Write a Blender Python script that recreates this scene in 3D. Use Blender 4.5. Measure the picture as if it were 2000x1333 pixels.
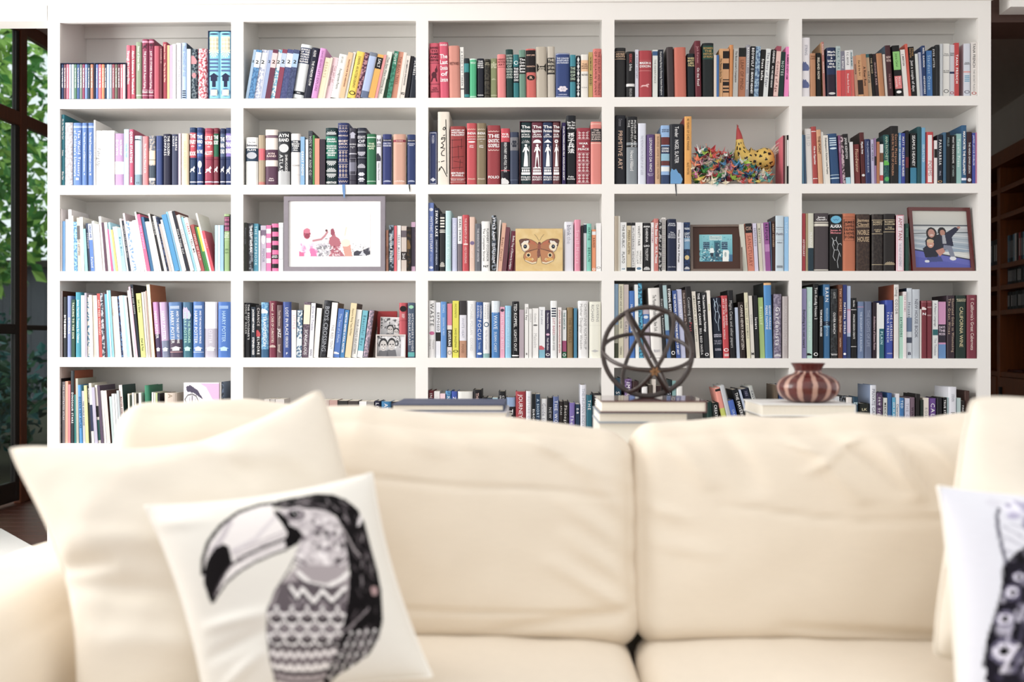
import bpy, math, random
import numpy as np
from mathutils import Vector, Matrix, noise as mnoise

for o in list(bpy.data.objects): bpy.data.objects.remove(o)
S = bpy.context.scene
COL = S.collection

# ------------------------------------------------------------------ camera
FPX = 2048.2
CAM = np.array([0.0783, -4.3362, 1.0])
YAW, ROLL = -0.0206, 0.0010
_f = np.array([math.sin(YAW), math.cos(YAW), 0.0]); _r0 = np.array([math.cos(YAW), -math.sin(YAW), 0.0])
_u0 = np.cross(_r0, _f)
_r = math.cos(ROLL)*_r0 + math.sin(ROLL)*_u0
_u = -math.sin(ROLL)*_r0 + math.cos(ROLL)*_u0
cd = bpy.data.cameras.new('camera'); cam = bpy.data.objects.new('camera', cd); COL.objects.link(cam)
cd.sensor_width = 36.0; cd.lens = FPX*36/2000; cd.clip_start = 0.05
M = Matrix.Identity(4)
for i in range(3):
    M[i][0] = _r[i]; M[i][1] = _u[i]; M[i][2] = -_f[i]; M[i][3] = CAM[i]
cam.matrix_world = M
cd.dof.use_dof = True; cd.dof.focus_distance = 4.36; cd.dof.aperture_fstop = 2.6
S.camera = cam
S.view_settings.view_transform = 'Standard'; S.view_settings.look = 'None'
S.view_settings.gamma = 1.0; S.view_settings.use_curve_mapping = False
S.view_settings.exposure = 0.4

# ------------------------------------------------------------------ daylight
W = bpy.data.worlds.new('sky'); S.world = W; W.use_nodes = True
bg = W.node_tree.nodes['Background']; bg.inputs[0].default_value = (1.0, 0.995, 0.98, 1); bg.inputs[1].default_value = 1.0
def area(name, loc, target, sx, sy, power, col=(1, 1, 1)):
    l = bpy.data.lights.new(name, 'AREA'); l.shape = 'RECTANGLE'; l.size = sx; l.size_y = sy; l.energy = power; l.color = col
    o = bpy.data.objects.new(name, l); COL.objects.link(o); o.location = loc
    d = Vector(target) - Vector(loc); o.rotation_euler = d.to_track_quat('-Z', 'Y').to_euler()
    return o
# the glass wall on the left goes on towards the camera, outside the picture
area('window_left_offscreen', (-3.16, -1.55, 1.75), (1.0, -1.55, 1.75), 2.6, 2.2, 110, (1.0, 0.985, 0.96))

# ------------------------------------------------------------------ helpers
def ray(px, py):
    d = _f + _r*((px-1000.0)/FPX) - _u*((py-666.5)/FPX)
    return d
def at_y(px, py, Y):
    d = ray(px, py); return CAM + d*((Y-CAM[1])/d[1])
def at_z(px, py, Z):
    d = ray(px, py); return CAM + d*((Z-CAM[2])/d[2])
def at_d(px, py, dist):
    return CAM + ray(px, py)*dist

def lin(h):
    if isinstance(h, (tuple, list)): return tuple(h)
    if len(h) == 2: h = h*3
    if len(h) == 3: h = ''.join(c*2 for c in h)
    v = [int(h[i:i+2], 16)/255 for i in (0, 2, 4)]
    return tuple((c/12.92 if c <= 0.04045 else ((c+0.055)/1.055)**2.4) for c in v)

class MB:
    """collects vertices and coloured faces"""
    def __init__(s): s.v = []; s.f = []; s.c = []; s.c2 = []; s.m = []
    def add(s, verts, faces, col, col2=None, mi=0):
        n = len(s.v); s.v.extend([tuple(p) for p in verts])
        c = lin(col); c2 = lin(col2) if col2 else c
        for f in faces:
            s.f.append(tuple(i+n for i in f)); s.c.append(c); s.c2.append(c2); s.m.append(mi)
    def box(s, x0, x1, y0, y1, z0, z1, col='fff', col2=None, mi=0):
        v = [(x0,y0,z0),(x1,y0,z0),(x1,y1,z0),(x0,y1,z0),(x0,y0,z1),(x1,y0,z1),(x1,y1,z1),(x0,y1,z1)]
        s.add(v, [(0,3,2,1),(4,5,6,7),(0,1,5,4),(1,2,6,5),(2,3,7,6),(3,0,4,7)], col, col2, mi)
    def bbox(s, x0, x1, y0, y1, z0, z1, b, col='fff', mi=0):
        """box with chamfered edges"""
        xs, ys, zs = (x0, x1), (y0, y1), (z0, z1); V = []; idx = {}
        for i in (0, 1):
            for j in (0, 1):
                for k in (0, 1):
                    sx, sy, sz = (1, -1)[i], (1, -1)[j], (1, -1)[k]
                    idx[(i,j,k,0)] = len(V); V.append((xs[i], ys[j]+sy*b, zs[k]+sz*b))
                    idx[(i,j,k,1)] = len(V); V.append((xs[i]+sx*b, ys[j], zs[k]+sz*b))
                    idx[(i,j,k,2)] = len(V); V.append((xs[i]+sx*b, ys[j]+sy*b, zs[k]))
        F = []
        g = idx
        for i in (0, 1):
            q = [g[(i,0,0,0)], g[(i,1,0,0)], g[(i,1,1,0)], g[(i,0,1,0)]]; F.append(q if i else q[::-1])
            q = [g[(0,i,0,1)], g[(1,i,0,1)], g[(1,i,1,1)], g[(0,i,1,1)]]; F.append(q[::-1] if i else q)
            q = [g[(0,0,i,2)], g[(1,0,i,2)], g[(1,1,i,2)], g[(0,1,i,2)]]; F.append(q if i else q[::-1])
        for a in (0, 1):
            for c in (0, 1):
                q = [g[(a,c,0,0)], g[(a,c,1,0)], g[(a,c,1,1)], g[(a,c,0,1)]]; F.append(q if a == c else q[::-1])
                q = [g[(a,0,c,0)], g[(a,1,c,0)], g[(a,1,c,2)], g[(a,0,c,2)]]; F.append(q[::-1] if a == c else q)
                q = [g[(0,a,c,1)], g[(1,a,c,1)], g[(1,a,c,2)], g[(0,a,c,2)]]; F.append(q if a == c else q[::-1])
        for i in (0, 1):
            for j in (0, 1):
                for k in (0, 1):
                    t = [g[(i,j,k,0)], g[(i,j,k,1)], g[(i,j,k,2)]]; F.append(t if (i+j+k) % 2 else t[::-1])
        s.add(V, F, col, None, mi)
    def join(s, o, off=(0, 0, 0), R=None):
        n = len(s.v)
        for p in o.v:
            q = R @ Vector(p) if R is not None else Vector(p)
            s.v.append((q[0]+off[0], q[1]+off[1], q[2]+off[2]))
        s.f.extend(tuple(i+n for i in f) for f in o.f); s.c.extend(o.c); s.c2.extend(o.c2); s.m.extend(o.m)
    def mesh(s, name, mats, smooth=False):
        me = bpy.data.meshes.new(name); me.from_pydata(s.v, [], s.f)
        a = me.attributes.new('Col', 'FLOAT_COLOR', 'FACE')
        a.data.foreach_set('color', np.array([c+(1.0,) for c in s.c], dtype=np.float32).ravel())
        b = me.attributes.new('Col2', 'FLOAT_COLOR', 'FACE')
        b.data.foreach_set('color', np.array([c+(1.0,) for c in s.c2], dtype=np.float32).ravel())
        for m in (mats if isinstance(mats, (list, tuple)) else [mats]): me.materials.append(m)
        if any(s.m): me.polygons.foreach_set('material_index', s.m)
        if smooth: me.polygons.foreach_set('use_smooth', [True]*len(s.f))
        me.update(); return me
    def build(s, name, mats, parent=None, smooth=False, loc=(0, 0, 0), rot=(0, 0, 0)):
        o = bpy.data.objects.new(name, s.mesh(name, mats, smooth)); COL.objects.link(o)
        o.location = loc; o.rotation_euler = rot
        if parent is not None: o.parent = parent
        return o
def empty(name, loc=(0, 0, 0), rot=(0, 0, 0), parent=None):
    o = bpy.data.objects.new(name, None); COL.objects.link(o); o.location = loc; o.rotation_euler = rot
    o.empty_display_size = 0.05
    if parent is not None: o.parent = parent
    return o
def tag(o, label=None, cat=None, group=None, kind=None):
    if label: o['label'] = label
    if cat: o['category'] = cat
    if group: o['group'] = group
    if kind: o['kind'] = kind
    return o
def struct(o): o['kind'] = 'structure'; return o

# ------------------------------------------------------------------ materials
def newmat(name):
    m = bpy.data.materials.new(name); m.use_nodes = True; nt = m.node_tree
    return m, nt, nt.nodes['Principled BSDF']
def N(nt, t, **kw):
    n = nt.nodes.new(t)
    for k, v in kw.items():
        if k.startswith('i_'):
            key = k[2:]; n.inputs[int(key) if key.isdigit() else key.replace('_', ' ')].default_value = v
        else: setattr(n, k, v)
    return n
def mat_attr(name, rough=0.5, spec=0.35, two=False, bump=0.0, coat=0.0, tone=(1.22, 0.92)):
    m, nt, b = newmat(name); L = nt.links.new
    a = N(nt, 'ShaderNodeAttribute', attribute_name='Col'); out = a.outputs['Color']
    if two:
        a2 = N(nt, 'ShaderNodeAttribute', attribute_name='Col2'); tc = N(nt, 'ShaderNodeTexCoord')
        nz = N(nt, 'ShaderNodeTexNoise', i_Scale=95.0, i_Detail=2.0, i_Roughness=0.55); L(tc.outputs['Object'], nz.inputs['Vector'])
        rp = N(nt, 'ShaderNodeValToRGB'); rp.color_ramp.elements[0].position = 0.47; rp.color_ramp.elements[1].position = 0.54
        L(nz.outputs['Fac'], rp.inputs['Fac'])
        mx = N(nt, 'ShaderNodeMix', data_type='RGBA'); L(rp.outputs['Color'], mx.inputs['Factor']); L(out, mx.inputs['A']); L(a2.outputs['Color'], mx.inputs['B'])
        out = mx.outputs['Result']
    if tone:
        gm = N(nt, 'ShaderNodeGamma', i_Gamma=tone[0]); L(out, gm.inputs['Color']); vs = N(nt, 'ShaderNodeVectorMath', operation='SCALE', i_Scale=tone[1]); hs = N(nt, 'ShaderNodeHueSaturation', i_Saturation=0.88); L(gm.outputs['Color'], hs.inputs['Color']); L(hs.outputs['Color'], vs.inputs[0]); out = vs.outputs[0]
    L(out, b.inputs['Base Color']); b.inputs['Roughness'].default_value = rough; b.inputs['Specular IOR Level'].default_value = spec
    b.inputs['Coat Weight'].default_value = coat
    if bump:
        tc = N(nt, 'ShaderNodeTexCoord'); nz = N(nt, 'ShaderNodeTexNoise', i_Scale=900.0, i_Detail=2.0); L(tc.outputs['Object'], nz.inputs['Vector'])
        bp = N(nt, 'ShaderNodeBump', i_Strength=bump, i_Distance=0.001); L(nz.outputs['Fac'], bp.inputs['Height']); L(bp.outputs['Normal'], b.inputs['Normal'])
    return m
def mat_plain(name, col, rough=0.5, spec=0.4, nscale=0, namt=0.0, bump=0.0, metal=0.0, stretch=None, coat=0.0):
    m, nt, b = newmat(name); L = nt.links.new; c = lin(col)
    b.inputs['Base Color'].default_value = c+(1,); b.inputs['Roughness'].default_value = rough
    b.inputs['Specular IOR Level'].default_value = spec; b.inputs['Metallic'].default_value = metal; b.inputs['Coat Weight'].default_value = coat
    if nscale:
        tc = N(nt, 'ShaderNodeTexCoord'); v = tc.outputs['Object']
        if stretch:
            mp = N(nt, 'ShaderNodeMapping'); mp.inputs['Scale'].default_value = stretch; L(v, mp.inputs['Vector']); v = mp.outputs['Vector']
        nz = N(nt, 'ShaderNodeTexNoise', i_Scale=float(nscale), i_Detail=4.0); L(v, nz.inputs['Vector'])
        mx = N(nt, 'ShaderNodeMix', data_type='RGBA'); L(nz.outputs['Fac'], mx.inputs['Factor'])
        mx.inputs['A'].default_value = tuple(x*(1-namt) for x in c)+(1,); mx.inputs['B'].default_value = tuple(min(1, x*(1+namt)) for x in c)+(1,)
        L(mx.outputs['Result'], b.inputs['Base Color'])
        if bump:
            bp = N(nt, 'ShaderNodeBump', i_Strength=bump, i_Distance=0.002); L(nz.outputs['Fac'], bp.inputs['Height']); L(bp.outputs['Normal'], b.inputs['Normal'])
    return m
M_BOOK = mat_attr('book_cloth_and_jacket', 0.48, 0.3, two=True)
M_INK = mat_attr('printed_ink', 0.5, 0.3)
M_PHOTO = mat_attr('photo_print', 0.32, 0.4, tone=(1.15, 0.9))
M_PAGE = mat_plain('page_edges', 'efe9dc', 0.8, 0.1, 900, 0.06, stretch=(1, 0.03, 0.03))
M_WHITE = mat_plain('white_painted_wood', 'eeece8', 0.38, 0.35, 6, 0.015)
M_BACK = M_WHITE          # the same paint inside the bays
M_CEIL = mat_plain('ceiling_paint', 'eeece8', 0.7, 0.2, 4, 0.02)
M_TAUPE = mat_plain('warm_grey_plaster', 'cfc9c0', 0.8, 0.15, 5, 0.04)
M_FLOOR = mat_plain('dark_floor_board', '5a3226', 0.35, 0.4, 7, 0.35, 0.15, stretch=(0.6, 9, 1))
M_WOOD = mat_plain('redbrown_window_wood', '7a4730', 0.4, 0.4, 10, 0.3, 0.1, stretch=(6, 6, 0.5))
M_BRONZE = mat_plain('dark_bronze_frame', '2e2622', 0.4, 0.4, 12, 0.15)
M_CHERRY = mat_plain('cherry_shelf_wood', '84441a', 0.4, 0.4, 9, 0.3, 0.08, stretch=(5, 5, 0.6))
M_IRON = mat_plain('dark_iron', '3a302d', 0.42, 0.5, 60, 0.2, 0.1)
M_BRASS = mat_plain('worn_brass_joint', '9a7350', 0.4, 0.5, 40, 0.2)

# linen with weave
def mat_linen(name, col, attr=False, weave=900.0):
    m, nt, b = newmat(name); L = nt.links.new; b.inputs['Roughness'].default_value = 0.9; b.inputs['Specular IOR Level'].default_value = 0.12
    b.inputs['Sheen Weight'].default_value = 0.15
    tc = N(nt, 'ShaderNodeTexCoord')
    nz = N(nt, 'ShaderNodeTexNoise', i_Scale=3.0, i_Detail=5.0); L(tc.outputs['Object'], nz.inputs['Vector'])
    mp = N(nt, 'ShaderNodeMapping'); mp.inputs['Scale'].default_value = (1, 1, 9); L(tc.outputs['Object'], mp.inputs['Vector'])
    sl = N(nt, 'ShaderNodeTexNoise', i_Scale=40.0, i_Detail=3.0); L(mp.outputs['Vector'], sl.inputs['Vector'])
    if attr:
        a = N(nt, 'ShaderNodeAttribute', attribute_name='Col'); base = a.outputs['Color']
    else:
        rg = N(nt, 'ShaderNodeRGB'); rg.outputs[0].default_value = lin(col)+(1,); base = rg.outputs[0]
    mm = N(nt, 'ShaderNodeMath', operation='MULTIPLY_ADD', i_1=0.10, i_2=0.93); L(nz.outputs['Fac'], mm.inputs[0])
    m2 = N(nt, 'ShaderNodeMath', operation='MULTIPLY_ADD', i_1=0.06, i_2=0.0); L(sl.outputs['Fac'], m2.inputs[0])
    ad = N(nt, 'ShaderNodeMath', operation='ADD'); L(mm.outputs[0], ad.inputs[0]); L(m2.outputs[0], ad.inputs[1])
    vm = N(nt, 'ShaderNodeVectorMath', operation='SCALE'); L(base, vm.inputs[0]); L(ad.outputs[0], vm.inputs['Scale'])
    L(vm.outputs[0], b.inputs['Base Color'])
    bp = N(nt, 'ShaderNodeBump', i_Strength=0.12, i_Distance=0.002); L(sl.outputs['Fac'], bp.inputs['Height']); L(bp.outputs['Normal'], b.inputs['Normal'])
    return m
M_LINEN = mat_linen('cream_linen', 'e2d6c5')
M_LINEN2 = mat_linen('pale_cream_linen', 'e4dbcd')
M_PRINTED = mat_linen('printed_cotton', 'ffffff', attr=True)
def mat_glass():
    m = bpy.data.materials.new('window_glass'); m.use_nodes = True; nt = m.node_tree; L = nt.links.new
    for n in list(nt.nodes): nt.nodes.remove(n)
    o = N(nt, 'ShaderNodeOutputMaterial'); t = N(nt, 'ShaderNodeBsdfTransparent'); g = N(nt, 'ShaderNodeBsdfGlossy', i_Roughness=0.02)
    t.inputs[0].default_value = (0.86, 0.92, 0.93, 1)
    mx = N(nt, 'ShaderNodeMixShader'); mx.inputs[0].default_value = 0.07; L(t.outputs[0], mx.inputs[1]); L(g.outputs[0], mx.inputs[2]); L(mx.outputs[0], o.inputs[0])
    return m
M_GLASS = mat_glass()

# ------------------------------------------------------------------ the room
def sbox(name, x0, x1, y0, y1, z0, z1, mat, parent=None, b=0.0, top=True):
    mb = MB()
    if b: mb.bbox(x0, x1, y0, y1, z0, z1, b)
    else: mb.box(x0, x1, y0, y1, z0, z1)
    o = mb.build(name, mat, parent)
    if parent is None and top: struct(o)
    return o
XL = -3.07                                   # left window wall
floor = struct(empty('floor'))
rnd = random.Random(3)
y = -5.0; k = 0
pl = {}
while y < 6.2:
    w = 0.13; x = -3.25 + (k % 3)*0.9 - 1.8
    while x < 4.6:
        L_ = 2.7; a, b2 = max(x, -3.25), min(x+L_, 4.6)
        if b2-a > 0.05:
            sbox('floor_board', a+0.0015, b2-0.0015, y+0.0015, y+w-0.0015, -0.03, 0.0, M_FLOOR, floor, b=0.002)
        x += L_
    y += w; k += 1
sbox('floor_bed', -3.25, 4.6, -7.5, 6.2, -0.1, -0.006, M_FLOOR, floor)
sbox('ceiling', -3.25, 4.6, -2.1, 6.2, 2.98, 3.1, M_CEIL)
sbox('ceiling_far_room', 1.98, 4.6, 0.35, 6.2, 2.80, 2.86, M_TAUPE)
bpy.data.objects['ceiling_far_room'].name = 'ceiling'
sbox('wall_back', -3.25, 4.6, 6.0, 6.2, 0, 3.0, M_TAUPE)
# header beams each side of the bookcase, at its face
sbox('trim_1', -3.07, -1.955, 0.0, 0.105, 2.335, 2.98, M_CEIL)
sbox('trim_2', 2.03, 4.5, 0.0, 0.105, 2.372, 2.98, M_CEIL)
sbox('trim_3', 1.98, 4.5, 0.105, 0.35, 2.34, 2.98, mat_plain('dark_wood_header', '4a342c', 0.5, 0.3, 12, 0.2, stretch=(0.5, 6, 6)))
# window wall on the left, seen past the end of the bookcase
win = struct(empty('window_1', (XL, 0, 0)))
def dpx(px): return 3.148/((1000-px)/FPX+0.0206)-4.3362          # depth along the left wall of a pixel column
def zwall(px, py): return 1+(666.5-py)/FPX*(dpx(px)+4.3362)
p0, p1 = dpx(31), dpx(44)
def wb(name, y0, y1, z0, z1, mat, x0=-0.045, x1=-0.003, b=0.004): return sbox(name, x0, x1, y0, y1, z0, z1, mat, win, b)
wb('post', p0, p1, 0, 2.98, M_WOOD, -0.045, 0.0)
wb('post', 2.62, 2.80, 0, 2.98, M_WOOD, -0.045, 0.0)
wb('post', 0.70, 0.86, 0, 2.98, M_WOOD, -0.045, 0.0)
zt = zwall(46, 222)
wb('transom', p1, 2.62, zt-0.075, zt, M_WOOD); wb('transom', 0.86, p0, zt-0.085, zt-0.0, M_WOOD)
wb('sill', p1, 2.62, 0, 0.06, M_WOOD); wb('head_rail', 0.86, 2.62, 2.9, 2.98, M_WOOD)
zb = zwall(70, 640)
wb('glazing_bar', p1, 2.62, zb-0.02, zb+0.012, M_BRONZE, -0.035, -0.012)
wb('sash', p0-0.05, p0, 0.02, zt-0.085, M_BRONZE, -0.04, -0.006); wb('sash', p0-0.035, p0, zt, 2.9, M_BRONZE, -0.04, -0.008)
wb('sash', 0.86, 0.93, 0.02, zt-0.085, M_BRONZE, -0.04, -0.006)
wb('sash_rail', 0.93, p0-0.05, 0.02, 0.14, M_BRONZE, -0.04, -0.006); wb('sash_rail', 0.93, p0-0.05, 1.04, 1.10, M_BRONZE, -0.04, -0.006)
for (a, b2, c, d) in ((p1, 2.62, zt, 2.9), (p1, 2.62, zb+0.012, zt-0.075), (p1, 2.62, 0.06, zb-0.02), (0.86, p0-0.035, zt, 2.9), (0.93, p0-0.05, 1.10, zt-0.085), (0.93, p0-0.05, 0.14, 1.04)):
    wb('pane', a, b2, c, d, M_GLASS, -0.027, -0.021, 0)
sbox('wall_left', XL-0.1, XL, 2.80, 6.0, 0, 2.98, M_WOOD)
# right hand wall behind the cherry shelves
DIR = _f + 0.1367*_r0; DIR /= np.linalg.norm(DIR); NRM = np.array([DIR[1], -DIR[0], 0.0])    # into the wall (+x)
A0 = at_d(1950, 666.5, 7.0); A0[2] = 0
RZ = math.atan2(DIR[1], DIR[0])
wr = MB(); wr.box(-2.6, 3.2, -0.50, -0.38, 0, 3.0)
wro = wr.build('wall_right', M_TAUPE, None, loc=tuple(A0), rot=(0, 0, RZ)); struct(wro)

# ------------------------------------------------------------------ white bookcase
ZT, PXX, PZZ, OW, OH, DEP = 2.3271, 0.77, 0.3592, 0.7187, 0.3196, 0.27
SW = PXX-OW
bc = empty('bookcase', (0, 0, 0)); tag(bc, 'wide white painted built-in bookcase with five bays of shelves', 'bookcase')
XS = [(c-2)*PXX for c in range(5)]
for i in range(6):
    xc = (i-2.5)*PXX
    sbox('stile', xc-SW/2, xc+SW/2, 0, 0.02, 0.0, ZT+0.072, M_WHITE, bc)
    sbox('upright', xc-SW/2+0.004, xc+SW/2-0.004, 0.02, DEP+0.02, 0.0, ZT+0.072, M_BACK if 0 < i < 5 else M_WHITE, bc)
for c in range(5):
    x0, x1 = XS[c]-OW/2, XS[c]+OW/2
    sbox('back_panel', x0-0.004, x1+0.004, DEP, DEP+0.015, 0.1, ZT+0.057, M_BACK, bc)
    sbox('top_rail', x0, x1, 0, 0.02, ZT, ZT+0.072, M_WHITE, bc)
    sbox('top_board', x0-0.004, x1+0.004, 0.02, DEP, ZT+0.057, ZT+0.072, M_BACK, bc)
    sbox('hanging_cleat', x0-0.004, x1+0.004, DEP-0.02, DEP, ZT+0.008, ZT+0.057, M_BACK, bc)
    for r in range(6):
        zb_ = ZT-r*PZZ-OH
        h = SW*0.772 if r < 5 else 0.09
        sbox('shelf_edge', x0, x1, 0, 0.02, zb_-0.0396, zb_, M_WHITE, bc)
        sbox('shelf', x0-0.004, x1+0.004, 0.02, DEP, zb_-0.0346, zb_, M_BACK, bc)
    sbox('toe_kick', x0, x1, 0.0, 0.02, 0.0, ZT-5*PZZ-OH-0.0396, M_WHITE, bc)
XE = 2.5*PXX+SW/2
mb = MB(); z0 = ZT+0.072
prof = [(0.02, z0), (-0.012, z0), (-0.012, z0+0.006), (-0.03, z0+0.022), (-0.03, z0+0.04), (0.02, z0+0.04)]
v = []
for sx in (-1, 1):
    for (yy, zz) in prof: v.append((sx*(XE+max(0, -yy)*0.9), yy, zz))
n = len(prof); mb.add(v, [tuple(range(n)), tuple(range(2*n-1, n-1, -1))]+[(i, n+i, n+(i+1) % n, (i+1) % n) for i in range(n)], 'fff')
mb.build('cornice', M_WHITE, bc)
sbox('top_cap', -XE, XE, 0.02, DEP, z0, z0+0.04, M_WHITE, bc)
sbox('wall_upper', -XE, XE, 0.03, DEP, z0+0.04, 2.98, M_CEIL)

# ------------------------------------------------------------------ lettering: glyph outlines of the built-in font
GLY = {}
def build_glyphs(chars):
    tmp = []
    def mk(body, off):
        cu = bpy.data.curves.new('g', 'FONT'); cu.body = body; cu.size = 1.0; cu.resolution_u = 2; cu.fill_mode = 'FRONT'; cu.offset = off
        o = bpy.data.objects.new('g', cu); COL.objects.link(o); tmp.append((o, cu)); return o
    jobs = []
    for c in chars:
        jobs.append((c, mk(c, 0.0), mk(c, 0.022), mk('H'+c+'H', 0.0)))
    hh = mk('HH', 0.0)
    bpy.context.view_layer.update(); dg = bpy.context.evaluated_depsgraph_get()
    def grab(o):
        e = o.evaluated_get(dg); me = e.to_mesh()
        vs = np.array([v.co[:2] for v in me.vertices]).reshape(-1, 2); fs = [tuple(p.vertices) for p in me.polygons]
        e.to_mesh_clear(); return vs, fs
    hv, _ = grab(hh); base = hv[:, 0].max()-hv[:, 0].min(); hl = hv[:, 0].min()
    for c, a, b, w in jobs:
        wv, _ = grab(w); adv = (wv[:, 0].max()-wv[:, 0].min())-base
        GLY[c] = (grab(a), grab(b), adv)
    GLY['_cap'] = hv[:, 1].max()
    for o, cu in tmp: bpy.data.objects.remove(o); bpy.data.curves.remove(cu)
def text_mesh(s, bold, track=0.0):
    """vertices with cap height 1 starting at x=0, faces, width"""
    V = []; F = []; x = 0.0; n = 0; cap = GLY['_cap']
    for ch in s:
        if ch not in GLY: ch = ' '
        if ch == ' ': x += 0.3/cap+track; continue
        (g0, g1, adv) = GLY[ch]; vs, fs = g1 if bold else g0
        if len(vs):
            V.append(vs/cap+np.array([x, 0])); F.extend(tuple(i+n for i in f) for f in fs); n += len(vs)
        x += adv/cap+track
    return (np.concatenate(V) if V else np.zeros((0, 2))), F, max(x-track, 1e-3)

# ------------------------------------------------------------------ emblems in a unit box, lists of polygons
ASP = [1.0]
def circ(cx, cy, rx, ry=None, n=14):
    ry = ry or rx; return [(cx+rx*math.cos(2*math.pi*i/n), cy+ry*math.sin(2*math.pi*i/n)) for i in range(n)]
def stroke(pts, w):
    out = []; A = ASP[0]; pts = [(x, y*A) for x, y in pts]
    for (x0, y0), (x1, y1) in zip(pts[:-1], pts[1:]):
        dx, dy = x1-x0, y1-y0; l = math.hypot(dx, dy) or 1; nx, ny = -dy/l*w/2, dx/l*w/2
        ex, ey = dx/l*w*.25, dy/l*w*.25
        out.append([(x0+nx-ex, (y0+ny-ey)/A), (x0-nx-ex, (y0-ny-ey)/A), (x1-nx+ex, (y1-ny+ey)/A), (x1+nx+ex, (y1+ny+ey)/A)])
    return out
def emblem(kind):
    P = []
    if kind == 'circle': P = [circ(0, 0, .8)]
    elif kind == 'oval': P = [circ(0, 0, .9, .9)]
    elif kind == 'ring':
        a, b = circ(0, 0, .9, n=16), circ(0, 0, .6, n=16); P = [[a[i], a[(i+1) % 16], b[(i+1) % 16], b[i]] for i in range(16)]
    elif kind == 'diamond': P = [[(0, 1), (.7, 0), (0, -1), (-.7, 0)]]
    elif kind == 'diamonds':
        for k in range(6):
            y = .85-k*.34; P.append([(0, y+.15), (.6, y), (0, y-.15), (-.6, y)]); P.append([(-.7, y-.16), (.7, y-.16), (.7, y-.19), (-.7, y-.19)])
    elif kind == 'bow': P = [[(-.95, 1), (-.5, .35), (.5, .35), (.95, 1), (.95, -1), (.5, -.35), (-.5, -.35), (-.95, -1)]]
    elif kind == 'fan':
        for k in range(7):
            a = math.pi*(.08+.84*k/6); P.append([(0, -.8), (.85*math.cos(a-.12), -.8+1.5*math.sin(a-.12)), (.95*math.cos(a), -.8+1.7*math.sin(a)), (.85*math.cos(a+.12), -.8+1.5*math.sin(a+.12))])
        P.append([(-.9, -.85), (.9, -.85), (.9, -1), (-.9, -1)])
    elif kind == 'fandown': P = [[(x, -y) for x, y in p] for p in emblem('fan')]
    elif kind == 'rose':
        for k in range(6):
            a = k*math.pi/3; P.append(circ(.5*math.cos(a), .55*math.sin(a), .3, .32, 8))
        P.append(circ(0, 0, .22, n=8))
    elif kind == 'lattice':
        for i in range(3):
            for j in range(3):
                x, y = (i-1)*.6, (j-1)*.62; P.extend([[(a*.8+x, b*.8+y) for a, b in q] for q in ([(0, .34), (.3, 0), (.18, 0), (0, .2)], [(0, -.34), (-.3, 0), (-.18, 0), (0, -.2)], [(0, .34), (-.3, 0), (-.18, 0), (0, .2)], [(0, -.34), (.3, 0), (.18, 0), (0, -.2)])])
                P.append(circ(x, y, .07, .09, 6))
        P += [[(-.95, s*.98), (.95, s*.98), (.95, s*.92), (-.95, s*.92)] for s in (-1, 1)]
    elif kind == 'leaf': P = [[(-1, -1), (-1, .3), (-.8, .75), (-.45, .55), (-.1, .7), (.25, .25), (.6, .1), (.95, -.5), (.7, -1)]]
    elif kind == 'tree': P = [circ(0, .4, .7, .55), [(-.12, -.1), (.12, -.1), (.15, -.95), (-.15, -.95)], [(-.5, -.85), (.5, -.85), (.5, -1), (-.5, -1)]]
    elif kind == 'beast': P = [circ(-.1, -.2, .6, .4, 10), circ(.4, .35, .32, .3, 8), [(.3, .5), (.5, 1), (.62, .5)], [(-.5, -.3), (-.9, -1), (-.6, -1), (-.2, -.4)], [(.1, -.4), (.3, -1), (.6, -1), (.4, -.3)]]
    elif kind == 'house': P = [[(-.6, -1), (.6, -1), (.6, .1), (.95, .1), (0, 1), (-.95, .1), (-.6, .1)]]
    elif kind == 'bars': P = [[(-.8, y), (.8, y), (.8, y-.28), (-.8, y-.28)] for y in (.95, .4, -.15, -.7)]
    elif kind == 'zig':
        pts = [(-.9+i*.225, (-1)**i*.5) for i in range(9)]; P = stroke(pts, .09)
    elif kind == 'frame':
        P = [[(-.9, 1), (.9, 1), (.9, .98), (-.9, .98)], [(-.9, -1), (.9, -1), (.9, -.98), (-.9, -.98)], [(-.9, 1), (-.9, -1), (-.8, -1), (-.8, 1)], [(.9, 1), (.9, -1), (.8, -1), (.8, 1)]]
    elif kind == 'grid':
        L = [[(-.9, .9), (.6, .92)], [(-.8, .95), (-.75, -.95)], [(.55, 1), (.5, .35)], [(-.9, .42), (.75, .5)], [(.05, .55), (.12, -.3)], [(-.85, -.2), (.8, -.15)], [(-.6, -.45), (.7, -.55)], [(.35, -.35), (.25, -1)], [(-.85, -.9), (.7, -.85)]]
        for l in L: P += stroke(l, .05)
    elif kind == 'bolt':
        for l in ([(.1, 1), (.0, .8), (.35, .55), (.2, .3), (.55, .05), (.35, -.3), (.2, -.5), (.35, -.9)], [(-.7, .95), (-.45, .8), (-.6, .5), (-.3, .2), (-.5, -.2), (-.15, -.45)], [(.0, .8), (-.45, .75), (-.3, .5)], [(.35, .55), (.8, .6), (.95, .5)], [(-.3, .2), (.2, .2)], [(.55, .05), (.75, -.2)]): P += stroke(l, .09)
    elif kind == 'signature':
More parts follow.
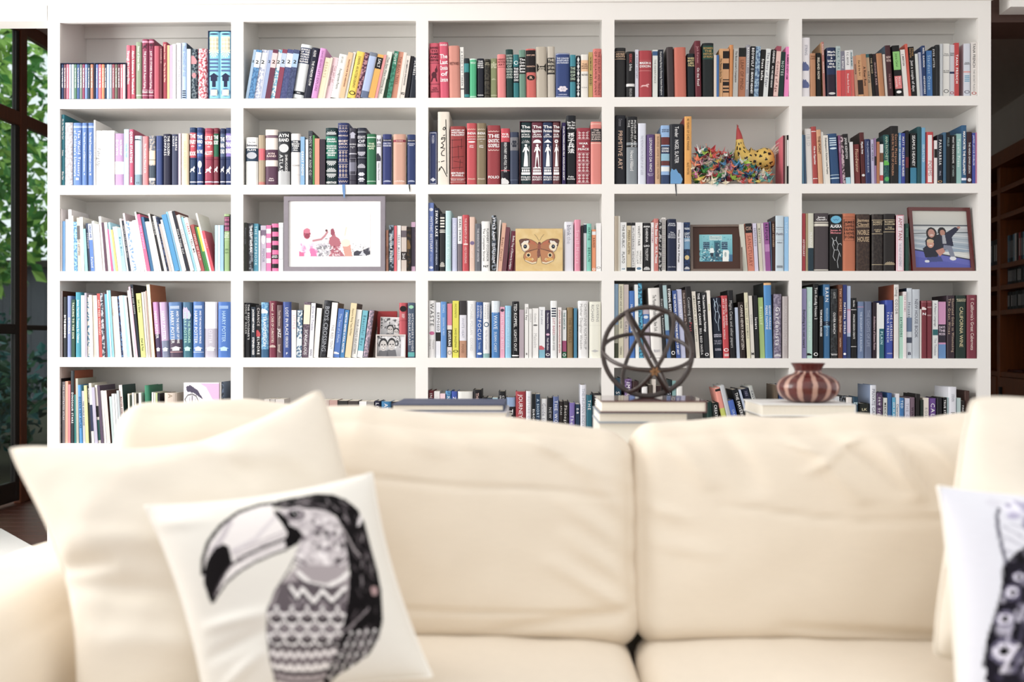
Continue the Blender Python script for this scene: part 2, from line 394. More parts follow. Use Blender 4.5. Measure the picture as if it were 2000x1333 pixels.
        for l in ([(254, 160), (257, 300), (261, 520), (265, 742)], [(176, 715), (182, 685), (205, 665), (225, 690), (245, 730), (266, 772)], [(185, 705), (205, 668)], [(203, 612), (236, 604)], [(176, 614), (184, 612)], [(240, 548), (212, 545), (204, 525), (215, 500), (240, 482)], [(244, 470), (196, 462), (222, 452), (230, 430), (206, 412)], [(206, 412), (238, 392), (246, 362), (204, 372)], [(204, 372), (212, 352), (246, 350)], [(226, 330), (246, 326)], [(222, 262), (230, 245), (244, 240), (248, 258), (238, 272), (224, 266)]):
            P += stroke([((x-228)/57., (476-y)/322.) for x, y in l], .15)
    elif kind[:6] == 'figure':
        k = int(kind[6:] or 0)
        tops = ['palm', 'disc', 'tri', 'flower'][k]
        if tops == 'palm':
            for j in range(7):
                a = math.pi*(j/6); P.append([(0, .78), (.75*math.cos(a)-.05, .80+.16*math.sin(a)), (.85*math.cos(a), .78+.16*math.sin(a)), (.75*math.cos(a)+.05, .78+.15*math.sin(a))])
        elif tops == 'disc': P.append([(-.8, .78)]+[(.8*math.cos(math.pi-math.pi*j/10), .8+.17*math.sin(math.pi*j/10)) for j in range(11)]+[(.8, .78)])
        elif tops == 'tri': P.append([(-.85, .8), (0, .98), (.85, .8)])
        else: P += [circ(.4*math.cos(j*1.047), .87+.07*math.sin(j*1.047), .2, .045, 8) for j in range(6)]
        P.append(circ(.05, .63, .2, .07, 10)); P.append([(-.2, .7), (.2, .72), (.28, .66), (-.25, .64)])
        P.append([(-.28, .56), (.3, .56), (.22, .3), (.38, .05) if k in (0, 2) else (.28, .05), (.45, -.52), (-.42, -.52), (-.25, .1), (-.2, .3)] if k != 1 else [(-.38, .56), (.38, .56), (.18, .3), (.35, 0), (-.3, 0), (-.16, .3)])
        if k == 1: P += [[(-.3, 0), (-.05, 0), (-.25, -.5), (-.4, -.5)], [(.08, 0), (.33, 0), (.42, -.5), (.28, -.5)], [(-.4, -.5), (0, -.55), (0, -.58), (-.5, -.58)], [(.25, -.5), (.6, -.55), (.6, -.58), (.2, -.58)]]
        P += [[(-.28, .56), (-.6, .3), (-.5, .26), (-.18, .42)], [(.28, .56), (.65, .36), (.6, .3), (.18, .42)], [(.62, .62), (.68, .62), (.7, -.52), (.64, -.52)]]
        P += [[(-.8, -.58), (.8, -.58), (.8, -.63), (-.8, -.63)]] + [[(-.75+.4*j, -.68), (-.45+.4*j, -.68), (-.45+.4*j, -.8), (-.75+.4*j, -.8)] for j in range(4)] + [[(-.85, -.84), (.85, -.84), (.85, -.97), (-.85, -.97)]]
    return P

# ------------------------------------------------------------------ books
SPEC = {'h': (0.0024, 0.20, 0.0065), 'o': (0.003, 0.24, 0.008), 'j': (0.0022, 0.10, 0.003), 'p': (0.0006, 0.0, 0.0), 'k': (0.0024, 0.0, 0.0)}
RB = random.Random(11)
def spine_fn(kind, w):
    t, rf, rmax = SPEC[kind]; r = min(rf*w, rmax)
    return (lambda x: r*(2*x/w)**4), r, t
def book_parts(b):
    """cover, pages, print and lettering meshes of one book in its own coordinates: spine at y=0 looking to -y, standing on z=0"""
    w, h, d, kind = b['w'], b['h'], b['d'], b['kind']
    sy, r, t = spine_fn(kind, w); t = min(t, w*0.3)
    col, c2, side = b['col'], b.get('c2'), b.get('side') or b['col']
    cov = MB(); n = 8 if r > 0 else 2
    xs = [-w/2+w*i/n for i in range(n+1)]
    O = [(-w/2, d)]+[(x, sy(x)) for x in xs]+[(w/2, d)]
    I = [(-w/2+t, d)]+[(max(-w/2+t, min(w/2-t, x)), sy(x)+t*1.2) for x in xs]+[(w/2-t, d)]
    m = len(O)
    z0, z1 = 0.0, h
    V = [(x, y, z0) for x, y in O]+[(x, y, z1) for x, y in O]+[(x, y, z0) for x, y in I]+[(x, y, z1) for x, y in I]
    Fs, Fp, Fr = [], [], []
    for i in range(m-1):
        q = (i, i+1, m+i+1, m+i)
        (Fs if i in (0, m-2) else Fp).append(q)
        Fr.append((2*m+i+1, 2*m+i, 3*m+i, 3*m+i+1)); Fr.append((m+i, m+i+1, 3*m+i+1, 3*m+i)); Fr.append((i+1, i, 2*m+i, 2*m+i+1))
    Fr.append((0, m, 3*m, 2*m)); Fr.append((m-1, 2*m+m-1, 3*m+m-1, m+m-1))
    cov.add(V, Fp, col, c2); n0 = 0
    cov.f += Fs+Fr; cs = lin(side); cov.c += [cs]*len(Fs+Fr); cov.c2 += [cs]*len(Fs+Fr); cov.m += [0]*len(Fs+Fr)
    if kind == 'o':                                        # raised bands across the spine
        for f in (0.06, 0.545, 0.915):
            zc = h*(1-f); vv = []
            for x in xs:
                for dz, dy in ((-0.0022, 0), (0, -0.0016), (0.0022, 0)): vv.append((x, sy(x)+dy, zc+dz))
            cov.add(vv, [q for i in range(n) for q in ((3*i, 3*i+3, 3*i+4, 3*i+1), (3*i+1, 3*i+4, 3*i+5, 3*i+2))], col)
    pg = MB(); ins = 0.0032 if kind in 'hojk' else 0.0
    yb = max(sy(0), 0)+t*1.2+ (0.0015 if kind in 'hojk' else 0.0004)
    if kind != 'k': pg.box(-w/2+t*1.02, w/2-t*1.02, max(yb, r*0.6+t), d-ins, ins if kind != 'p' else 0.0004, h-ins if kind != 'p' else h-0.0004, 'efe9dc')
    prs, txs = [], []
    def patch(pr, poly_list, colr, e):
        for P in poly_list:
            xa_, xb_ = min(q[0] for q in P), max(q[0] for q in P); fl = xb_-xa_ > .3*w
            ym = 0.0 if xa_ < 0 < xb_ else min(sy(xa_), sy(xb_))
            pr.add([(x, (ym if fl else sy(x))-e, z) for x, z in P], [tuple(range(len(P)))], colr)
    def fix(mb_):                                          # make faces look to -y
        for i, f in enumerate(mb_.f):
            a = 0.0
            for j in range(len(f)):
                p, q = mb_.v[f[j]], mb_.v[f[(j+1) % len(f)]]; a += p[0]*q[2]-q[0]*p[2]
            if a < 0: mb_.f[i] = f[::-1]
    e = 0.00025
    for op in b['ops']:
        k = op[0]; pr, tx = MB(), MB()
        if k == 'b':
            c, f0, f1 = op[1], float(op[2]), float(op[3]); zz0, zz1 = h*(1-f1), h*(1-f0)
            for i in range(n):
                pr.add([(xs[i], sy(xs[i])-e, zz0), (xs[i+1], sy(xs[i+1])-e, zz0), (xs[i+1], sy(xs[i+1])-e, zz1), (xs[i], sy(xs[i])-e, zz1)], [(0, 1, 2, 3)], c, b['c2'] if len(op) > 4 and op[4] == 'm' else None)
            e += 0.00012; fix(pr); prs.append(('spine_band', pr))
        elif k == 'i':                                     # inset panel
            c, f0, f1 = op[1], float(op[2]), float(op[3]); zz0, zz1 = h*(1-f1), h*(1-f0); m = 4; fx = float(op[4]) if len(op) > 4 else 0.74
            xi = [-w*fx/2+w*fx*j/m for j in range(m+1)]
            for j in range(m): pr.add([(xi[j], sy(xi[j])-e, zz0), (xi[j+1], sy(xi[j+1])-e, zz0), (xi[j+1], sy(xi[j+1])-e, zz1), (xi[j], sy(xi[j])-e, zz1)], [(0, 1, 2, 3)], c)
            e += 0.00012; fix(pr); prs.append(('spine_panel', pr))
        elif k == 'e':
            c, f0, f1 = op[2], float(op[3]), float(op[4]); zc, hz = h*(1-(f0+f1)/2), h*(f1-f0)/2; hx = w*0.46
            if op[1] in ('circle', 'ring', 'rose', 'house'): hz = min(hz, hx*1.1)
            ASP[0] = hz/hx
            patch(pr, [[(x*hx, zc+y*hz) for x, y in P] for P in emblem(op[1])], c, e); e += 0.00012; fix(pr); prs.append(('spine_emblem', pr))
        elif k in 'vuh':
            c, f0, f1, body = op[1], float(op[2]), float(op[3]), op[4]
            lines = body.split('/'); bold = (k == 'h') or b.get('bold', False) or w < 0.02
            ln = len(lines)
            for li, s in enumerate(lines):
                if k == 'h':
                    lh = h*(f1-f0)/ln; V2, F2, tw = text_mesh(s, True); ch = lh*0.68
                    ch = min(ch, w*0.8); sx = min(ch*1.35, w*0.86/tw); 
                    zc = h*(1-f0)-lh*(li+0.5)
                    P = [((x-tw/2)*sx, zc+(y-0.5)*ch) for x, y in V2]
                else:
                    Lz = h*(f1-f0); ch = min(w*(0.5 if ln == 1 else 0.56)/ln, 0.024); V2, F2, tw = text_mesh(s, bold)
                    if tw*ch > Lz: ch2 = max(Lz/tw, ch*0.62); 
                    else: ch2 = ch
                    if tw*ch < Lz*0.9 and len(s) > 1:
                        tr = min(0.22, (Lz/ch-tw)/len(s)); V2, F2, tw = text_mesh(s, bold, tr)
                    sl = min(Lz/tw, ch*1.15); xo = 0 if ln == 1 else (0.5-(li+0.5)/ln)*w*0.86
                    zt_ = h*(1-f0)
                    if k == 'v': P = [((y-0.5)*ch2+xo, zt_-x*sl) for x, y in V2]
                    else: P = [(-(y-0.5)*ch2+xo, h*(1-f1)+x*sl) for x, y in V2]
                lim = w*0.495
                tx = MB(); tx.add([(x, (0.45*sy(max(-lim, min(lim, x))) if k == 'h' and ch < w*.35 else 0.0)-e-0.0002, z) for x, z in P], F2, c)
                fix(tx); txs.append(('spine_title', tx))
    return cov, pg, prs, txs

NAMED = [('white', 'f4f4f4'), ('cream', 'ece2cc'), ('light grey', 'c4c4c6'), ('grey', '86868a'), ('black', '1e1e20'), ('charcoal', '3c3c40'), ('navy', '22305a'), ('dark teal', '1c4a50'),
         ('teal', '2a8a96'), ('blue', '2f70bc'), ('slate blue', '6078a0'), ('sky blue', '90c4e6'), ('pale blue', 'c4d8ea'), ('purple', '6a50a0'), ('lilac', 'c0aad0'), ('pink', 'e888b0'), ('pale pink', 'f2cfd6'), ('rose', 'd8607a'),
         ('red', 'c42a34'), ('maroon', '802a42'), ('brown', '5a3c32'), ('rust', 'bc5c40'), ('tan', 'c8a27c'), ('orange', 'e09a60'), ('salmon', 'e48c80'), ('yellow', 'ead85a'), ('olive', '98a078'), ('mint', 'a4d8c8'), ('green', '3a8a5c'), ('dark green', '24483c'), ('lime', 'b8d080')]
def cname(h):
    c = np.array([int((h if len(h) == 6 else ''.join(x*2 for x in h))[i:i+2], 16) for i in (0, 2, 4)], float)
    def d(n): 
        q = np.array([int(n[i:i+2], 16) for i in (0, 2, 4)], float); return ((c-q)**2*np.array([2, 4, 3])).sum()
    return min(NAMED, key=lambda t: d(t[1]))[0]

BOOKS = []
ROWY = [30, 205, 375, 545]
def cell(c, r, data, sc=None, oy=None, vis=None):
    prev = None
    ox = [105, 465, 825, 1190, 1555][c]; s = sc or (0.185 if c == 4 else 0.18)
    oyy = oy if oy is not None else (ROWY[r] if r < 4 else (710 if c == 0 else 700))
    zs = ZT-r*PZZ-OH
    for line in data.strip().splitlines():
        line = line.strip()
        if not line or line[0] == '#': continue
        segs = [q.strip() for q in line.split('|')]
        hd = segs[0].split(); a, b2, yt, col, kind = float(hd[0]), float(hd[1]), float(hd[2]), hd[3], hd[4]
        b = dict(kind=kind, col=col, c2=None, ops=[], row=r, colm=c, word=None, ribbon=None)
        lean = 0.0; dep = None; rec = None; lift = 0.0
        for q in hd[5:]:
            if '=' in q:
                kk, vv = q.split('=')
                if kk == 'c2': b['c2'] = vv
                elif kk == 'side': b['side'] = vv
                elif kk == 'solo': b['solo'] = True
                elif kk == 'd': dep = float(vv)
                elif kk == 'in': rec = float(vv)
                elif kk == 'lift': lift = float(vv)
                elif kk == 'case': b['case'] = vv
            else: lean = float(q)
        for q in segs[1:]:
            p = q.split(None, 1)
            if p[0] == 't': b['word'] = p[1]
            elif p[0] == 'r': b['ribbon'] = p[1].split()
            elif p[0] in ('v', 'h', 'u'):
                cc, f0, f1, tt = p[1].split(None, 3); b['ops'].append((p[0], cc, f0, f1, tt))
            else: b['ops'].append(tuple(q.split()))
        Y = rec if rec is not None else 0.006+0.007*RB.random()
        zsh = zs+lift
        # vertical: shelf level is known, so only the top comes from the pixel
        X0 = at_y(ox+a*s, 600, Y)[0]; X1 = at_y(ox+b2*s, 600, Y)[0]
        pmid = ox+(a+b2)/2*s+lean*s*0.5; pt = at_y(ox+(a+lean)*s, oyy+yt*s, Y)
        # the roll and slight yaw move x with height: take x on the shelf line
        pb = at_y(ox+a*s, oyy+900*s if r < 4 else 869, Y)[0]; X0 = pb; X1 = at_y(ox+b2*s, oyy+900*s if r < 4 else 869, Y)[0]
        H = pt[2]-zsh; th = math.atan2(pt[0]-X0, H) if abs(lean) > 1 else 0.0
        X0 += 0.0002; X1 -= 0.0002
        if prev is not None and prev[0] <= X0+.004:          # keep clear of the neighbour on the window side
            X0 = max(X0, prev[0]); zz = min(prev[2], H); need = prev[0]+zz*prev[1]-X0
            if math.tan(th)*zz < need: th = math.atan2(need, zz)
        prev = (X1, math.tan(th), H)
        lo, hi = XS[c]-OW/2+0.001, XS[c]+OW/2-0.001
        X0 = max(X0, lo); X1 = min(X1, hi)
        w = max((X1-X0)*math.cos(th), 0.003)
        h = (H-w*abs(math.sin(th)))/math.cos(th)
        if th >= 0: px, sgn = X1, 1
        else: px, sgn = X0, -1
        b['w'], b['h'], b['th'] = w, h, th
        b['d'] = dep or min(0.235, max(0.105, h*(0.66 if kind != 'p' else 0.64)*(0.92+0.14*RB.random())))
        # location of local origin (bottom centre of the spine)
        b['loc'] = (px-sgn*math.cos(th)*w/2, Y, zsh+w/2*abs(math.sin(th)))
        bot = oyy+900*s if r < 4 else 869
        vb = min(bot, (868 if c == 0 else (782 if c == 1 else 812)) if r == 4 else 9999)
        b['area'] = max(0.1, (b2-a)*s*(vb-(oyy+yt*s))); b['wpx'] = (b2-a)*s; b['hpx'] = bot-(oyy+yt*s); b['xpx'] = ox+(a+b2)/2*s
        if vis: b['area'] *= vis
        BOOKS.append(b)

# ---- top shelf -------------------------------------------------------------
tales = ['PETER RABBIT', 'SQUIRREL NUTKIN', 'TAILOR OF GLOUCESTER', 'BENJAMIN BUNNY', 'TWO BAD MICE', 'MRS TIGGY-WINKLE', 'MR JEREMY FISHER', 'TOM KITTEN', 'JEMIMA DUCK', 'FLOPSY BUNNIES', 'MRS TITTLEMOUSE', 'TIMMY TIPTOES', 'JOHNNY TOWN-MOUSE', 'MR TOD', 'PIGLING BLAND', 'SAMUEL WHISKERS', 'PIE AND PATTY-PAN', 'GINGER AND PICKLES', 'LITTLE PIG ROBINSON', 'FIERCE BAD RABBIT', 'MISS MOPPET', 'APPLEY DAPPLY', 'CECILY PARSLEY']
ed1 = [80, 107, 135, 163, 192, 222, 250, 281, 309, 338, 364, 395, 430]; cl1 = '1e4a78 7a4a5a f0708c a8b4c8 bccbd0 5d8a70 3c64a0 8a9a90 9a3f6a 7b9fd8 1f4a66 c08060'.split()
ed2 = [452, 483, 520, 550, 572, 605, 632, 662, 692, 722, 748, 778]; cl2 = '6a88c8 f06a78 e0905a 24405e b8d0f0 a0aeb8 a04a60 7a8070 7a3450 f08090 f0d8d8'.split()
lines = []
for ed, cl, off in ((ed1, cl1, 0), (ed2, cl2, 12)):
    for i, c_ in enumerate(cl): lines.append('%d %d %d %s h d=.105 in=.006 lift=.0025 | v fff .1 .68 THE TALE OF %s' % (ed[i], ed[i+1], 532, c_, tales[off+i]))
cell(0, 0, '\n'.join(lines))
cell(0, 0, '''
787 832 325 d95f7c h | v fff .1 .72 Through the Looking-Glass
832 886 325 c8506e h | v fff .1 .9 Alice's Adventures in Wonderland
890 953 290 9aa890 h side=26303a | v fff .07 .5 Anne of Green Gables | b e8ece0 .92 .935
956 1025 258 9a3560 h | b e0a0b8 .03 .06 | e beast 5a1838 .07 .16 | v fff .2 .82 THE JUNGLE BOOK Rudyard Kipling | b e8b8c8 .84 .85 | h fff .86 .9 FOLIO | b e8b8c8 .93 .94
1025 1085 258 9a3560 h | b e0a0b8 .03 .06 | e tree 5a1838 .07 .16 | v fff .2 .82 JUST SO STORIES Rudyard Kipling | b e8b8c8 .84 .85 | h fff .86 .9 FOLIO | b e8b8c8 .93 .94
1087 1148 332 c05068 h
1150 1178 335 7a2a40 h | v d8a8a8 .05 .9 RICHARD III
1180 1228 290 b03a55 h | v f4d0c0 .04 .3 Robinson Crusoe | v f4d0c0 .36 .7 The City in the Mist
1230 1256 325 f0c890 p
1258 1283 325 d8b8e0 p
1286 1323 312 f4f2f4 p
1326 1383 300 f4f4f8 h | v b0b0b8 .3 .8 A LITTLE PRINCESS
1388 1440 298 b8d0f0 h side=1c4a6a | v 8aa8d8 .05 .6 THE WIZARD OF OZ | e bars 203050 .84 .98
1445 1484 365 e0f0f8 p
1486 1558 365 2a4455 h c2=8a98a0 | e leaf d898a0 .1 .3 | e rose d898a0 .45 .6
1562 1668 362 f2d4da h c2=c04058 | b 602030 .75 .757
1674 1800 178 8fd8f0 h d=.2 in=.007 lift=.003 case=b | e circle 2a4a78 .02 .05 | i ece8d4 .07 .31 | e fandown ece8d4 .28 .4 | e lattice d8d2b4 .09 .28 | e bars 5a7aa8 .4 .6 | e house 1c2a5a .62 .74 | i 1c2a5a .72 .83 .3 | e ring 4a8ab8 .84 .98 | i ece8d4 .87 .96 .6
1801 1926 178 8fd8f0 h d=.2 in=.007 lift=.003 case=b | e circle 2a4a78 .02 .05 | i ece8d4 .07 .31 | e fandown ece8d4 .28 .4 | e lattice d8d2b4 .09 .28 | e bars 5a7aa8 .4 .6 | e house 1c2a5a .62 .74 | i 1c2a5a .72 .83 .3 | e ring 4a8ab8 .84 .98 | i ece8d4 .87 .96 .6
''')
cell(1, 0, '''
78 108 370 a9c4dc p 92 | h 222 .2 .27 2
109 169 370 5a9ccc p 92 c2=3a78a8 | b eef2f6 .05 .36 | h 222 .2 .3 2
170 231 370 b0b8d0 p 90 c2=f0f0f8 | b eef2f6 .06 .36 | h 222 .2 .3 2
232 250 375 c8ccd8 p 90
251 291 375 a8b8d8 p 90 | h 222 .2 .27 2
292 349 368 7a3a58 p 88 | b f4d0d0 .07 .37 | h 222 .2 .3 2
350 395 370 7ab8d0 p 87 c2=f0f4f8 | b f8f8f8 .07 .37 | h 222 .2 .3 2
396 450 365 9a3f60 p 88 | b c0d0e8 .08 .36 | h 222 .2 .3 2
451 520 365 5a6494 p 88 c2=4a5488 | b f0f2f8 .08 .36 | h 222 .2 .3 2
521 584 368 56648c p 86 c2=44507a | b b0cce8 .08 .36 | h 222 .2 .3 2
586 704 308 e8eef0 h 98 | b 1c3868 .06 .35 | h fff .07 .34 ANNALS/OF THE/FORMER/WORLD/JOHN/McPHEE | b 303844 .87 .93 | h fff .885 .915 FSG
706 789 345 2a2f48 h 98 | v fff .05 .18 ALEXIE | v fff .26 .75 THE FOREVER FLOW
790 857 352 e0a0d8 j 104 | v 8a4a90 .05 .4 DAVID SEDARIS | v 8a4a90 .42 .86 LET'S EXPLORE
859 914 455 f0e4c8 p 90 | v c8b898 .1 .8 ESSAYS
915 940 455 ece0d0 p 90
941 1000 452 f6d8e0 p 90 | v 7a3040 .2 .7 THE ART OF/WOMEN'S WRITING
1001 1094 415 f4f4f0 j 100 | v 9a9a98 .05 .2 Jean Lopez | v 444 .33 .8 Pomegranate Poems
1096 1148 398 f0c8a0 p 102 | v 8a5030 .15 .75 WAITING FOR THE WEDDING
1150 1178 398 f8f8f0 p 102
1180 1268 385 f2d84a j 112 | v 443a10 .1 .78 DARWIN  AN AUTOBIOGRAPHY | e ring 443a10 .84 .94
1270 1318 400 c09098 p 108 c2=603050
1320 1408 395 b8c8e8 j 108 | b 8890a0 0 .08 | b 7080a0 .85 1
1410 1478 418 eab54a p 108 | b 202020 .07 .33 | v fff .1 .3 SALT
1480 1508 425 f0a0a0 p 102
1510 1568 388 f0f0e8 p 102 | v 222 .12 .9 Their Eyes Were Watching God
1570 1606 690 1c4a30 p 40
1610 1658 385 4aa088 p 82 c2=2a8068 | v e8f4ec .05 .3 DUST
1660 1718 392 d89a80 p 82 | v 8a4030 .1 .7 THE BEAN TREES
1720 1753 400 f0e8e0 p 62
1755 1803 435 ece4dc p 66 | v 666 .1 .7 AN AMERICAN CHILDHOOD | h 555 .85 .93 82
1806 1846 440 303038 p 44
1852 1934 455 2c3444 h | v fff .08 .92 HOUSE OF/SCRIBES
''')
cell(2, 0, '''
84 188 300 d8506e h -10 | h 4a1530 .06 .34 INWARD/TO/FAME/AND/FORTUNE | b 8a2848 .36 .37 | e beast 6a1c38 .4 .7 | b 8a2848 .74 .75 | h 6a1c38 .8 .9 THE/FIRST/EDITION
192 288 290 dc4a72 h -14 | h fff .03 .07 CHRONICLES | h fff .2 .72 The/Last/Chronicle/of/Literature
292 412 328 dc9888 h -12 | h 8a5048 .3 .38 WESTWARD
416 454 345 f0f0ec p -8 | v 999 .08 .85 A ROAD NOT TAKEN | b 888 .8 .83
457 512 465 2c3840 h -6 | b 2f9a9e .13 .35 | b 2f9a9e .9 .97
514 585 470 4cc090 h | b d8f4e6 0 .03 | h e8fff4 .08 .14 EMERALD/ATLAS | b d8f4e6 .95 .97
592 668 468 2c3040 h | h fff .05 .25 THE/LITERARY/MIND/OF SAM | h fff .9 .94 VIKING
672 735 475 38362f o c2=5a5448 | h c8c0a8 .08 .16 AN/ATLAS
737 811 468 98a078 h | h f4f4d8 .08 .25 A/DREAM/JOURNAL/OF TIME | h f4f4d8 .5 .54 W.S./MERWIN | b f0f0d8 .92 .93
815 906 422 e88a8a h -4 | h 8a2030 .09 .27 HANDY/FICTION/ART | b 8a2030 .29 .3
908 988 368 28504e h -6 | h d0dcd4 .1 .6 DOROTHY/SAYERS/THE/STORY/OF/RUNNING/WATER/AND/STONES
990 1050 425 2a8a90 h -4 | e ring e8f4f4 .14 .24 | b 1c3440 .28 .65 | h fff .3 .62 THE/RED/BADGE/OF/COURAGE
1054 1124 375 7aa090 h -6 | b 1c2020 .15 .5 | h fff .17 .48 The/Com-/plete/Jane/Austen
1127 1234 362 d8685e h -6 | b 2a2024 .03 .48 | h e8c0a8 .11 .15 HENRY JAMES | h e8c0a8 .34 .38 WASHINGTON | e oval 241c1e .53 .65 | h e8c0a8 .55 .63 R
1237 1354 340 c8bfb0 h -6 | e bow 2c2820 .32 .5 | h d8d0c0 .37 .45 olymo
1358 1440 338 cfc8bc h -4 | b 3a3638 .22 .54 | h e0d8c8 .23 .52 THE/MAKING/OF AN/AMERICAN
1447 1598 412 2f4f8c h | b e0e8ff .012 .02 | h e8f0ff .09 .24 THE CONCISE/OXFORD/DICTIONARY | e rose f0e8f0 .72 .88 | h e0e8ff .91 .945 OXFORD | b e0e8ff .97 .98 | t DICTIONARY
1602 1664 428 3a98a8 h | b 28343c .27 .63 | h c8dcc8 .28 .6 THE/BOOK/OF/SONGS
1667 1716 438 28303c h | e diamonds f0f0f0 .02 .98
1720 1799 425 f2efe8 j | b f0c8a0 .13 .39 | h 8a6a50 .2 .34 THE/MODERN/GARDEN | h 777 .44 .5 VICTOR | h aaa .74 .78 U.S.A.
1803 1848 400 c8b068 p | v 403010 .1 .4 THE TIMES OF OUR | v 1c1408 .48 .75 ASSISI
1852 1943 362 d87a70 h | v 7a2a30 .06 .95 THE OLD BOY AND FRIENDS/OF BENJAMIN BUNNY
''')
cell(3, 0, '''
62 178 352 38383a h | b e8c8a8 .08 .085 | h e8c8a8 .1 .2 ALEX HALEY/ROOTS | b e8c8a8 .22 .23
185 277 393 2a2a2e h | v e05050 .05 .25 KEROUAC | v fff .27 .42 On Photos | b f0f0f0 .70 .76 | v ccc .8 .98 PENGUIN
280 317 372 dcdce8 p | v 99a .1 .6 A SHORT HISTORY
319 461 382 b8283c h | h fff .23 .37 MASON &/DIXON | b f0c0c0 .21 .212 | b f0c0c0 .43 .435 | e beast f0c0c0 .7 .78
469 525 375 e8ece8 p | b 3a6a9a .03 .12 | v 888 .2 .7 THE INHERITANCE
540 596 372 343a48 p -8 | v fff .04 .6 Everything Being Is Dancing | v fff .62 .95 Robert Bringhurst
636 708 342 54484a h -15
711 838 345 d2745c h -8
848 933 415 1f3038 h -5 | h e8d8a0 .08 .3 WHERE/BEAUTY/LIES/TRUE
938 1002 275 7a2038 h -26 | v fff .48 .8 On the Road | v d8a0a8 .1 .4 Jack Kerouac
1012 1133 300 283234 h | b 1c5c50 .05 .3 | h c8a860 .07 .28 RICHARDS/THE/HISTORY/OF PEOPLE
1136 1164 430 e8dcd0 p
1165 1189 430 2f78b8 p
1190 1229 362 e0b078 p 5 | v 402010 .2 .7 The Famous Sorry Tales
1231 1298 362 d8a878 p -4 | b 2a2020 .05 .2 | b 2a2020 .3 .42 | b 2a2020 .63 .65 | b 2a2020 .68 .76 | b 2a2020 .8 .83 | b 2a2020 .87 .9
1300 1340 320 d8964e h 8
1342 1394 360 c8c8c4 p 12 | v 666 .05 .7 The Book Lover's Companion
1396 1473 352 c08058 p 12 | b 2a2a2a 0 .18 | v 7a4828 .24 .85 LEAP OF MIND
1475 1514 320 a8a8b0 j 16 | v f4f4f4 .05 .5 RAVENSCRY | v f4f4f4 .55 .85 Susan Stone
1515 1566 335 1c1c20 p 22 | v fff .03 .4 BEOWULF | e circle 999 .42 .48 | v fff .5 .93 SEAMUS HEANEY
1568 1618 335 a8c4d8 p 26 c2=5a7aa0
1620 1668 370 202024 p 30 | v fff .2 .8 franz kafka
1670 1719 360 e8ecec p 36 | v 889 .08 .8 The Story of Edgar
1721 1774 370 1c1c1e p 42 | v fff .02 .28 CASHEWS | v fff .34 .8 ALL WE NEED KNOW
1778 1829 332 b05068 p 38 | b f0d0c8 .1 .98 | v 9a6060 .3 .9 Coming of Age
1832 1884 395 1f4844 p 28 | v c8d8d0 .2 .8 NOTES
1896 1943 340 f08cc8 p | v 8a3a70 .15 .65 SUMMER KNEW HIM
''')
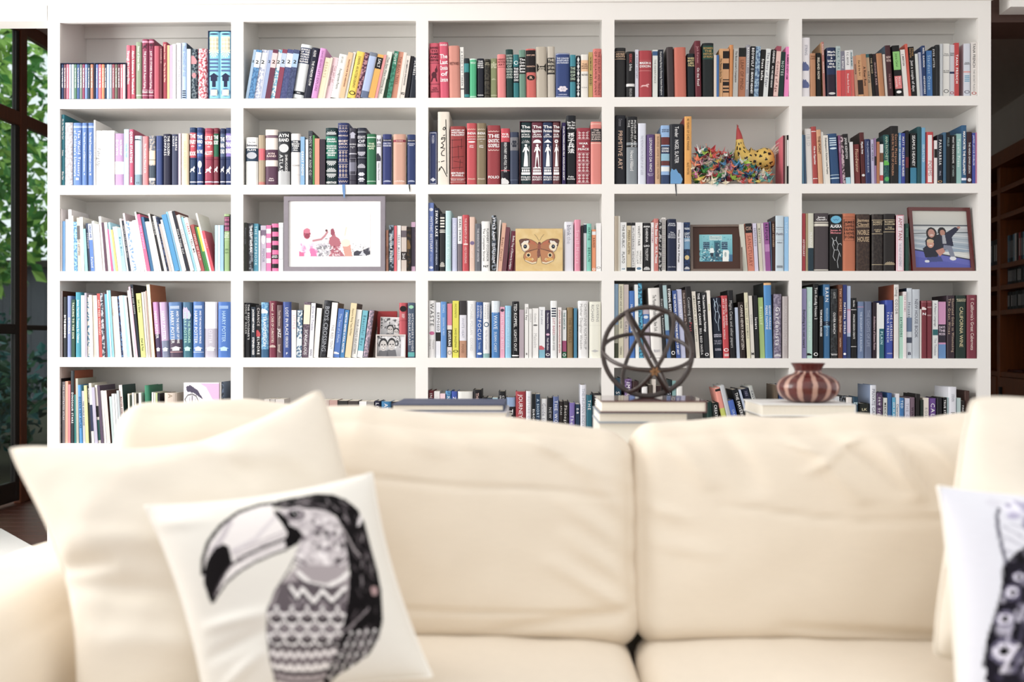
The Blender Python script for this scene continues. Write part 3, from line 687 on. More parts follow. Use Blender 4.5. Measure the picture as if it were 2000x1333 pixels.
cell(4, 0, '''
64 145 235 f4f2f6 j | e leaf 6a78a8 .38 .56 | e leaf 6a78a8 .68 .85 | v 99a .12 .3 STRING
151 211 400 c8946a h -4 | h 8a5a38 .05 .15 THE/LAND
216 262 397 1c1c1c p -4 | v e8e0d0 .1 .6 IRELAND NOW
285 312 280 c08078 j -20 side=d8b080 | v f8e8d8 .04 .3 BEDOUIN | v f8e8d8 .36 .62 HUSBAND
330 428 338 1f3a68 h -8 side=2a5a90 | b 3a2840 .55 1 | h fff .06 .42 Mark/Helprin/a/Soldier of/the/Great War | e circle ddd .9 .96
430 476 325 c0d0d0 p -22 | b e83a2a .48 1 | v 7a98a0 .04 .46 TALK TALK
478 524 378 9090a0 p -22 | b d02838 .42 1 | v f4f4f4 .1 .38 T.C. BOYLE
526 582 370 f0f0f0 p -22 | b d83838 .42 1 | v 222 .03 .32 T.C. BOYLE | v fff .5 .92 Riven Rock Stories
584 619 365 e8eef0 p -24 | b e86a5a .42 1 | v 3a8a9a .05 .35 WATER MUSIC
626 656 430 c89a80 p -26 | v 302018 .2 .7 HOPPER
658 714 418 d8a878 p -36 | v 302018 .12 .5 Zen & the Art | b 4a3428 .6 .95
716 764 405 c89468 p -38 | v 4a2c18 .3 .75 A River Runs
766 804 408 cbb090 p -38 | b 3f7a80 0 .08 | v 666 .4 .9 VIRTUE
806 839 405 1f1c1c p -36 | v c8b898 .1 .9 THE BLIND
841 876 405 3a2830 p -36 | v c8a8a8 .2 .9 INVISIBLE MAN
878 940 398 c48a58 h -34
942 968 410 e8e0d8 p -32
972 1030 315 5a3038 j -36 side=4a6478 | h e0c8c0 .2 .33 NEW/WRITING | v c89898 .55 .85 THE RED BOOK
1052 1126 315 1f1f20 p -40 | b 98d880 .12 .48 | v 2a5a2a .16 .42 Joyce Carol | b e88080 .6 .85 | v fff .62 .82 Noel/Cassidy | e circle fff .88 .95
1138 1188 360 f0ece8 p -42 | v 777 .1 .35 J. MERTON
1190 1216 300 d85838 p -42
1218 1274 330 1c1c1c p -34 | v e0b060 .03 .22 STINE/DEXTER | v fff .28 .9 Just a couple of days
1280 1309 405 e0e4e0 p -26
1311 1338 390 c8d0e8 p -22
1340 1376 320 1c4478 p -18 side=2a5890 | v fff .04 .45 NEIL GAIMAN | v fff .6 .95 NEVERWHERE
1378 1440 372 2f80c0 p -8 | v c0e0f4 .1 .85 Stardust Ocean
1442 1478 330 26282c p -10 | v ddd .05 .6 EVER AFTER
1480 1516 310 303236 h -6
1520 1547 300 d0d4d8 p
1550 1618 298 ecece8 p | h 777 .18 .24 Tana/French | h 777 .5 .56 IN THE/WOODS | e ring 888 .86 .94
1620 1670 310 dce0e8 p | b 2a4070 .52 .56 | h 777 .15 .22 TANA/FRENCH | e ring b04050 .9 .96
1673 1719 290 cc2028 p | v fff .22 .85 TANA FRENCH
1768 1840 298 dfe4ee j | h 555 .35 .4 TANA/FRENCH | b e8b0b0 .52 .55 | e bars 6ab0d0 .6 .72 | e ring 889 .88 .95
1846 1924 285 f0ece8 p | v 1c1c1c .02 .47 TANA FRENCH | v 999 .5 .9 THE SECRET PLACE | e ring c03030 .91 .97
''')
# ---- second shelf ----------------------------------------------------------
cell(0, 1, '''
64 116 105 1a8a9a h | v fff .06 .35 Oh, the Thinks You Can! | v fff .5 .58 Deluxe | v fff .8 .92 Blue Star
120 203 192 d8d4d8 j c2=b8b4b8
206 304 195 5a84c0 h | b e0ecff .05 .057 | b e0ecff .07 .077 | v fff .12 .85 The World Treasury/of Children's Literature | h fff .87 .92 III
306 361 195 5a84c0 h | b e0ecff .05 .057 | b e0ecff .07 .077 | v fff .15 .78 The World Treasury of Children's Literature | h fff .8 .84 I
363 430 195 5a84c0 h | b e0ecff .05 .057 | b e0ecff .07 .077 | v fff .15 .78 The World Treasury of Children's Literature | h fff .8 .84 II
432 453 165 f4f2f0 h | v 555 .3 .7 A GIRAFFE AND A HALF
456 519 280 f6f6f6 j | v 999 .04 .25 Silverstein | v 666 .32 .65 Falling Up
521 587 278 f6f6f6 j | v bbb .05 .22 Silverstein | v b8b8b8 .25 .75 A Light in the Attic
589 657 278 f6f6f6 j | v aaa .05 .25 Silverstein | v aaa .36 .8 Where the Sidewalk Ends
660 757 310 c0a0c8 j | b f8f2f6 .54 .78 | v fff .12 .42/ WATERSHIP/DOWN
762 814 265 c0e0f0 p | v fff .05 .2 G.F. | v 8ab8c8 .25 .5 THE REAL THIEF
817 866 265 c8507a h | v fff .04 .6 QUEEN STARTING | v fff .85 .95 FOLIO
870 955 335 c8e4ee h | e leaf 445 .06 .09 | v e8f4fa .15 .7 The Wonder Book | b 8aa8b8 .78 1 | h 334 .92 .97 11
962 1024 340 e08a90 h | v fff .15 .75 The Wonderful Wizard of Oz
1032 1100 335 7a8090 j c2=c0b8b0 | b f4dcc0 .3 .58 | b 303038 .48 .49 | b 4a5a6a .6 .85 | b f0e4d8 .85 .9
1106 1179 335 34508c h | b 5070b0 .28 .285
1184 1270 315 26284a h | v fff .04 .42/ THE GOLDEN/COMPASS
1277 1348 318 4a5270 h | v fff .04 .32/ THE SUBTLE/KNIFE
1352 1378 310 d8c8d8 p
1380 1464 310 f0e0c0 h side=4a3028 | v d8c8a0 .15 .7 HANS ANDERSEN
1470 1545 245 274a74 o | b c83858 .09 .52 | h fff .1 .5 THE/FAIRY/*/BOOK | e beast fff .66 .77 | b dde .93 .95
1550 1618 245 2a4a84 o | b 2a64a8 .1 .5 | h fff .12 .46 THE/WIND/*/IN THE | e tree fff .57 .8 | b dde .93 .95
1634 1727 252 a83058 o | b d04058 .1 .5 | h fff .13 .48 LITTLE/WOMEN/*/ALCOTT | e beast fff .66 .78 | b dde .93 .95
1732 1789 250 8a3048 o | b 1c7858 .1 .5 | h fff .12 .3 THE/SECRET | e beast fff .66 .77 | b dde .93 .95
1804 1857 255 2a3c68 o | b 5a7090 .1 .5 | h fff .14 .46 THE/RAIL/CHILD | e beast fff .66 .77 | b dde .93 .95
1862 1926 248 2c4478 o | b 9080c8 .1 .5 | h fff .12 .46 PETER/PAN/BARRIE | e beast fff .66 .8 | b dde .93 .95
'''.replace('.42/ ', '.42 ').replace('.32/ ', '.32 '))
cell(1, 1, '''
80 214 352 f0f2f0 h | h 889 .09 .12 The Yale | h 667 .13 .2 Shakespeare | b 33506a .23 .5 | h fff .24 .29 PLAYS | e oval c8ccd4 .3 .46
220 291 328 b8a890 h | b d86070 .27 .5 | b c88078 .93 1
294 428 268 f0e8e0 h | b 8a7080 .1 .15 | b 6a4660 .36 .55 | b 6a4660 .66 1 | h f4e0d8 .41 .5 AYN/RAND | h f4e8e8 .86 .93 Ayn/Rand
432 560 290 404248 h | h fff .03 .2 AYN/RAND | e oval d8dadc .22 .4 | v fff .43 .75 SHRUGGED/ATLAS | b c4c6c8 .74 1
572 674 312 f0ecea h | b 444a58 .13 .36 | h fff .14 .34 THE/GOOD/TIMES/ARE/ALL | h aaa .6 .64 TED CONOVER | b ccc .8 .805
677 721 345 8fbce0 p | v fff .3 .8 GREAT POEMS
732 761 375 f0f0f0 p
763 806 282 3a4048 p c2=5a6068 | v ccc .1 .9 HOLY COW AND CO
809 830 330 4a9a50 p
832 882 365 f09a80 p
886 944 372 4a3c4c p
947 1076 248 234448 o | e fan f0f4f4 .04 .12 | b 20907a .15 .55 | h fff .18 .26 MARK/TWAIN | h fff .3 .5 THE ADVENTURES/OF TOM SAWYER/AND/HUCKLEBERRY/FINN | e fandown f0f4f4 .58 .67 | e fan f0f4f4 .69 .77 | e fandown f0f4f4 .8 .88 | h fff .93 .98 HERITAGE
1080 1199 195 2a3c78 o | e lattice d8c8c0 .04 .1 | e zig d8c8c0 .11 .16 | h f0e0d8 .19 .22 MELVILLE | h f0e0d8 .27 .36 MOBY/DICK | e zig d8c8c0 .37 .41 | e lattice d8c8c0 .44 .63 | e lattice d8c8c0 .66 .88 | e zig d8c8c0 .91 .97 | r 6a9ad0 .6 .055
1202 1285 252 4e4c5c o | e house c4c4d4 .06 .18 | h f0f0f4 .27 .3 WORKS | h f0f0f4 .32 .36 PLATO/II | b c8c8d4 .44 .46 | e frame c8c8d8 .53 .82 | b 8a8a9c .6 .76
1288 1389 248 3a3e50 o | b c8ccd4 .05 .08 | h e8e8f0 .13 .34 ESSAYS/OF/EMERSON | e fandown e8e8f4 .42 .5 | b c8c8d8 .52 .525 | e fan e8e8f4 .62 .7 | e rose e8e8f4 .77 .85 | e rose e8e8f4 .86 .95
1396 1494 315 2c8058 h | b d8f0e0 .06 .08 | h e8f4d8 .17 .31 THE/NAKED/APE | b c0e0cc .92 .935 | t with pale bands at top and foot
1500 1554 330 e8e8f0 j | h 333 .06 .14 H | h 444 .16 .24 IS FOR/HAWK | e leaf 4a4a58 .33 .52 | v 666 .55 .9 Helen Macdonald
1567 1667 318 2a3c80 h side=f0ece4 | b 14203c .1 .145 | h e8e8f4 .11 .135 TROLLOPE | h e0e4f4 .16 .25 CAN YOU/FORGIVE HER | e fan d0d8f0 .9 .94
1682 1819 318 d8ac98 h side=f0ece4 | b a02848 .11 .155 | h f4d8d0 .12 .145 DICKENS | h f4e4dc .18 .2 LETTERS | e fan f4e4dc .9 .94
1834 1924 322 26427a h side=f0ece4 | b 14203c .1 .145 | h e8e8f4 .11 .135 TROLLOPE | h e0e4f4 .17 .23 PHINEAS/FINN | e fan d0d8f0 .9 .94 | r 1c2430 .3 .03
''')
cell(2, 1, '''
70 159 290 3c4c80 h | e frame e8ecf8 .02 .98 | v e8ecf8 .07 .22 MODERN | e diamond e8ecf8 .86 .94
166 290 75 f0e8dc j | e signature 1c1c1c .1 .92 | t with a black signature down its spine
300 467 232 a82f30 h | h fff .05 .17 HISTORY OF/WESTERN/PHILOSOPHY | e grid 301010 .21 .74 | h fff .78 .86 BERTRAND/RUSSELL | b f4d8d0 .885 .89 | h f4e8e8 .9 .93 FOLIO SOCIETY | b f4d8d0 .95 .955 | t with a black line grid
480 587 198 cc4450 h | e zig f4e8d8 .09 .11 | h fff .14 .19 INDIA | e zig f4e8d8 .21 .23 | h fff .25 .27 A HISTORY | e circle fff .29 .32 | h fff .35 .4 John/Keay | h f4d8c8 .89 .92 FOLIO
590 690 198 98886c h side=302c2a | e zig f4e8d8 .09 .11 | h fff .14 .19 INDIA | e zig f4e8d8 .21 .23 | h fff .25 .27 A HISTORY | h fff .29 .32 ** | h fff .35 .4 John/Keay | h f4e8d8 .89 .92 FOLIO
702 844 222 a83440 h | e zig f4e0d8 .09 .115 | h fff .14 .38 THE/GNOSTIC/GOSPELS | e zig f4e0d8 .405 .43 | h fff .84 .9 FOLIO
852 948 255 1f1a2c h | b d02848 0 .24 | h fff .08 .17 W.B./YEATS | v fff .25 .78 IRISH FAIRY AND FOLK TALES | b d02848 .74 .755 | e leaf e8e8e8 .86 .99
950 1044 295 44506a h | b 8a8a90 .1 .35 | e rose 3a4050 .13 .32 | b 8a98b0 .91 .915
1060 1182 190 1c4248 h case=c in=.007 lift=.003 | h fff .04 .17 The/Babylonians | h fff .18 .25 H.W.F./SAGGS | e figure0 fff .27 .86 | h fff .87 .95 FOLIO/SOCIETY
1184 1304 190 7a2c48 h case=c in=.007 lift=.003 | h fff .04 .17 The/Egyptians | h fff .18 .25 ALAN/GARDINER | e figure1 fff .27 .86 | h fff .87 .95 FOLIO/SOCIETY
1306 1413 190 203c68 h case=c in=.007 lift=.003 | h fff .04 .17 The/Persians | h fff .18 .25 J.M./COOK | e figure2 fff .27 .86 | h fff .87 .95 FOLIO/SOCIETY
1415 1492 190 7a4048 h case=c in=.007 lift=.003 | h fff .04 .17 The/Hittites | h fff .18 .25 O.R./GURNEY | e figure3 fff .27 .86 | h fff .87 .95 FOLIO/SOCIETY
1512 1556 192 3a2468 h | v fff .06 .93 DYLAN THOMAS-UNDER MILK WOOD-FOLIO SOCIETY
1562 1664 115 20242e h | h fff .08 .2 Sun Tzu/The Art/of War | h fff .25 .55 孫/子/兵/法 | h fff .87 .93 Folio/Society | t with four Chinese characters
1670 1823 250 a82c48 o | e lattice f4e0e0 .06 .2 | h fff .25 .4 WAR/&/PEACE | e lattice f4e0e0 .44 .6 | e lattice f4e0e0 .62 .78 | e lattice f4e0e0 .81 .97 | t with ornate white panels
1827 1941 182 e08a80 h | b f4d0c0 .03 .04 | b 38343c .11 .32 | h e0d0c8 .12 .3 THE/ART AND/IMAGINATION/OF JOHN/RUSKIN | b f4d0c0 .34 .35
''')
cell(3, 1, '''
60 178 112 2c2e38 h | v e8c8b0 .22 .78 PRIMITIVE ART | v 9a9aa0 .05 .16 Christensen
186 304 128 2a2c30 h | b 98a0a6 .38 1 | b 2a2c30 .42 .45 | v fff .05 .45 MUSEUM OF ART/METROPOLITAN/THE | v fff .5 .8 Howard Hibbard
313 397 200 e4e8f4 j | v aab .2 .85 THE METROPOLITAN MUSEUM OF ART GUIDE
404 494 320 6a5088 h | v fff .07 .75 LEONARDO DA VINCI | h d8d0e8 .78 .84 BETTY/ROY
497 556 315 d8b490 h | v 8a6a48 .05 .9 RAVENS: HOME COMES WINTER
562 654 222 9cc0e8 j | h 445 .06 .12 NORTON/JUSTER | b 7a3030 .2 .33 | b 24406a .35 .48 | h fff .37 .46 COOKING/ROUND | b 9cc8dc .48 .6 | b 7a4040 .6 .68 | b f0f4f4 .7 .78 | b 34507a .84 1
657 806 208 2e323c h | v fff .04 .22 Tender | v fff .26 .65 NIGEL SLATER | e leaf 6aa8d8 .7 .99 | r 16203c .4 .05
816 893 125 eab04c j side=9a4444 | v 4a3010 .03 .5 40 YEARS OF CHEZ PANISSE | v 4a3010 .68 .86 ALICE WATERS
1884 1904 332 6a2030 h side=e06a80
1906 1925 330 c8c0b8 p
1927 1944 328 2a2a2a p | b f4f4f4 .1 .63
''')
cell(4, 1, '''
64 84 315 6a9ab8 p -8
88 108 318 4a6a88 p -20
112 180 250 eeebe8 j -38 | v ccc .1 .8 IBID
182 233 228 b83a34 h -40 | b fff .08 .09 | v fff .34 .66 Ode to Opposites | b fff .9 .91
236 286 260 e0b088 h -42 | v 6a4020 .12 .45 THE POINT
288 313 285 e8e8e4 p -34
315 361 320 f0ece4 p -30 | v 666 .05 .8 Shakespeare's Kitchen Love Poems
366 465 300 1d5a8a h -36 | e bars d8ecf8 .08 .24 | e circle d8ecf8 .27 .32 | b d8ecf8 .82 .83 | b d8ecf8 .88 .9
468 492 320 9a5a8a p -28 | v e8d0e4 .1 .7 THE FOREST
494 522 320 d8c0c8 p -28 c2=504048
526 576 305 2c2c2e p -32 | v ddd .08 .5 JANE KENYON | b a8d8e8 .87 1
580 614 390 eaeaea p -16
620 684 415 8a3030 h -16 | v f0d0b0 .12 .7 Floodwater
690 736 290 6a2426 j -22 side=4a3834 | v fff .18 .42 Mystic Iron | e circle eee .8 .86
738 794 360 1f3a74 h -14 | v c8d4ec .05 .75 THE CHARTERHOUSE BOOK
797 828 365 c8c4e0 p -10 | v 556 .1 .9 NEW VERSES
831 849 350 a888b0 p -6 | b 303038 .4 .6
851 880 390 c08050 p
882 919 415 f4f4f4 p | b 8a6040 .22 .45 | b cc3848 .78 .92
926 989 315 1c5a60 j -4 c2=2a7a70 | v d0e8d0 .03 .55 ANN PATCHETT | e leaf 6ac84a .5 .62 | e circle 5ac06a .84 .96
996 1078 222 2a2728 j side=2a2829 | v e0a880 .14 .86 Garcia Marquez/LOVE IN THE TIME OF CHOLERA
1080 1108 295 5a9ac8 p | v fff .05 .8 THE LADY OF NANKING
1110 1150 298 2a4ab0 p | v fff .07 .5 MATT MILLER | v fff .52 .85 BLUE NURSES
1153 1188 270 26242c p | b 7a2030 .5 .7
1205 1274 300 1a2428 j | v fff .04 .65 SEAMUS HEANEY | b 1f90b0 .68 1
1280 1320 230 1c6068 j
1323 1364 240 6fb4d8 j | v d8ecf8 .3 .8 SELECTED
1372 1452 285 cc2030 h | i f4f0f0 .06 .97 .55 | v c08088 .55 .85 POEMS
1457 1488 375 f4f0f0 p | b 222 .2 .4
1492 1548 315 20283c h | v fff .1 .62 PARVARRIA | v ccd .74 .84 PAUL | e ring d8a868 .93 .98
1551 1583 290 4a7a9a p
1586 1624 290 1c2024 p | v 9aa .1 .7 FIELD
1627 1688 320 14181c j side=202830 | v fff .03 .58 WHAT THE DOG KNOWS | v bcc .62 .85 CAT WARREN
1691 1743 305 a0ccc8 p | v e4f4f0 .1 .9 Tupelo Press
1747 1799 215 1f6a94 j | v fff .1 .85 MAX PORTER THE PARLIAMENT | b eef .9 .94
1802 1856 285 4a2430 j | v fff .2 .8 THE HAIDA GWAII LESSON | e circle ddd .88 .97
1859 1891 295 3a50b0 p | v e0e8ff .05 .9 JAMES JOYCE DUBLIN
1893 1922 292 e898c0 p
''')
# ---- third shelf -----------------------------------------------------------
cell(0, 2, '''
62 90 185 ece6e6 p
93 122 318 6aa8dc p
126 158 298 f2eeee p
162 196 192 f4f2f4 p -18
198 220 260 f0ece8 p -20
222 260 325 3a88b8 p -20 c2=9cd0e4
262 298 280 c8c0b8 p -24 | b 6a6668 .15 .4 | v 777 .3 .7 NIGHT LETTERS
300 334 272 f0eee8 p -28
340 370 400 9ac8c8 p -26
372 402 340 3a4a68 p -28 | v ccd .2 .6 GOODNIGHT
404 444 345 c8d4ec p -50 | b 4a80cc .34 1 | v 3a4a88 .03 .3 UNCLE WEI | v dde .7 .98 Poland
446 474 315 f0f4f0 p -60
476 500 345 e8e8e4 p -56
502 530 350 f4f0f0 p -60
533 560 265 f4f2f0 p -76
562 588 332 6a4a60 p -66
590 624 330 f0f0ec p -66
626 648 405 d85090 p -74
650 672 330 a8d8e8 p -92
674 696 410 f0d870 p -84
698 744 375 f8f6f0 p -86
746 788 390 a8d0e8 p -104 | v 7ab .2 .8 Mole Music
790 811 290 f0f0f0 p -112
813 836 310 283850 p -116 | v ddd .1 .9 CAPTAIN COLE GOES AND SAILS
840 862 230 e8d8e0 p -160
864 900 315 f0f0f4 p -114 c2=6a9ad8
902 944 320 e8eef8 p -112
946 988 305 f0f4f8 p -114
990 1010 215 f4f2f0 p -146 side=6a5850
1012 1048 240 e85a90 p -142 | v fbe .2 .8 MISS RUMPHIUS
1050 1084 270 2a7aa8 p -138
1086 1120 320 d8e8f0 p -124
1122 1148 320 f4f2f0 p -126
1150 1170 235 f0e8e0 p -168 side=504440
1172 1198 262 2c2c34 p -152 | v ccc .1 .9 CIRCUS PIER
1200 1230 258 e8e0d8 p -152
1232 1252 270 4a5a80 p -150 c2=202840
1254 1284 345 c8c0bc p -120
1286 1310 300 e8eef0 p -132
1312 1366 240 3a9ccc p -164
1368 1390 215 8ac4e4 p -182
1392 1440 205 f8f4f0 p -186 side=704038
1442 1478 205 2c3040 p -196 side=803838 | v ccc .3 .95 How's Doggy Dad
1482 1524 245 ecece8 p -164 | v aab .25 .6 CURIOUS
1526 1556 272 a0d8ec p -152 side=584440
1558 1600 275 f4f0ee p -152 | v c03040 .1 .35 CARRY | v 222 .4 .7 TELL ME
1602 1640 352 b05050 p -124 | v e8c8c0 .2 .8 APPLES OF CALM
1642 1664 375 4a8a50 p -114
1666 1690 380 d8d840 p -116 | b 3f9a50 .55 1
1692 1712 230 f2eee8 p -162
1714 1745 420 d8405c p -112 | v f4c8d0 .2 .8 SOFTLY
1748 1778 362 c0d8ec p
1780 1804 362 e8ecf0 p
1806 1842 362 a0c8e4 p
1846 1908 240 a0bc88 h | b 5a3048 .04 .3 | e lattice e080b0 .06 .29 | h e8f0e0 .32 .42 THE/FAIRY/BOOK | b d8e4c8 .45 .455 | v 6a8858 .6 .85 ES
1910 1924 245 2a3038 p
''')
cell(1, 2, '''
62 94 335 5a5e58 p | v aab .1 .8 Women's Lives
96 116 340 302c2c p
119 162 340 383c44 p c2=888c94 | v fff .05 .6 THE LAST SAMURAI
166 219 345 4a9cb4 p | v d8f0f4 .05 .9 THE SCRAPBOOK
222 241 420 f0f0f0 p
244 303 365 c8c0d0 p | b 8a7a90 .1 .22 | e oval e8e0e8 .2 .42 | v 99a .5 .8 MEMOIR
306 357 362 e07ab0 p | b f8f8f8 .08 .18 | b f8f8f8 .28 .38 | b f8f8f8 .5 .59 | b f8f8f8 .72 .82
362 434 345 e870a8 h | b 2c2c30 .08 .17 | b 2c2c30 .27 .36 | b 2c2c30 .45 .55 | b 2c2c30 .65 .74 | b 2c2c30 .84 .93 | h fff .66 .72 ALICE/MUNRO | t with pink and black stripes
440 489 335 f0f4f4 p | e frame 99a .1 .75
1602 1632 415 d09a80 h | v 6a4a38 .4 .8 SONNETS
1637 1688 360 8a9aa8 p c2=2c3a48 | v eee .2 .8 Haunted Ballads
1691 1721 368 e06070 p
1724 1765 365 f0f0f0 p | v aab .2 .75 TERRY MASON
1770 1828 370 d8ccc4 p | b 7a7078 .1 .25 | b 4a4040 .57 .75 | v fff .6 .73 2nd
1831 1875 380 2a2420 p c2=5a4428 | e leaf 8a6a38 .25 .5
1879 1921 328 c8a8c0 p | b 504858 .1 .9 m
'''.replace('.9 m', '.9'))
cell(2, 2, '''
64 124 118 7a94d4 h side=2a3044 | e circle f0f4ff .07 .13 | v fff .2 .72 MYTHIC BESTIARY | v d0dcf8 .75 .86 Jim Nolan | e circle f0f4ff .92 .97
128 179 175 1f2f50 h side=2a3444 | v fff .04 .45 SWAN LAKE | v c8d0e0 .5 .9 CHRISTOPHER WHEELDON
183 248 235 36383c h | e bars f0ece4 .06 .24 | b f0ece4 .28 .295 | b f0ece4 .31 .33 | e fan f0ece4 .83 .92
251 311 205 c4e4e6 h | v e8f8f8 .4 .8 LILY KING
319 376 282 d0d4ec h | v f0f0fc .1 .6 UNSHELTERED
383 431 265 f0f0f0 j | v 777 .05 .45 EARL SWAN | b 8a8088 .5 1 m
434 504 250 cc3c4c h | v f8e0dc .06 .5 THE ELEMENTS OF AN | e circle f8e0dc .5 .54 | v f8e0dc .56 .86 UGLY DUCKLING
511 569 272 e8ccbc j | e oval 8a7aa0 .44 .52 | v f8ece4 .56 .75 Her Land
573 634 345 7a7c84 j | v ececf0 .1 .8 THE INVENTION OF WINTER
640 734 320 f4f4f2 h | v 888 .14 .8 FLANNERY O'CONNOR/The Complete Stories | h 999 .87 .93 N7
751 799 255 9aa4b0 j side=c0ccd0 | v f4f4f8 .04 .45 STYLE AND | b 5a6470 .45 .5 | v f4f4f8 .5 .95 ILLUSION
800 816 305 e8e4e0 p 38
818 860 335 e0b49c p 50 | v 9a6a50 .3 .9 Ryder Carroll
863 910 382 80505c p 40
914 983 422 7a1f44 h 52 | v fff .12 .96 Bodies: Trap of Dharma by Lodigiani | t with white script lettering, leaning
986 1028 430 6a3038 p 8
1542 1638 325 e8e8f0 j side=f0f0f6 | v 889 .06 .28 blink | v c0c0cc .3 .45 the
1650 1718 302 e898b0 h | v f4d0dc .2 .85 Small Hours
1722 1746 365 3a3438 p
1748 1780 345 e8ecf0 p | b 3a4a5a .02 .2
1783 1834 345 8ad4c4 h | v 3a8a7a .08 .35 HATTIE | v 3a8a7a .5 .8 BERLIN
1839 1881 408 e89a68 p | b f0f0f0 .05 .13 | e ring fff .92 .98 | v 9a5a30 .2 .5 SAND
1884 1939 340 f2f2f2 p | e ring aaa .9 .95
'''.replace(' 1 m', ' 1'))
cell(3, 2, '''
57 81 262 e8dcc8 p
82 97 262 dcd0bc p
98 116 262 f0ece0 p
119 186 330 f0f2f2 p | v 1c1c1c .05 .52 THE REPUBLIC | v 1c1c1c .6 .84 PLATO | h 4a8aaa .93 .97 AB
190 236 335 d8ccb0 p | b 303238 0 .06 | v 9a8a68 .15 .65 PERRIN AUSTEN | b 303238 .92 1
239 281 335 f0f0f0 p | b 303238 0 .06 | v 999 .1 .9 WUTHERING HEIGHTS | b 303238 .92 1
284 360 332 f4f4f2 p | v 333 .07 .48 VANITY FAIR | v 888 .58 .85 MAKEPEACE/WILLIAM | e rose 5a8aaa .91 .98
364 449 338 2a2a30 h | h fff .05 .1 ANNA | v fff .11 .4 KARENINA | h fff .45 .5 LEO | v fff .52 .78 TOLSTOY | e fan fff .9 .97
452 484 332 f0ecec p | v c89 .1 .7 THE POEMS
487 534 290 d08078 j | v fff .08 .85 The Bean Eater  W.R. Moses
537 568 300 2f2f33 p c2=c8c8c8
571 612 280 f0ece8 p solo=1
630 727 295 203054 h | h e8ecf4 .07 .14 JOHN/FOWLES | h e8ecf4 .24 .37 The/French/Lieutenant's/Woman | h c8ccd8 .9 .93 Little, Brown
731 781 330 f0f0f4 p | v 666 .15 .82 When God Was A Woman
783 806 335 d8dce4 p
809 877 330 1f4a7c j c2=16345c | b 7aa8c8 .32 .55 | h e8f0f8 .1 .16 WALKING | h e8f0f8 .2 .4 LIGHT/TO/LEARN | e circle e0c890 .66 .78 | e fan fff .9 .96
1452 1502 350 d8d8cc p -42
1506 1578 340 d88a70 p -36 | b 242224 0 .2 | h c8a898 .05 .16 OX | v a85a40 .25 .9 SANCTUARY
1580 1620 340 dcd8ec p -26 | v 99a .1 .7 EKPHRASIS
1632 1668 340 dcd8c8 p -28 | v 998 .1 .7 MARIETTE
1670 1698 340 f4ecf0 p -28
1700 1752 330 a860a8 p -24 | v 3a2050 .03 .42 REFUGE | b c890c8 .45 .6
1754 1768 320 5a7090 p -14
1770 1802 320 5a3830 p -8 | v e0c0a0 .05 .9 GREAT VOYAGES
1804 1894 258 d0e0ea j side=4a4448 | h 778 .2 .22 Doris Kearns | b 99a .25 .253 | h 889 .3 .36 Faith | b 99a .44 .443 | h 778 .47 .5 Adam | e bars 445 .9 .94
1898 1943 270 9cccf0 p | v c8e4fa .1 .7 YOGA
''')
cell(4, 2, '''
64 97 228 c02840 p | v fff .45 .95 ADVERSARY
100 122 228 c8b890 p
126 184 225 e0e0d0 j | b 2a4a58 .6 1 | v fff .33 .6 McKENGE
190 344 225 5c5458 h | h fff .05 .13 James/Clavell's | b e8e4d8 .15 .165 | b e8e4d8 .18 .225 | b e8e4d8 .97 .985 | t with silver banding near its top
352 489 235 1c1a1c j | e oval 6ac0e0 .02 .17 | e zig 2a7ab0 .08 .12 | h fff .17 .25 ALASKA | h e89098 .26 .35 James A./Michener | e bolt c8ccd0 .4 .97 | t with a blue mountain oval
491 627 228 c8774a h | e frame 5a2a18 .1 .47 | h 4a2010 .12 .44 JAMES/CLAVELL/TAI-PAN/A NOVEL/OF CHINA | b 5a2a18 .06 .065
636 781 235 4a3a34 h c2=5a463c | h c8b090 .07 .22 James/Clavell | b c8b090 .22 .23 | h c8b090 .26 .5 NOBLE/HOUSE
802 919 235 38302e h c2=4a403c | b c8b898 .1 .11 | h d8c8a8 .12 .2 ROBERT/SCOTT | h d8c8a8 .26 .32 CHINA/SEAS | b c8b898 .34 .35 | b c8b898 .88 .89
924 1051 232 342e2e h | b c8b898 .1 .11 | h d8c8a8 .12 .2 ROBERT/LUDLUM | h d8c8a8 .22 .28 THE/BOURNE | b c8b898 .31 .32 | e fan d8c8a8 .83 .88 | b d8c8a8 .885 .89
1058 1140 245 f4e8f0 j side=8a2040 | e frame e05070 0 1 | v b02040 .05 .45 AMY TAN | v aab .5 .92 THE VALLEY OF AMAZEMENT
1152 1188 335 2c5a50 p | v 6a9a88 .1 .9 RIVER
''')
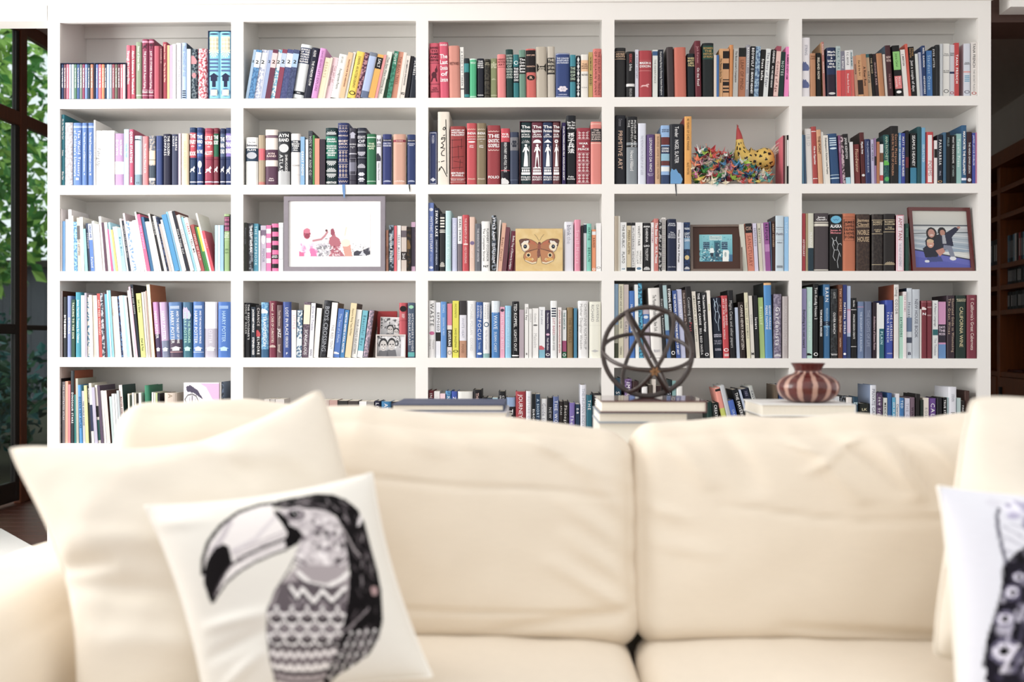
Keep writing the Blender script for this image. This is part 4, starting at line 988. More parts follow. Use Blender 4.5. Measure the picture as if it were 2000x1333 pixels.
# ---- fourth shelf ----------------------------------------------------------
cell(0, 3, '''
50 94 130 ccc8cc p side=6a4028
99 143 195 3a4048 h | v fff .3 .68 IN THE BEGINNING
146 189 185 8a9ac8 h | v fff .35 .62 GWINNA
192 229 225 2a5a48 p | v e8ecd0 .05 .9 TALKING TO THE SUN
233 297 145 2a9cb0 h | v fff .12 .78 James Herriot's Treasury for Children
300 338 180 f4f4f4 p -14
340 363 152 b8b4c0 p -20
366 394 200 f0ece0 p -24 c2=4a88a8
396 429 175 f4f2f0 p -26
431 459 180 e8e0d0 p -30
461 491 180 f4ece8 p -40 side=6a4a3c
494 528 158 c03a34 p -60 | v f4d0c8 .1 .9 APPLE TREE CHRISTMAS
530 560 155 4a5464 p -66 c2=c0c4cc
562 584 150 785a64 p -78
586 613 165 5cb8dc p -82
615 632 125 d0e8f0 p -82
634 658 125 8ccce8 p -80 side=806a60
660 690 190 f0eee4 p -62 | v bba .2 .8 Strega
692 732 190 f2ecec p -62
735 756 190 3a4a78 p -84 c2=6aa0d0
758 798 180 f4f4f0 p -82
800 824 180 a8d4e0 p -82
826 848 185 f0f0f0 p -82
850 868 200 4a4a50 p -92
870 890 125 e8e0dc p -100
892 912 85 f0c0d0 p -96
914 944 60 243044 p -92 side=38302c | v ccc .05 .9 WINGS AND ROOTS
947 998 155 d8dc88 p -56 | v 5a6a20 .1 .3 Just a Story | v 5a6a20 .7 .9 Owl & Fox
1000 1023 145 f0e8e0 p -52
1025 1044 140 e8e0d8 p -52
1046 1060 130 c0a8a0 p -54
1062 1098 60 f4eccc p -58 side=c07848 solo=1
1112 1168 250 d8a0d0 h -44 | b 5a4a70 .58 1 | v fff .16 .66 HARRY POTTER | e house fff .82 .89
1174 1256 250 c8b0d0 h -34 | b 8890a8 .7 1 | v fff .16 .68 HARRY POTTER | e house fff .82 .89
1259 1397 250 5a86b8 h -18 | b 5a4a60 .68 1 | e bars d8e4f4 .07 .12 | v fff .16 .75 AND THE GOBLET OF FIRE/HARRY POTTER | e house fff .8 .88 | b d8a8a8 .9 .91
1403 1500 252 4a7a9a h -6 | e leaf c8c0d8 .05 .3 | b 3a7a8a .5 1 | v c0ecdc .18 .74 AND THE PRISONER/HARRY POTTER | e house c0ecdc .8 .88
1509 1624 248 4a80c0 h | e bars d8e4f4 .07 .12 | v fff .16 .75 AND THE HALF-BLOOD PRINCE/HARRY POTTER | e house fff .8 .88 | b d8e4f4 .9 .91
1633 1769 250 f4f4f8 h side=f0c0b0 | b c4c0cc .48 1 | v e4e4ec .5 .75 OTTER | e house f4f4f8 .8 .88
1780 1910 250 2f78c4 h | e bars bcd8f4 .07 .12 | v bcdcf8 .16 .72 HARRY POTTER | e house bcdcf8 .8 .88
''')
cell(1, 3, '''
52 133 260 2c2e34 h | v fff .03 .95 THE EXECUTIONER'S/SONG OF MAILER
139 189 305 33404e p | v fff .05 .5 JACKRABBIT PAROLE | v fff .6 .95 STEPHEN REID
193 246 285 2a2a30 p | v e8e0e0 .05 .4 CHANCE | e leaf c83848 .45 .6 | v fff .6 .95 ELMORE
249 330 255 4a90c0 j c2=8ac0dc | e leaf e8f4f8 .1 .2 | v fff .25 .8 TRANSMISSION | b 2a6a90 .85 1
334 414 240 8a3050 h | v f8e8dc .04 .18 Kurzweil | v f8e8dc .22 .74 A CASE OF CURIOSITIES | e fan f8e8dc .77 .82
418 480 285 7a6468 h | v e8dcd0 .1 .4 Toni Morrison | v fff .45 .62 JAZZ | v e8dcd0 .75 .9 knopf
484 575 250 3a5aa0 h side=b0aca4 | v fff .1 .6 LOST IN PLACE | v fff .62 .82 KOREN ZAILCKAS | h fff .9 .95 F
580 630 340 f4ece8 p | v e0c0cc .1 .7 LITTLE
632 688 338 5a7e9c p 12 c2=e0e8ec | b dfe8ee .6 .75
691 760 250 6a5a6a p 28 c2=8a7a88 | b f0e4d0 .05 .4 | v fff .5 .95 SCANDALOUS
763 811 262 ececf0 p 32 side=302c2e | v b0b0c8 .05 .5 Girls in Trucks | v 99a .85 .97 KING
813 868 315 f6f4f0 p 42
876 962 230 303238 h 60 c2=4a4c54 | v b8bcc4 .1 .9 BOYS CROSSING
965 1028 255 f4f2f0 p 56 side=8a6a44 | v b8b8b8 .4 .85 THE RED TENT
1031 1097 320 4a80c8 p 58 | v c8dcf4 .1 .7 The Taste of a Whale | e leaf fff .88 .93
1100 1150 335 3a90c8 p 58 | v fff .05 .9 MARTHA GRIMES & FOUL MATTER
1156 1222 260 ecdcb4 p 70 side=5a3a2c | v 7a6a3a .1 .6 Aquarius Rising Tessa McWatt
1226 1288 330 f0f0ec p 58 | v 444 .2 .92 YOUR CHILD'S SELF-ESTEEM
1292 1350 340 7ac4d4 p 62 | b f4f4f4 .86 1 | v 3a7a90 .1 .75 Beautiful Boy
1353 1408 335 8a8494 h 72 c2=c8b0c0 side=6a4a3c
1746 1836 260 c84a58 h in=.03 | e oval 2a1a20 .05 .17 | v fff .2 .28 DODY | b a83040 .32 .33
1841 1914 258 566880 j | e circle a0d8b8 .04 .12 | v fff .2 .88 HITCHHIKER'S GUIDE/DOUGLAS ADAMS | b 6ac0c0 .9 .98
''')
cell(2, 3, '''
54 141 235 f2f2f2 h | v 1c1c1c .05 .47 WASTE | e circle d070a0 .53 .61 | v aaa .68 .85 Tristram/Stuart
146 196 255 eceff6 p | v 777 .18 .52 EXPOSED | b 333 .54 .7
199 261 248 5a9ad8 j side=8aa0b0 | v d4e8fa .05 .2 SONG | v d4e8fa .28 .6 DESIGNING THE PIECE
269 320 268 f0e4e0 p | b e08aa0 .0 .4 | b 4a4648 .48 .8 | e ring aaa .86 .95 | v fff .5 .78 SUSTAIN
327 394 238 e8e44a p | v 8a8a30 .05 .3 INCOGNITO | v 6a6a20 .48 .82 DAVID EAGLEMAN | e ring 333 .86 .91
400 478 238 e8e8f0 j | b 4a4648 0 .25 | v b0b0c0 .3 .65 WHITE HEAT | b c89a7c .7 1 | v 8a5a40 .76 .92 FOOD
484 580 238 f4f4f4 h | v d8d8d8 .06 .6 MICHAEL POLLAN | v d8d8d8 .65 .88 COOKED
584 655 252 2468b0 h | v fff .06 .3 GOLEMAN/DANIEL | v fff .32 .68 FOCUS | v d0e4f8 .72 .85 The Hidden | e circle fff .9 .95
658 728 255 f4f4f4 h | v aaa .04 .3 FRIEDMAN/THOMAS | e ring 3a6a8a .35 .45 | v aab .5 .85 Hot, Flat, and Crowded | b 9ac0c0 .92 1
750 837 240 e4eef4 h | b 3a8ac8 .2 1 | v f0f8ff .06 .5 THE WAVE | v f0f8ff .54 .9 SUSAN CASEY
842 892 305 f0b4cc p | e oval 5a4a60 .03 .1 | v fadce8 .15 .85 PILL HEAD BLUE
896 964 292 9cd0ec h | v c8e8fa .1 .8 THE GENOMICS OF ICE
972 1046 245 22242a h side=3a3434 | v fff .04 .46 TED KOPPEL | v fff .5 .88 LIGHTS OUT | b fff .95 .97
1050 1102 335 c0b4bc p
1110 1150 272 f2f2f0 p | v 777 .06 .3 Tina Fey | h 333 .9 .95 S
1154 1188 325 f0f0ee p | v ccc .1 .8 SHELF
1192 1258 320 f6f6f4 p | v aaa .1 .28 Outliers | e circle 777 .32 .36 | v ccc .5 .8 Malcolm
1264 1330 305 f0f2f4 p | b 8ac0d4 .8 1 | e leaf d05a6a .74 .84 | v 99a .06 .35 Jonah Lehrer
1334 1388 340 4a4060 h | v fff .05 .4 The Universe Within | e circle e8c0d8 .48 .54 | v fff .58 .84 Neil Shubin | e ring fff .9 .96
1391 1459 238 f2f4f4 j | e bars 1c2c50 .12 .28 | v c05070 .3 .6 JUST BABIES | v 444 .6 .87 ORIGIN OF GOOD
1467 1509 310 f4f0ee p | v c06060 .05 .9 JOSHUA FOER MOONWALKING EINSTEIN
1517 1562 340 eef0f0 p | v 3a8a8a .05 .4 THE GHOST IN | b b05080 .64 .87 | b 1f7a58 .87 1 | e ring fff .9 .97
1567 1637 310 a08a64 h side=242424 | v 7a6844 .2 .7 THE TRAVELS
1642 1677 318 4a94b4 p side=242424
1690 1799 238 f2f2f2 h | v aaa .05 .85 CHRISTIANE NORTHRUP/Mother Daughter Wisdom
1808 1937 248 f0f0e4 h | v aaa .05 .36 DAWKINS/RICHARD | b d8d8cc .42 .423 | e diamond ccc .85 .9
''')
cell(3, 3, '''
50 97 55 9ab8d0 j | b b8b8a8 .55 .8 | b 5a604c .8 1
99 154 58 e0dcc4 p | v 666 .03 .6 KANDINSKY AND DER BLAUE REITER | v 666 .84 .96 TERRAIL
157 209 62 cfc4c0 p | v 99 .5 .9 CALDER
213 280 130 2f80cc h -14 | v fff .2 .6 Henri Moore Stone
286 323 62 f0f4f4 p -30
326 370 48 4ab0d0 p -46 c2=206a88 side=3a3430
373 448 330 c8c0cc j -34 | b 3a80c0 .1 .3 | e rose f0f4f8 .12 .2
458 583 95 f0eeea h -62 | v 333 .1 .62 The Museum of Modern Art, New York | h 99a .88 .92 Museum/Modern
588 624 55 303234 j -66 | v ccc .2 .9 Drawing the Renaissance
627 670 68 b8d4d8 p -62 | b 4a7ab0 .62 1
674 722 65 1c1c1e j -68 | v fff .05 .4 ETERNAL EGYPT | e ring fff .9 .96
727 774 125 2f60a8 p -46 | v fff .05 .95 THE VATICAN COLLECTIONS MUSEUM OF ART
777 832 112 ccd0ea j -48 | v fff .15 .6 FRONTIERS
835 874 120 5a4a44 p -48 | v c8b8b0 .04 .6 Gods and Heroes of the Temple
880 938 80 302c30 j -58 | v ccc .15 .5 Conserving the | v c84a58 .5 .7 Past
942 984 135 ebe6da p -50 | v aa9 .06 .9 AMERICAN ART Treasures
987 1032 140 26262a p -44 | v fff .02 .5 THE BLACK CANOE | v ddd .55 .95 BILL REID HAIDA
1036 1086 145 3a3c40 p -40 | v fff .04 .6 The Louvre: European Paintings | e ring fff .92 .97
1094 1130 125 f2eee6 p -38 | v cc8 .2 .4 ASIA
1136 1234 200 1c2c44 h -24 | e bolt d8ecff .01 .58 | h dde .6 .66 AMERICAN/SERMONS | h aab .7 .78 THE ARTS/OF SPIRIT | h dde .84 .88 ROBERT/HUGHES
1240 1306 180 cc2038 h -24 | v fff .05 .7 MICHAEL WOOD/ART OF THE WESTERN WORLD | e ring fff .84 .9 | e bars fff .93 .97
1312 1370 122 26262c h -28 | v ccc .15 .85 Magna Carta and other papers
1386 1418 310 c4d0e4 p -24
1422 1488 250 3a2a26 h -24 | v f0e8e0 .05 .85 CARINE HENRY-ROENITZEN
1494 1535 148 e8e4c8 p -38 side=302824 | v aa9 .15 .7 THE LIVES OF ANIMALS
1540 1578 182 e8e4dc p -30 | v bbb .3 .7 VIDEO | h 444 .9 .96 M
1582 1630 180 2c2e34 h -22 side=342e2c | v fff .35 .68 lovers
1637 1690 202 b4d088 p -24 | v e4f4c8 .15 .5 Rosebud
1694 1776 42 3a98d4 h -18 side=404a48 | b f0c080 0 .03 | v fff .3 .62 REVARD MURAILLE/PIERRE PANTINE
1782 1870 165 a8a0b4 h c2=807890 | v fff .2 .82 Gardenista | e fan fff .93 .97 | t with large white lettering
1880 1941 190 c4bcbc h | v d8d4d4 .15 .8 GARDEN REFLECTING
''')
cell(4, 3, '''
60 108 105 9c96c0 p | v 445 .3 .85 Everything is its own reward
112 170 88 c4e4dc p | v f0fcf8 .2 .75 NEW TREEHOUSES OF THE WORLD | e leaf 222 .92 .96
181 236 52 1e2022 h side=343434 | v fff .05 .48 Tom Kundig Houses 2 | e ring fff .92 .97
241 284 180 1e1e20 p | v fff .22 .65 TOM KUNDIG: HOUSES
289 358 58 2478a8 h | v fff .04 .24 BARN | v c8e0f0 .32 .7 PRESERVATION & ADAPTATION | b 1c3a5a .5 .56 | b 6ab0d8 .56 .58
365 441 105 303436 j c2=484c50 | v fff .34 .65 OLIVER RANCH | v ccc .05 .14 KAATZ | e zig fff .92 .97
446 489 62 7a4a30 p | v e8b890 .05 .36 TINY HOMES | v e0c0a0 .42 .65 Simple Shelter | v e0c0a0 .72 .85 Lloyd Kahn
493 532 62 20408c p | v fff .24 .72 MATERIAL WORLD | e circle fff .92 .96
536 574 75 bccce8 p | b d8a0c0 .32 .34 | b e0d0e8 .34 .65 | b 34507a .7 1
580 640 202 1f1f22 h | v fff .04 .15 Borden | b ddd .19 .2 | v fff .27 .68 IMAGINE DESIGN CREATE | b ddd .8 .81
649 719 240 7a90b4 h | b d898b8 .09 .1 | v dce8f8 .18 .88 THE BIOGRAPHY OF A BUILDING
722 801 238 74809c h | v a8b4cc .15 .8 THE LIGHTS OF LIFE
806 848 248 3a2a38 p | v c8b0b8 .25 .85 Architecture of Science Fiction
851 874 255 f0f0f0 p
876 927 270 f0f4f4 p | b 2a7a8a .45 1 | v c8e8ec .5 .8 PLAIN
944 1028 225 1c50b8 h | v fff .2 .82 THE LIKENESS/TANA FRENCH | e circle aac .9 .93
1032 1084 60 ecebe8 j side=a45a34 | v aaa .04 .16 Living | v 999 .2 .4 COLOR
1087 1128 180 bce4d4 p | v 3a7a6a .34 .72 EXTERIORS
1131 1164 135 f4eef0 p | v d0a0b0 .05 .6 THE ROOMS
1167 1222 98 dce4ec j side=2a4a6a | b 7a90b0 .42 .62 | b 5a6478 .7 .78 | v 446 .2 .42 Houses | h 446 .9 .96 B
1225 1310 110 ccd4dc h | v 667 .14 .7 NEW HOUSE BOOK
1312 1322 320 f0ece8 p
1324 1379 230 8c2c40 h | b e8a8b0 .02 .025 | e leaf f4e8e8 .1 .16 | h fff .2 .26 N
1381 1434 230 8c2c40 h | b e8a8b0 .02 .025 | h e8c8c8 .1 .13 ALICE | h e8c8c8 .24 .27 ROUX
1441 1497 228 e8ecec p | v 667 .05 .45 A Pattern Language | b 2a7a80 .5 .6 | v 99a .65 .95 The Timeless
1501 1579 242 d8a0c8 p | b 3a3448 .4 .72 | h e8d8e8 .42 .6 DAYS/THE/MOON | b 6a9acc .75 1
1592 1680 175 463440 h | v d8c0a8 .05 .9 Illustrated Guide to Winemaking/The Great Wines | t brown wine
1686 1800 175 26423a h | h d8d0b0 .05 .1 MUSCATINE/AMERINE | v e8dcb0 .18 .82 CALIFORNIA WINE
1806 1914 170 8c2c48 h | h e8c8c0 .05 .08 JAMES/LAUBE | v f4e8e0 .11 .87 California's Great Cabernets
''')
# ---- fifth shelf, partly hidden by the sofa ---------------------------------
cell(0, 4, '''
50 84 165 303236 p c2=6a6c70 | v fff .05 .4 EARTH ATLAS
90 122 200 8a8488 p | v e8e4e8 .05 .9 THE ILLUSTRATED ATLAS
125 154 195 f0b098 p
156 180 230 d88a90 p
182 222 80 38444a h side=b4602c | v e8e8e8 .3 .95 DINOSAUR STARS
224 244 340 2a8a88 p -6
246 272 165 c0c0b4 p -10
278 316 235 3a98d0 h -20 | v 1c4a78 .2 .85 OCEAN SKY ATLAS
319 346 300 c8c8cc p -16 | v 555 .2 .9 THE WORLD ROUND
348 380 240 dcdca0 p -26
383 408 240 404448 p -34 | v fff .05 .5 PROMONTORY
412 440 215 e8e4d8 p -40 | b 2a3a60 .36 .8
444 478 260 c0bcd0 p -38
482 510 235 e8e4dc p -46 | b 202428 .36 .55 | b 1f6a68 .6 .95
514 543 240 6a5a70 p -46
546 574 295 f0f0f0 p -44
577 617 295 dcdcd4 p -46 side=7a5048
634 658 360 c8d8d8 p -34
660 688 330 e8ecec p -34
692 714 335 f0f0f0 p -34
718 742 295 c4ccd0 p -38
745 782 235 f0e8e4 p -42 side=2a5a56 | v 8a2030 .2 .5 MASTER EYES
815 835 330 e8e0d0 p -14
838 856 345 4a5a50 p -14
862 882 320 f0ece4 p -14
886 906 325 d8d4c8 p -14
910 930 330 3a3028 p -14
934 960 320 f0f0ec p -14
992 1048 240 2a8a6a h -10
1062 1082 315 e8e4e0 p
1086 1104 320 f0f0e0 p
1108 1124 322 c8d8a0 p
1128 1150 325 303038 p
1196 1330 322 d8ccc0 h | v a89880 .02 .1 A
1800 1818 205 c8c4c0 p
1822 1842 200 6a7a90 p c2=303840
''')
cell(1, 4, '''
284 340 445 d0ccc8 p
344 400 445 c8c4c0 p
404 500 446 dcd8d4 p
905 988 455 c8b8b0 p
990 1078 455 c8a8a0 p
1082 1188 462 404040 p
1192 1300 464 5a5250 p
1312 1394 470 f4f4f4 p
1397 1474 470 a8a4a0 p
1478 1544 465 26284a h | v fff .04 .3 LOC
1550 1660 470 2488b8 h | v fff .05 .4 ATLAS
1665 1790 472 2a2a2c p
1800 1908 470 2c2c30 p
''')
cell(2, 4, '''
54 121 350 7a2030 h | v fff .05 .3 INDIA
126 187 360 f0f0ee p | v ddd .1 .6 ITALY
191 247 385 f4d8e0 p
250 314 355 2a7ab0 h c2=5aa0cc | v fff .1 .4 Natural
317 378 360 2458b8 h | v fff .1 .4 Zoo
382 544 362 ecece8 h | v 222 .15 .75 World
548 640 342 26242a h | v f4d0c8 .06 .6 THE COMPLETE
646 700 425 2a2a2e h | v fff .1 .6 HEART
703 755 428 2a4a50 p
759 818 430 b8dce4 p
826 898 360 2a2c32 h | v fff .08 .8 CIVILIZATION/INCYCLOPEDIA
907 1007 425 38323a h | b 9ab4d8 0 .2 | v fff .25 .95 THROUGH
1011 1121 362 b02038 h | v fff .06 .5 JOURNEY
1125 1181 358 eceef2 h | v c4c8d4 .1 .9 FUTURE OF FLIGHT
1186 1227 388 242a30 p | v fff .3 .9 EUROPE
1229 1277 390 244a6a p | v c8dcec .1 .9 A SHORT HISTORY
1282 1352 440 eceef0 h | v 99a .1 .9 Guide to Mexico
1359 1415 430 2c2e34 h | v ccc .2 .9 NEW YORK
1418 1481 418 6a7cac h | v fff .08 .8 THE WORLD
1487 1522 470 403836 p | v ccc .1 .9 ATLAS
1526 1584 465 4a4644 h c2=2a2826 | v f0ece8 .1 .9 Photography
1592 1655 485 8a78c0 h | v fff .3 .9 The Book
1662 1705 500 2a4a68 p | v fff .1 .8 E-B
1714 1777 290 e6e8f0 h | v b0b4c4 .06 .7 THE HUMAN BODY
1780 1842 400 20788a h | v fff .1 .6 THE
1848 1934 380 2a2628 h | v fff .1 .8 ADVENTURES
''')
cell(3, 4, '''
52 130 215 2a5a70 h | v fff .2 .9 STARS
166 244 225 9a80b0 h c2=6a5080 | v fff .05 .4 IMPRESS
249 320 250 4a3030 h | v e8d8d0 .1 .5 PAINT
352 418 310 f4f4f4 h
426 465 290 5a5048 p
470 505 230 e0d8d0 p
512 560 300 402828 p
616 680 235 2c4448 h | v dde .1 .5 LIGHT
682 722 245 90b8b8 p
724 795 305 f4f4f0 h
1080 1140 475 1f4a44 h -24
1150 1215 480 202824 h -70 | v fff .05 .5 CREATION
1285 1345 315 f0a090 h -178 | b d8e070 .36 1 | b 302828 .02 .06
1348 1398 290 d0d4d8 h -182
1402 1468 450 3a70c8 h -140 | v c0d8f4 .2 .8 GRAND CANYON
1500 1566 330 1c2028 h -172 | v fff .06 .6 THE MAVERICKS
1570 1595 340 c4d0e4 p -170
1600 1680 320 26304a h -172 | v fff .2 .8 FORAGE | v aac .04 .14 101
1684 1728 295 c8ccc8 h -178 | v 667 .08 .9 CALVIN'S BOOK OF TREES
1796 1828 290 7a6a58 p
1836 1900 290 2a4a7a h | v fff .3 .6 CITY
''')
cell(4, 4, '''
345 410 450 c02838 h
413 455 405 d8dce0 p
460 524 400 2c3034 h c2=8a9098
528 594 415 ece8e4 h
600 657 410 1f5068 h | h c8e0e8 .1 .16 PE
662 776 480 2a302a h | h e0d8b8 .1 .18 LK
784 847 285 e8ecf4 h side=98aac8 | v 889 .06 .7 PRIVATE GARDENS
852 914 365 5a4068 h c2=7a6088 | v fff .08 .6 new organic
919 961 420 e4e8e4 p | v 444 .1 .7 MEXICAN
966 1011 368 1c6cac h
1016 1048 415 5cb8dc p | v fff .1 .7 ZEN IN AMERICA
1051 1089 375 f0f0f4 p | v 667 .2 .8 Classical Flags
1092 1140 420 2a84c0 h | v d8ecfa .05 .3 TED | h fff .4 .5 N
1146 1199 425 dcdcec p | v aab .1 .8 THE CITY
1203 1254 415 8a7484 h | v 4a3848 .2 .7 WINE
1262 1312 380 302a2a h
1314 1342 440 2c4038 p
1346 1398 420 ece6dc p | v bbb .2 .8 ROSE
1402 1481 425 7a50a4 h | v fff .1 .7 CALM
1487 1545 420 26242e h
1550 1588 415 202028 p | v fff .05 .8 TRUE STORY
1591 1608 415 bcd8dc p
1612 1697 305 eceef6 h | v 99a .12 .25 STEVEN | v 556 .42 .8 ROME
1701 1737 420 c4d8d8 p
1742 1778 450 302422 p | v ddd .1 .7 FIRE
1782 1832 345 5a3c34 h
''')

# ------------------------------------------------------------------ make the books
chars = sorted({ch for b in BOOKS for op in b['ops'] if op[0] in ('v', 'h', 'u') for ch in op[4]} | set('THE POUT-KeyMadlinACEbs.vntrufTg'))
build_glyphs([c for c in chars if c not in ' /'])
BAY = ['window-end bay', 'second bay from window', 'middle bay', 'fourth bay from window', 'bay nearest cherry shelves']
ROWN = ['top shelf', 'second shelf', 'third shelf', 'fourth shelf', 'fifth shelf']
order = sorted(range(len(BOOKS)), key=lambda i: -BOOKS[i]['area'])
SINGLE = set(order[:293]) | {i for i, b in enumerate(BOOKS) if b.get('solo') or b['ribbon']}
ORD = ['first', 'second', 'third', 'fourth', 'fifth', 'sixth', 'seventh', 'eighth', 'ninth', 'tenth', 'eleventh', 'twelfth', '13th', '14th', '15th', '16th']
def look(b):
    size = 'thin' if b['wpx'] < 9 else ('thick' if b['wpx'] > 18 else '')
    tall = 'tall' if b['hpx'] > 128 else ('short' if b['hpx'] < 82 else '')
    noun = {'h': 'hardback', 'o': 'ribbed hardback', 'j': 'jacketed book', 'p': 'paperback'}[b['kind']]
    return ' '.join(q for q in (tall, size, cname(b['col']), noun) if q)
cells = {}
for i, b in enumerate(BOOKS): cells.setdefault((b['row'], b['colm']), []).append(i)
labels = {}
for key, idx in cells.items():
    idx.sort(key=lambda i: BOOKS[i]['xpx'])
    place = '%s, %s' % (ROWN[key[0]], BAY[key[1]])
    base = {}
    for i in idx:
        b = BOOKS[i]; s = look(b)
        if b['word']: s = '%s %s' % (s, b['word'])
        base[i] = s
    cnt = {}
    for i in idx: cnt.setdefault(base[i], []).append(i)
    for s, L_ in cnt.items():
        for k, i in enumerate(L_):
            lab = '%s, %s' % (s, place) if len(L_) == 1 else '%s, %s such from window, %s' % (s, ORD[min(k, 15)], place)
            if len(lab.split()) > 16: lab = lab.replace('tall ', '').replace('thick ', '')
            labels[i] = lab
stuff = MB()
seen = {}
CASES = {}
for i, b in enumerate(BOOKS):
    cov, pg, pr, tx = book_parts(b)
    if i in SINGLE:
        o = cov.build('book', M_BOOK, None, loc=b['loc'], rot=(0, b['th'], 0))
        tag(o, labels[i], 'book', 'books on the %s, %s' % (ROWN[b['row']], BAY[b['colm']]))
        if pg.v: pg.build('page_block', M_PAGE, o)
        for nm, q in pr:
            if q.v: q.build(nm, M_BOOK, o)
        for nm, q in tx:
            if q.v: q.build(nm, M_INK, o)
        if b['ribbon']:
            rc, fx, rl = b['ribbon']; x = (float(fx)-0.5)*b['w']; L_ = float(rl); rb = MB()
            y0 = -b['loc'][1]-0.0015
            pts = [(0.02, 0.0006), (y0+0.002, 0.0006), (y0, 0.0002), (y0-0.0008, -0.004), (y0-0.0012, -L_*0.5), (y0-0.001, -L_)]
            wd = 0.0115 if L_ > 0.052 else 0.0045; vv = []
            for k, (yy, zz) in enumerate(pts):
                sh = -0.003*math.sin(k*0.9) if k > 3 else 0; tp = 0.35 if k == len(pts)-1 else 1
                vv += [(x-wd/2*tp+sh, yy, zz), (x+wd/2*tp+sh, yy, zz), (x+wd/2*tp+sh, yy+0.0004, zz+0.0004), (x-wd/2*tp+sh, yy+0.0004, zz+0.0004)]
            ff = []
            for k in range(len(pts)-1):
                for j in range(4): ff.append((4*k+j, 4*k+(j+1) % 4, 4*k+4+(j+1) % 4, 4*k+4+j))
            rb.add(vv, ff, rc); rb.build('ribbon_bookmark', M_INK, o)
        b['obj'] = o
    else:
        R = Matrix.Rotation(b['th'], 3, 'Y')
        for mbx, mi in [(cov, 0), (pg, 1)]+[(q, 0) for _, q in pr]+[(q, 2) for _, q in tx]:
            mbx.m = [mi]*len(mbx.f); stuff.join(mbx, b['loc'], R)
so = stuff.build('remaining_books', [M_BOOK, M_PAGE, M_INK], None)
tag(so, 'the thinner remaining books packed between the others on the white shelves', 'books', kind='stuff')

# slipcases
def slipcase(x0, x1, z0, z1, y0, y1, col, label, t=0.0022):
    mb = MB()
    mb.box(x0, x0+t, y0, y1, z0, z1, col); mb.box(x1-t, x1, y0, y1, z0, z1, col)
    mb.box(x0+t, x1-t, y0, y1, z0, z0+t, col); mb.box(x0+t, x1-t, y0, y1, z1-t, z1, col); mb.box(x0+t, x1-t, y1-t, y1, z0+t, z1-t, col)
    o = mb.build('slipcase', M_BOOK); tag(o, label, 'slipcase'); return o
def cx(c, X, Y=0.006): return at_y([105, 465, 825, 1190, 1555][c]+X*(0.185 if c == 4 else 0.18), 600, Y)[0]
zs0 = ZT-OH; zs1 = ZT-PZZ-OH
ztales = at_y(150, 30+518*.18, 0.006)[2]
slipcase(cx(0, 70)+0.001, cx(0, 440), zs0, ztales, 0.004, 0.118, '1b2d55', 'navy slipcase holding small story books against the end upright')
slipcase(cx(0, 441), cx(0, 785), zs0, ztales, 0.004, 0.118, '1b2d55', 'navy slipcase holding small story books beside two rose hardbacks')
zc = at_y(1050, 205+178*.18, 0.006)[2]
slipcase(cx(2, 1054), cx(2, 1498), zs1, zc, 0.005, 0.2, '5a1c34', 'maroon slipcase holding four volumes with white carved figures')
zc = at_y(430, 30+168*.18, 0.006)[2]
slipcase(cx(0, 1671), min(cx(0, 1931), XS[0]+OW/2-.0005), zs0, zc, 0.005, 0.215, '1c3468', 'navy slipcase holding two tall pale blue volumes on the top shelf')

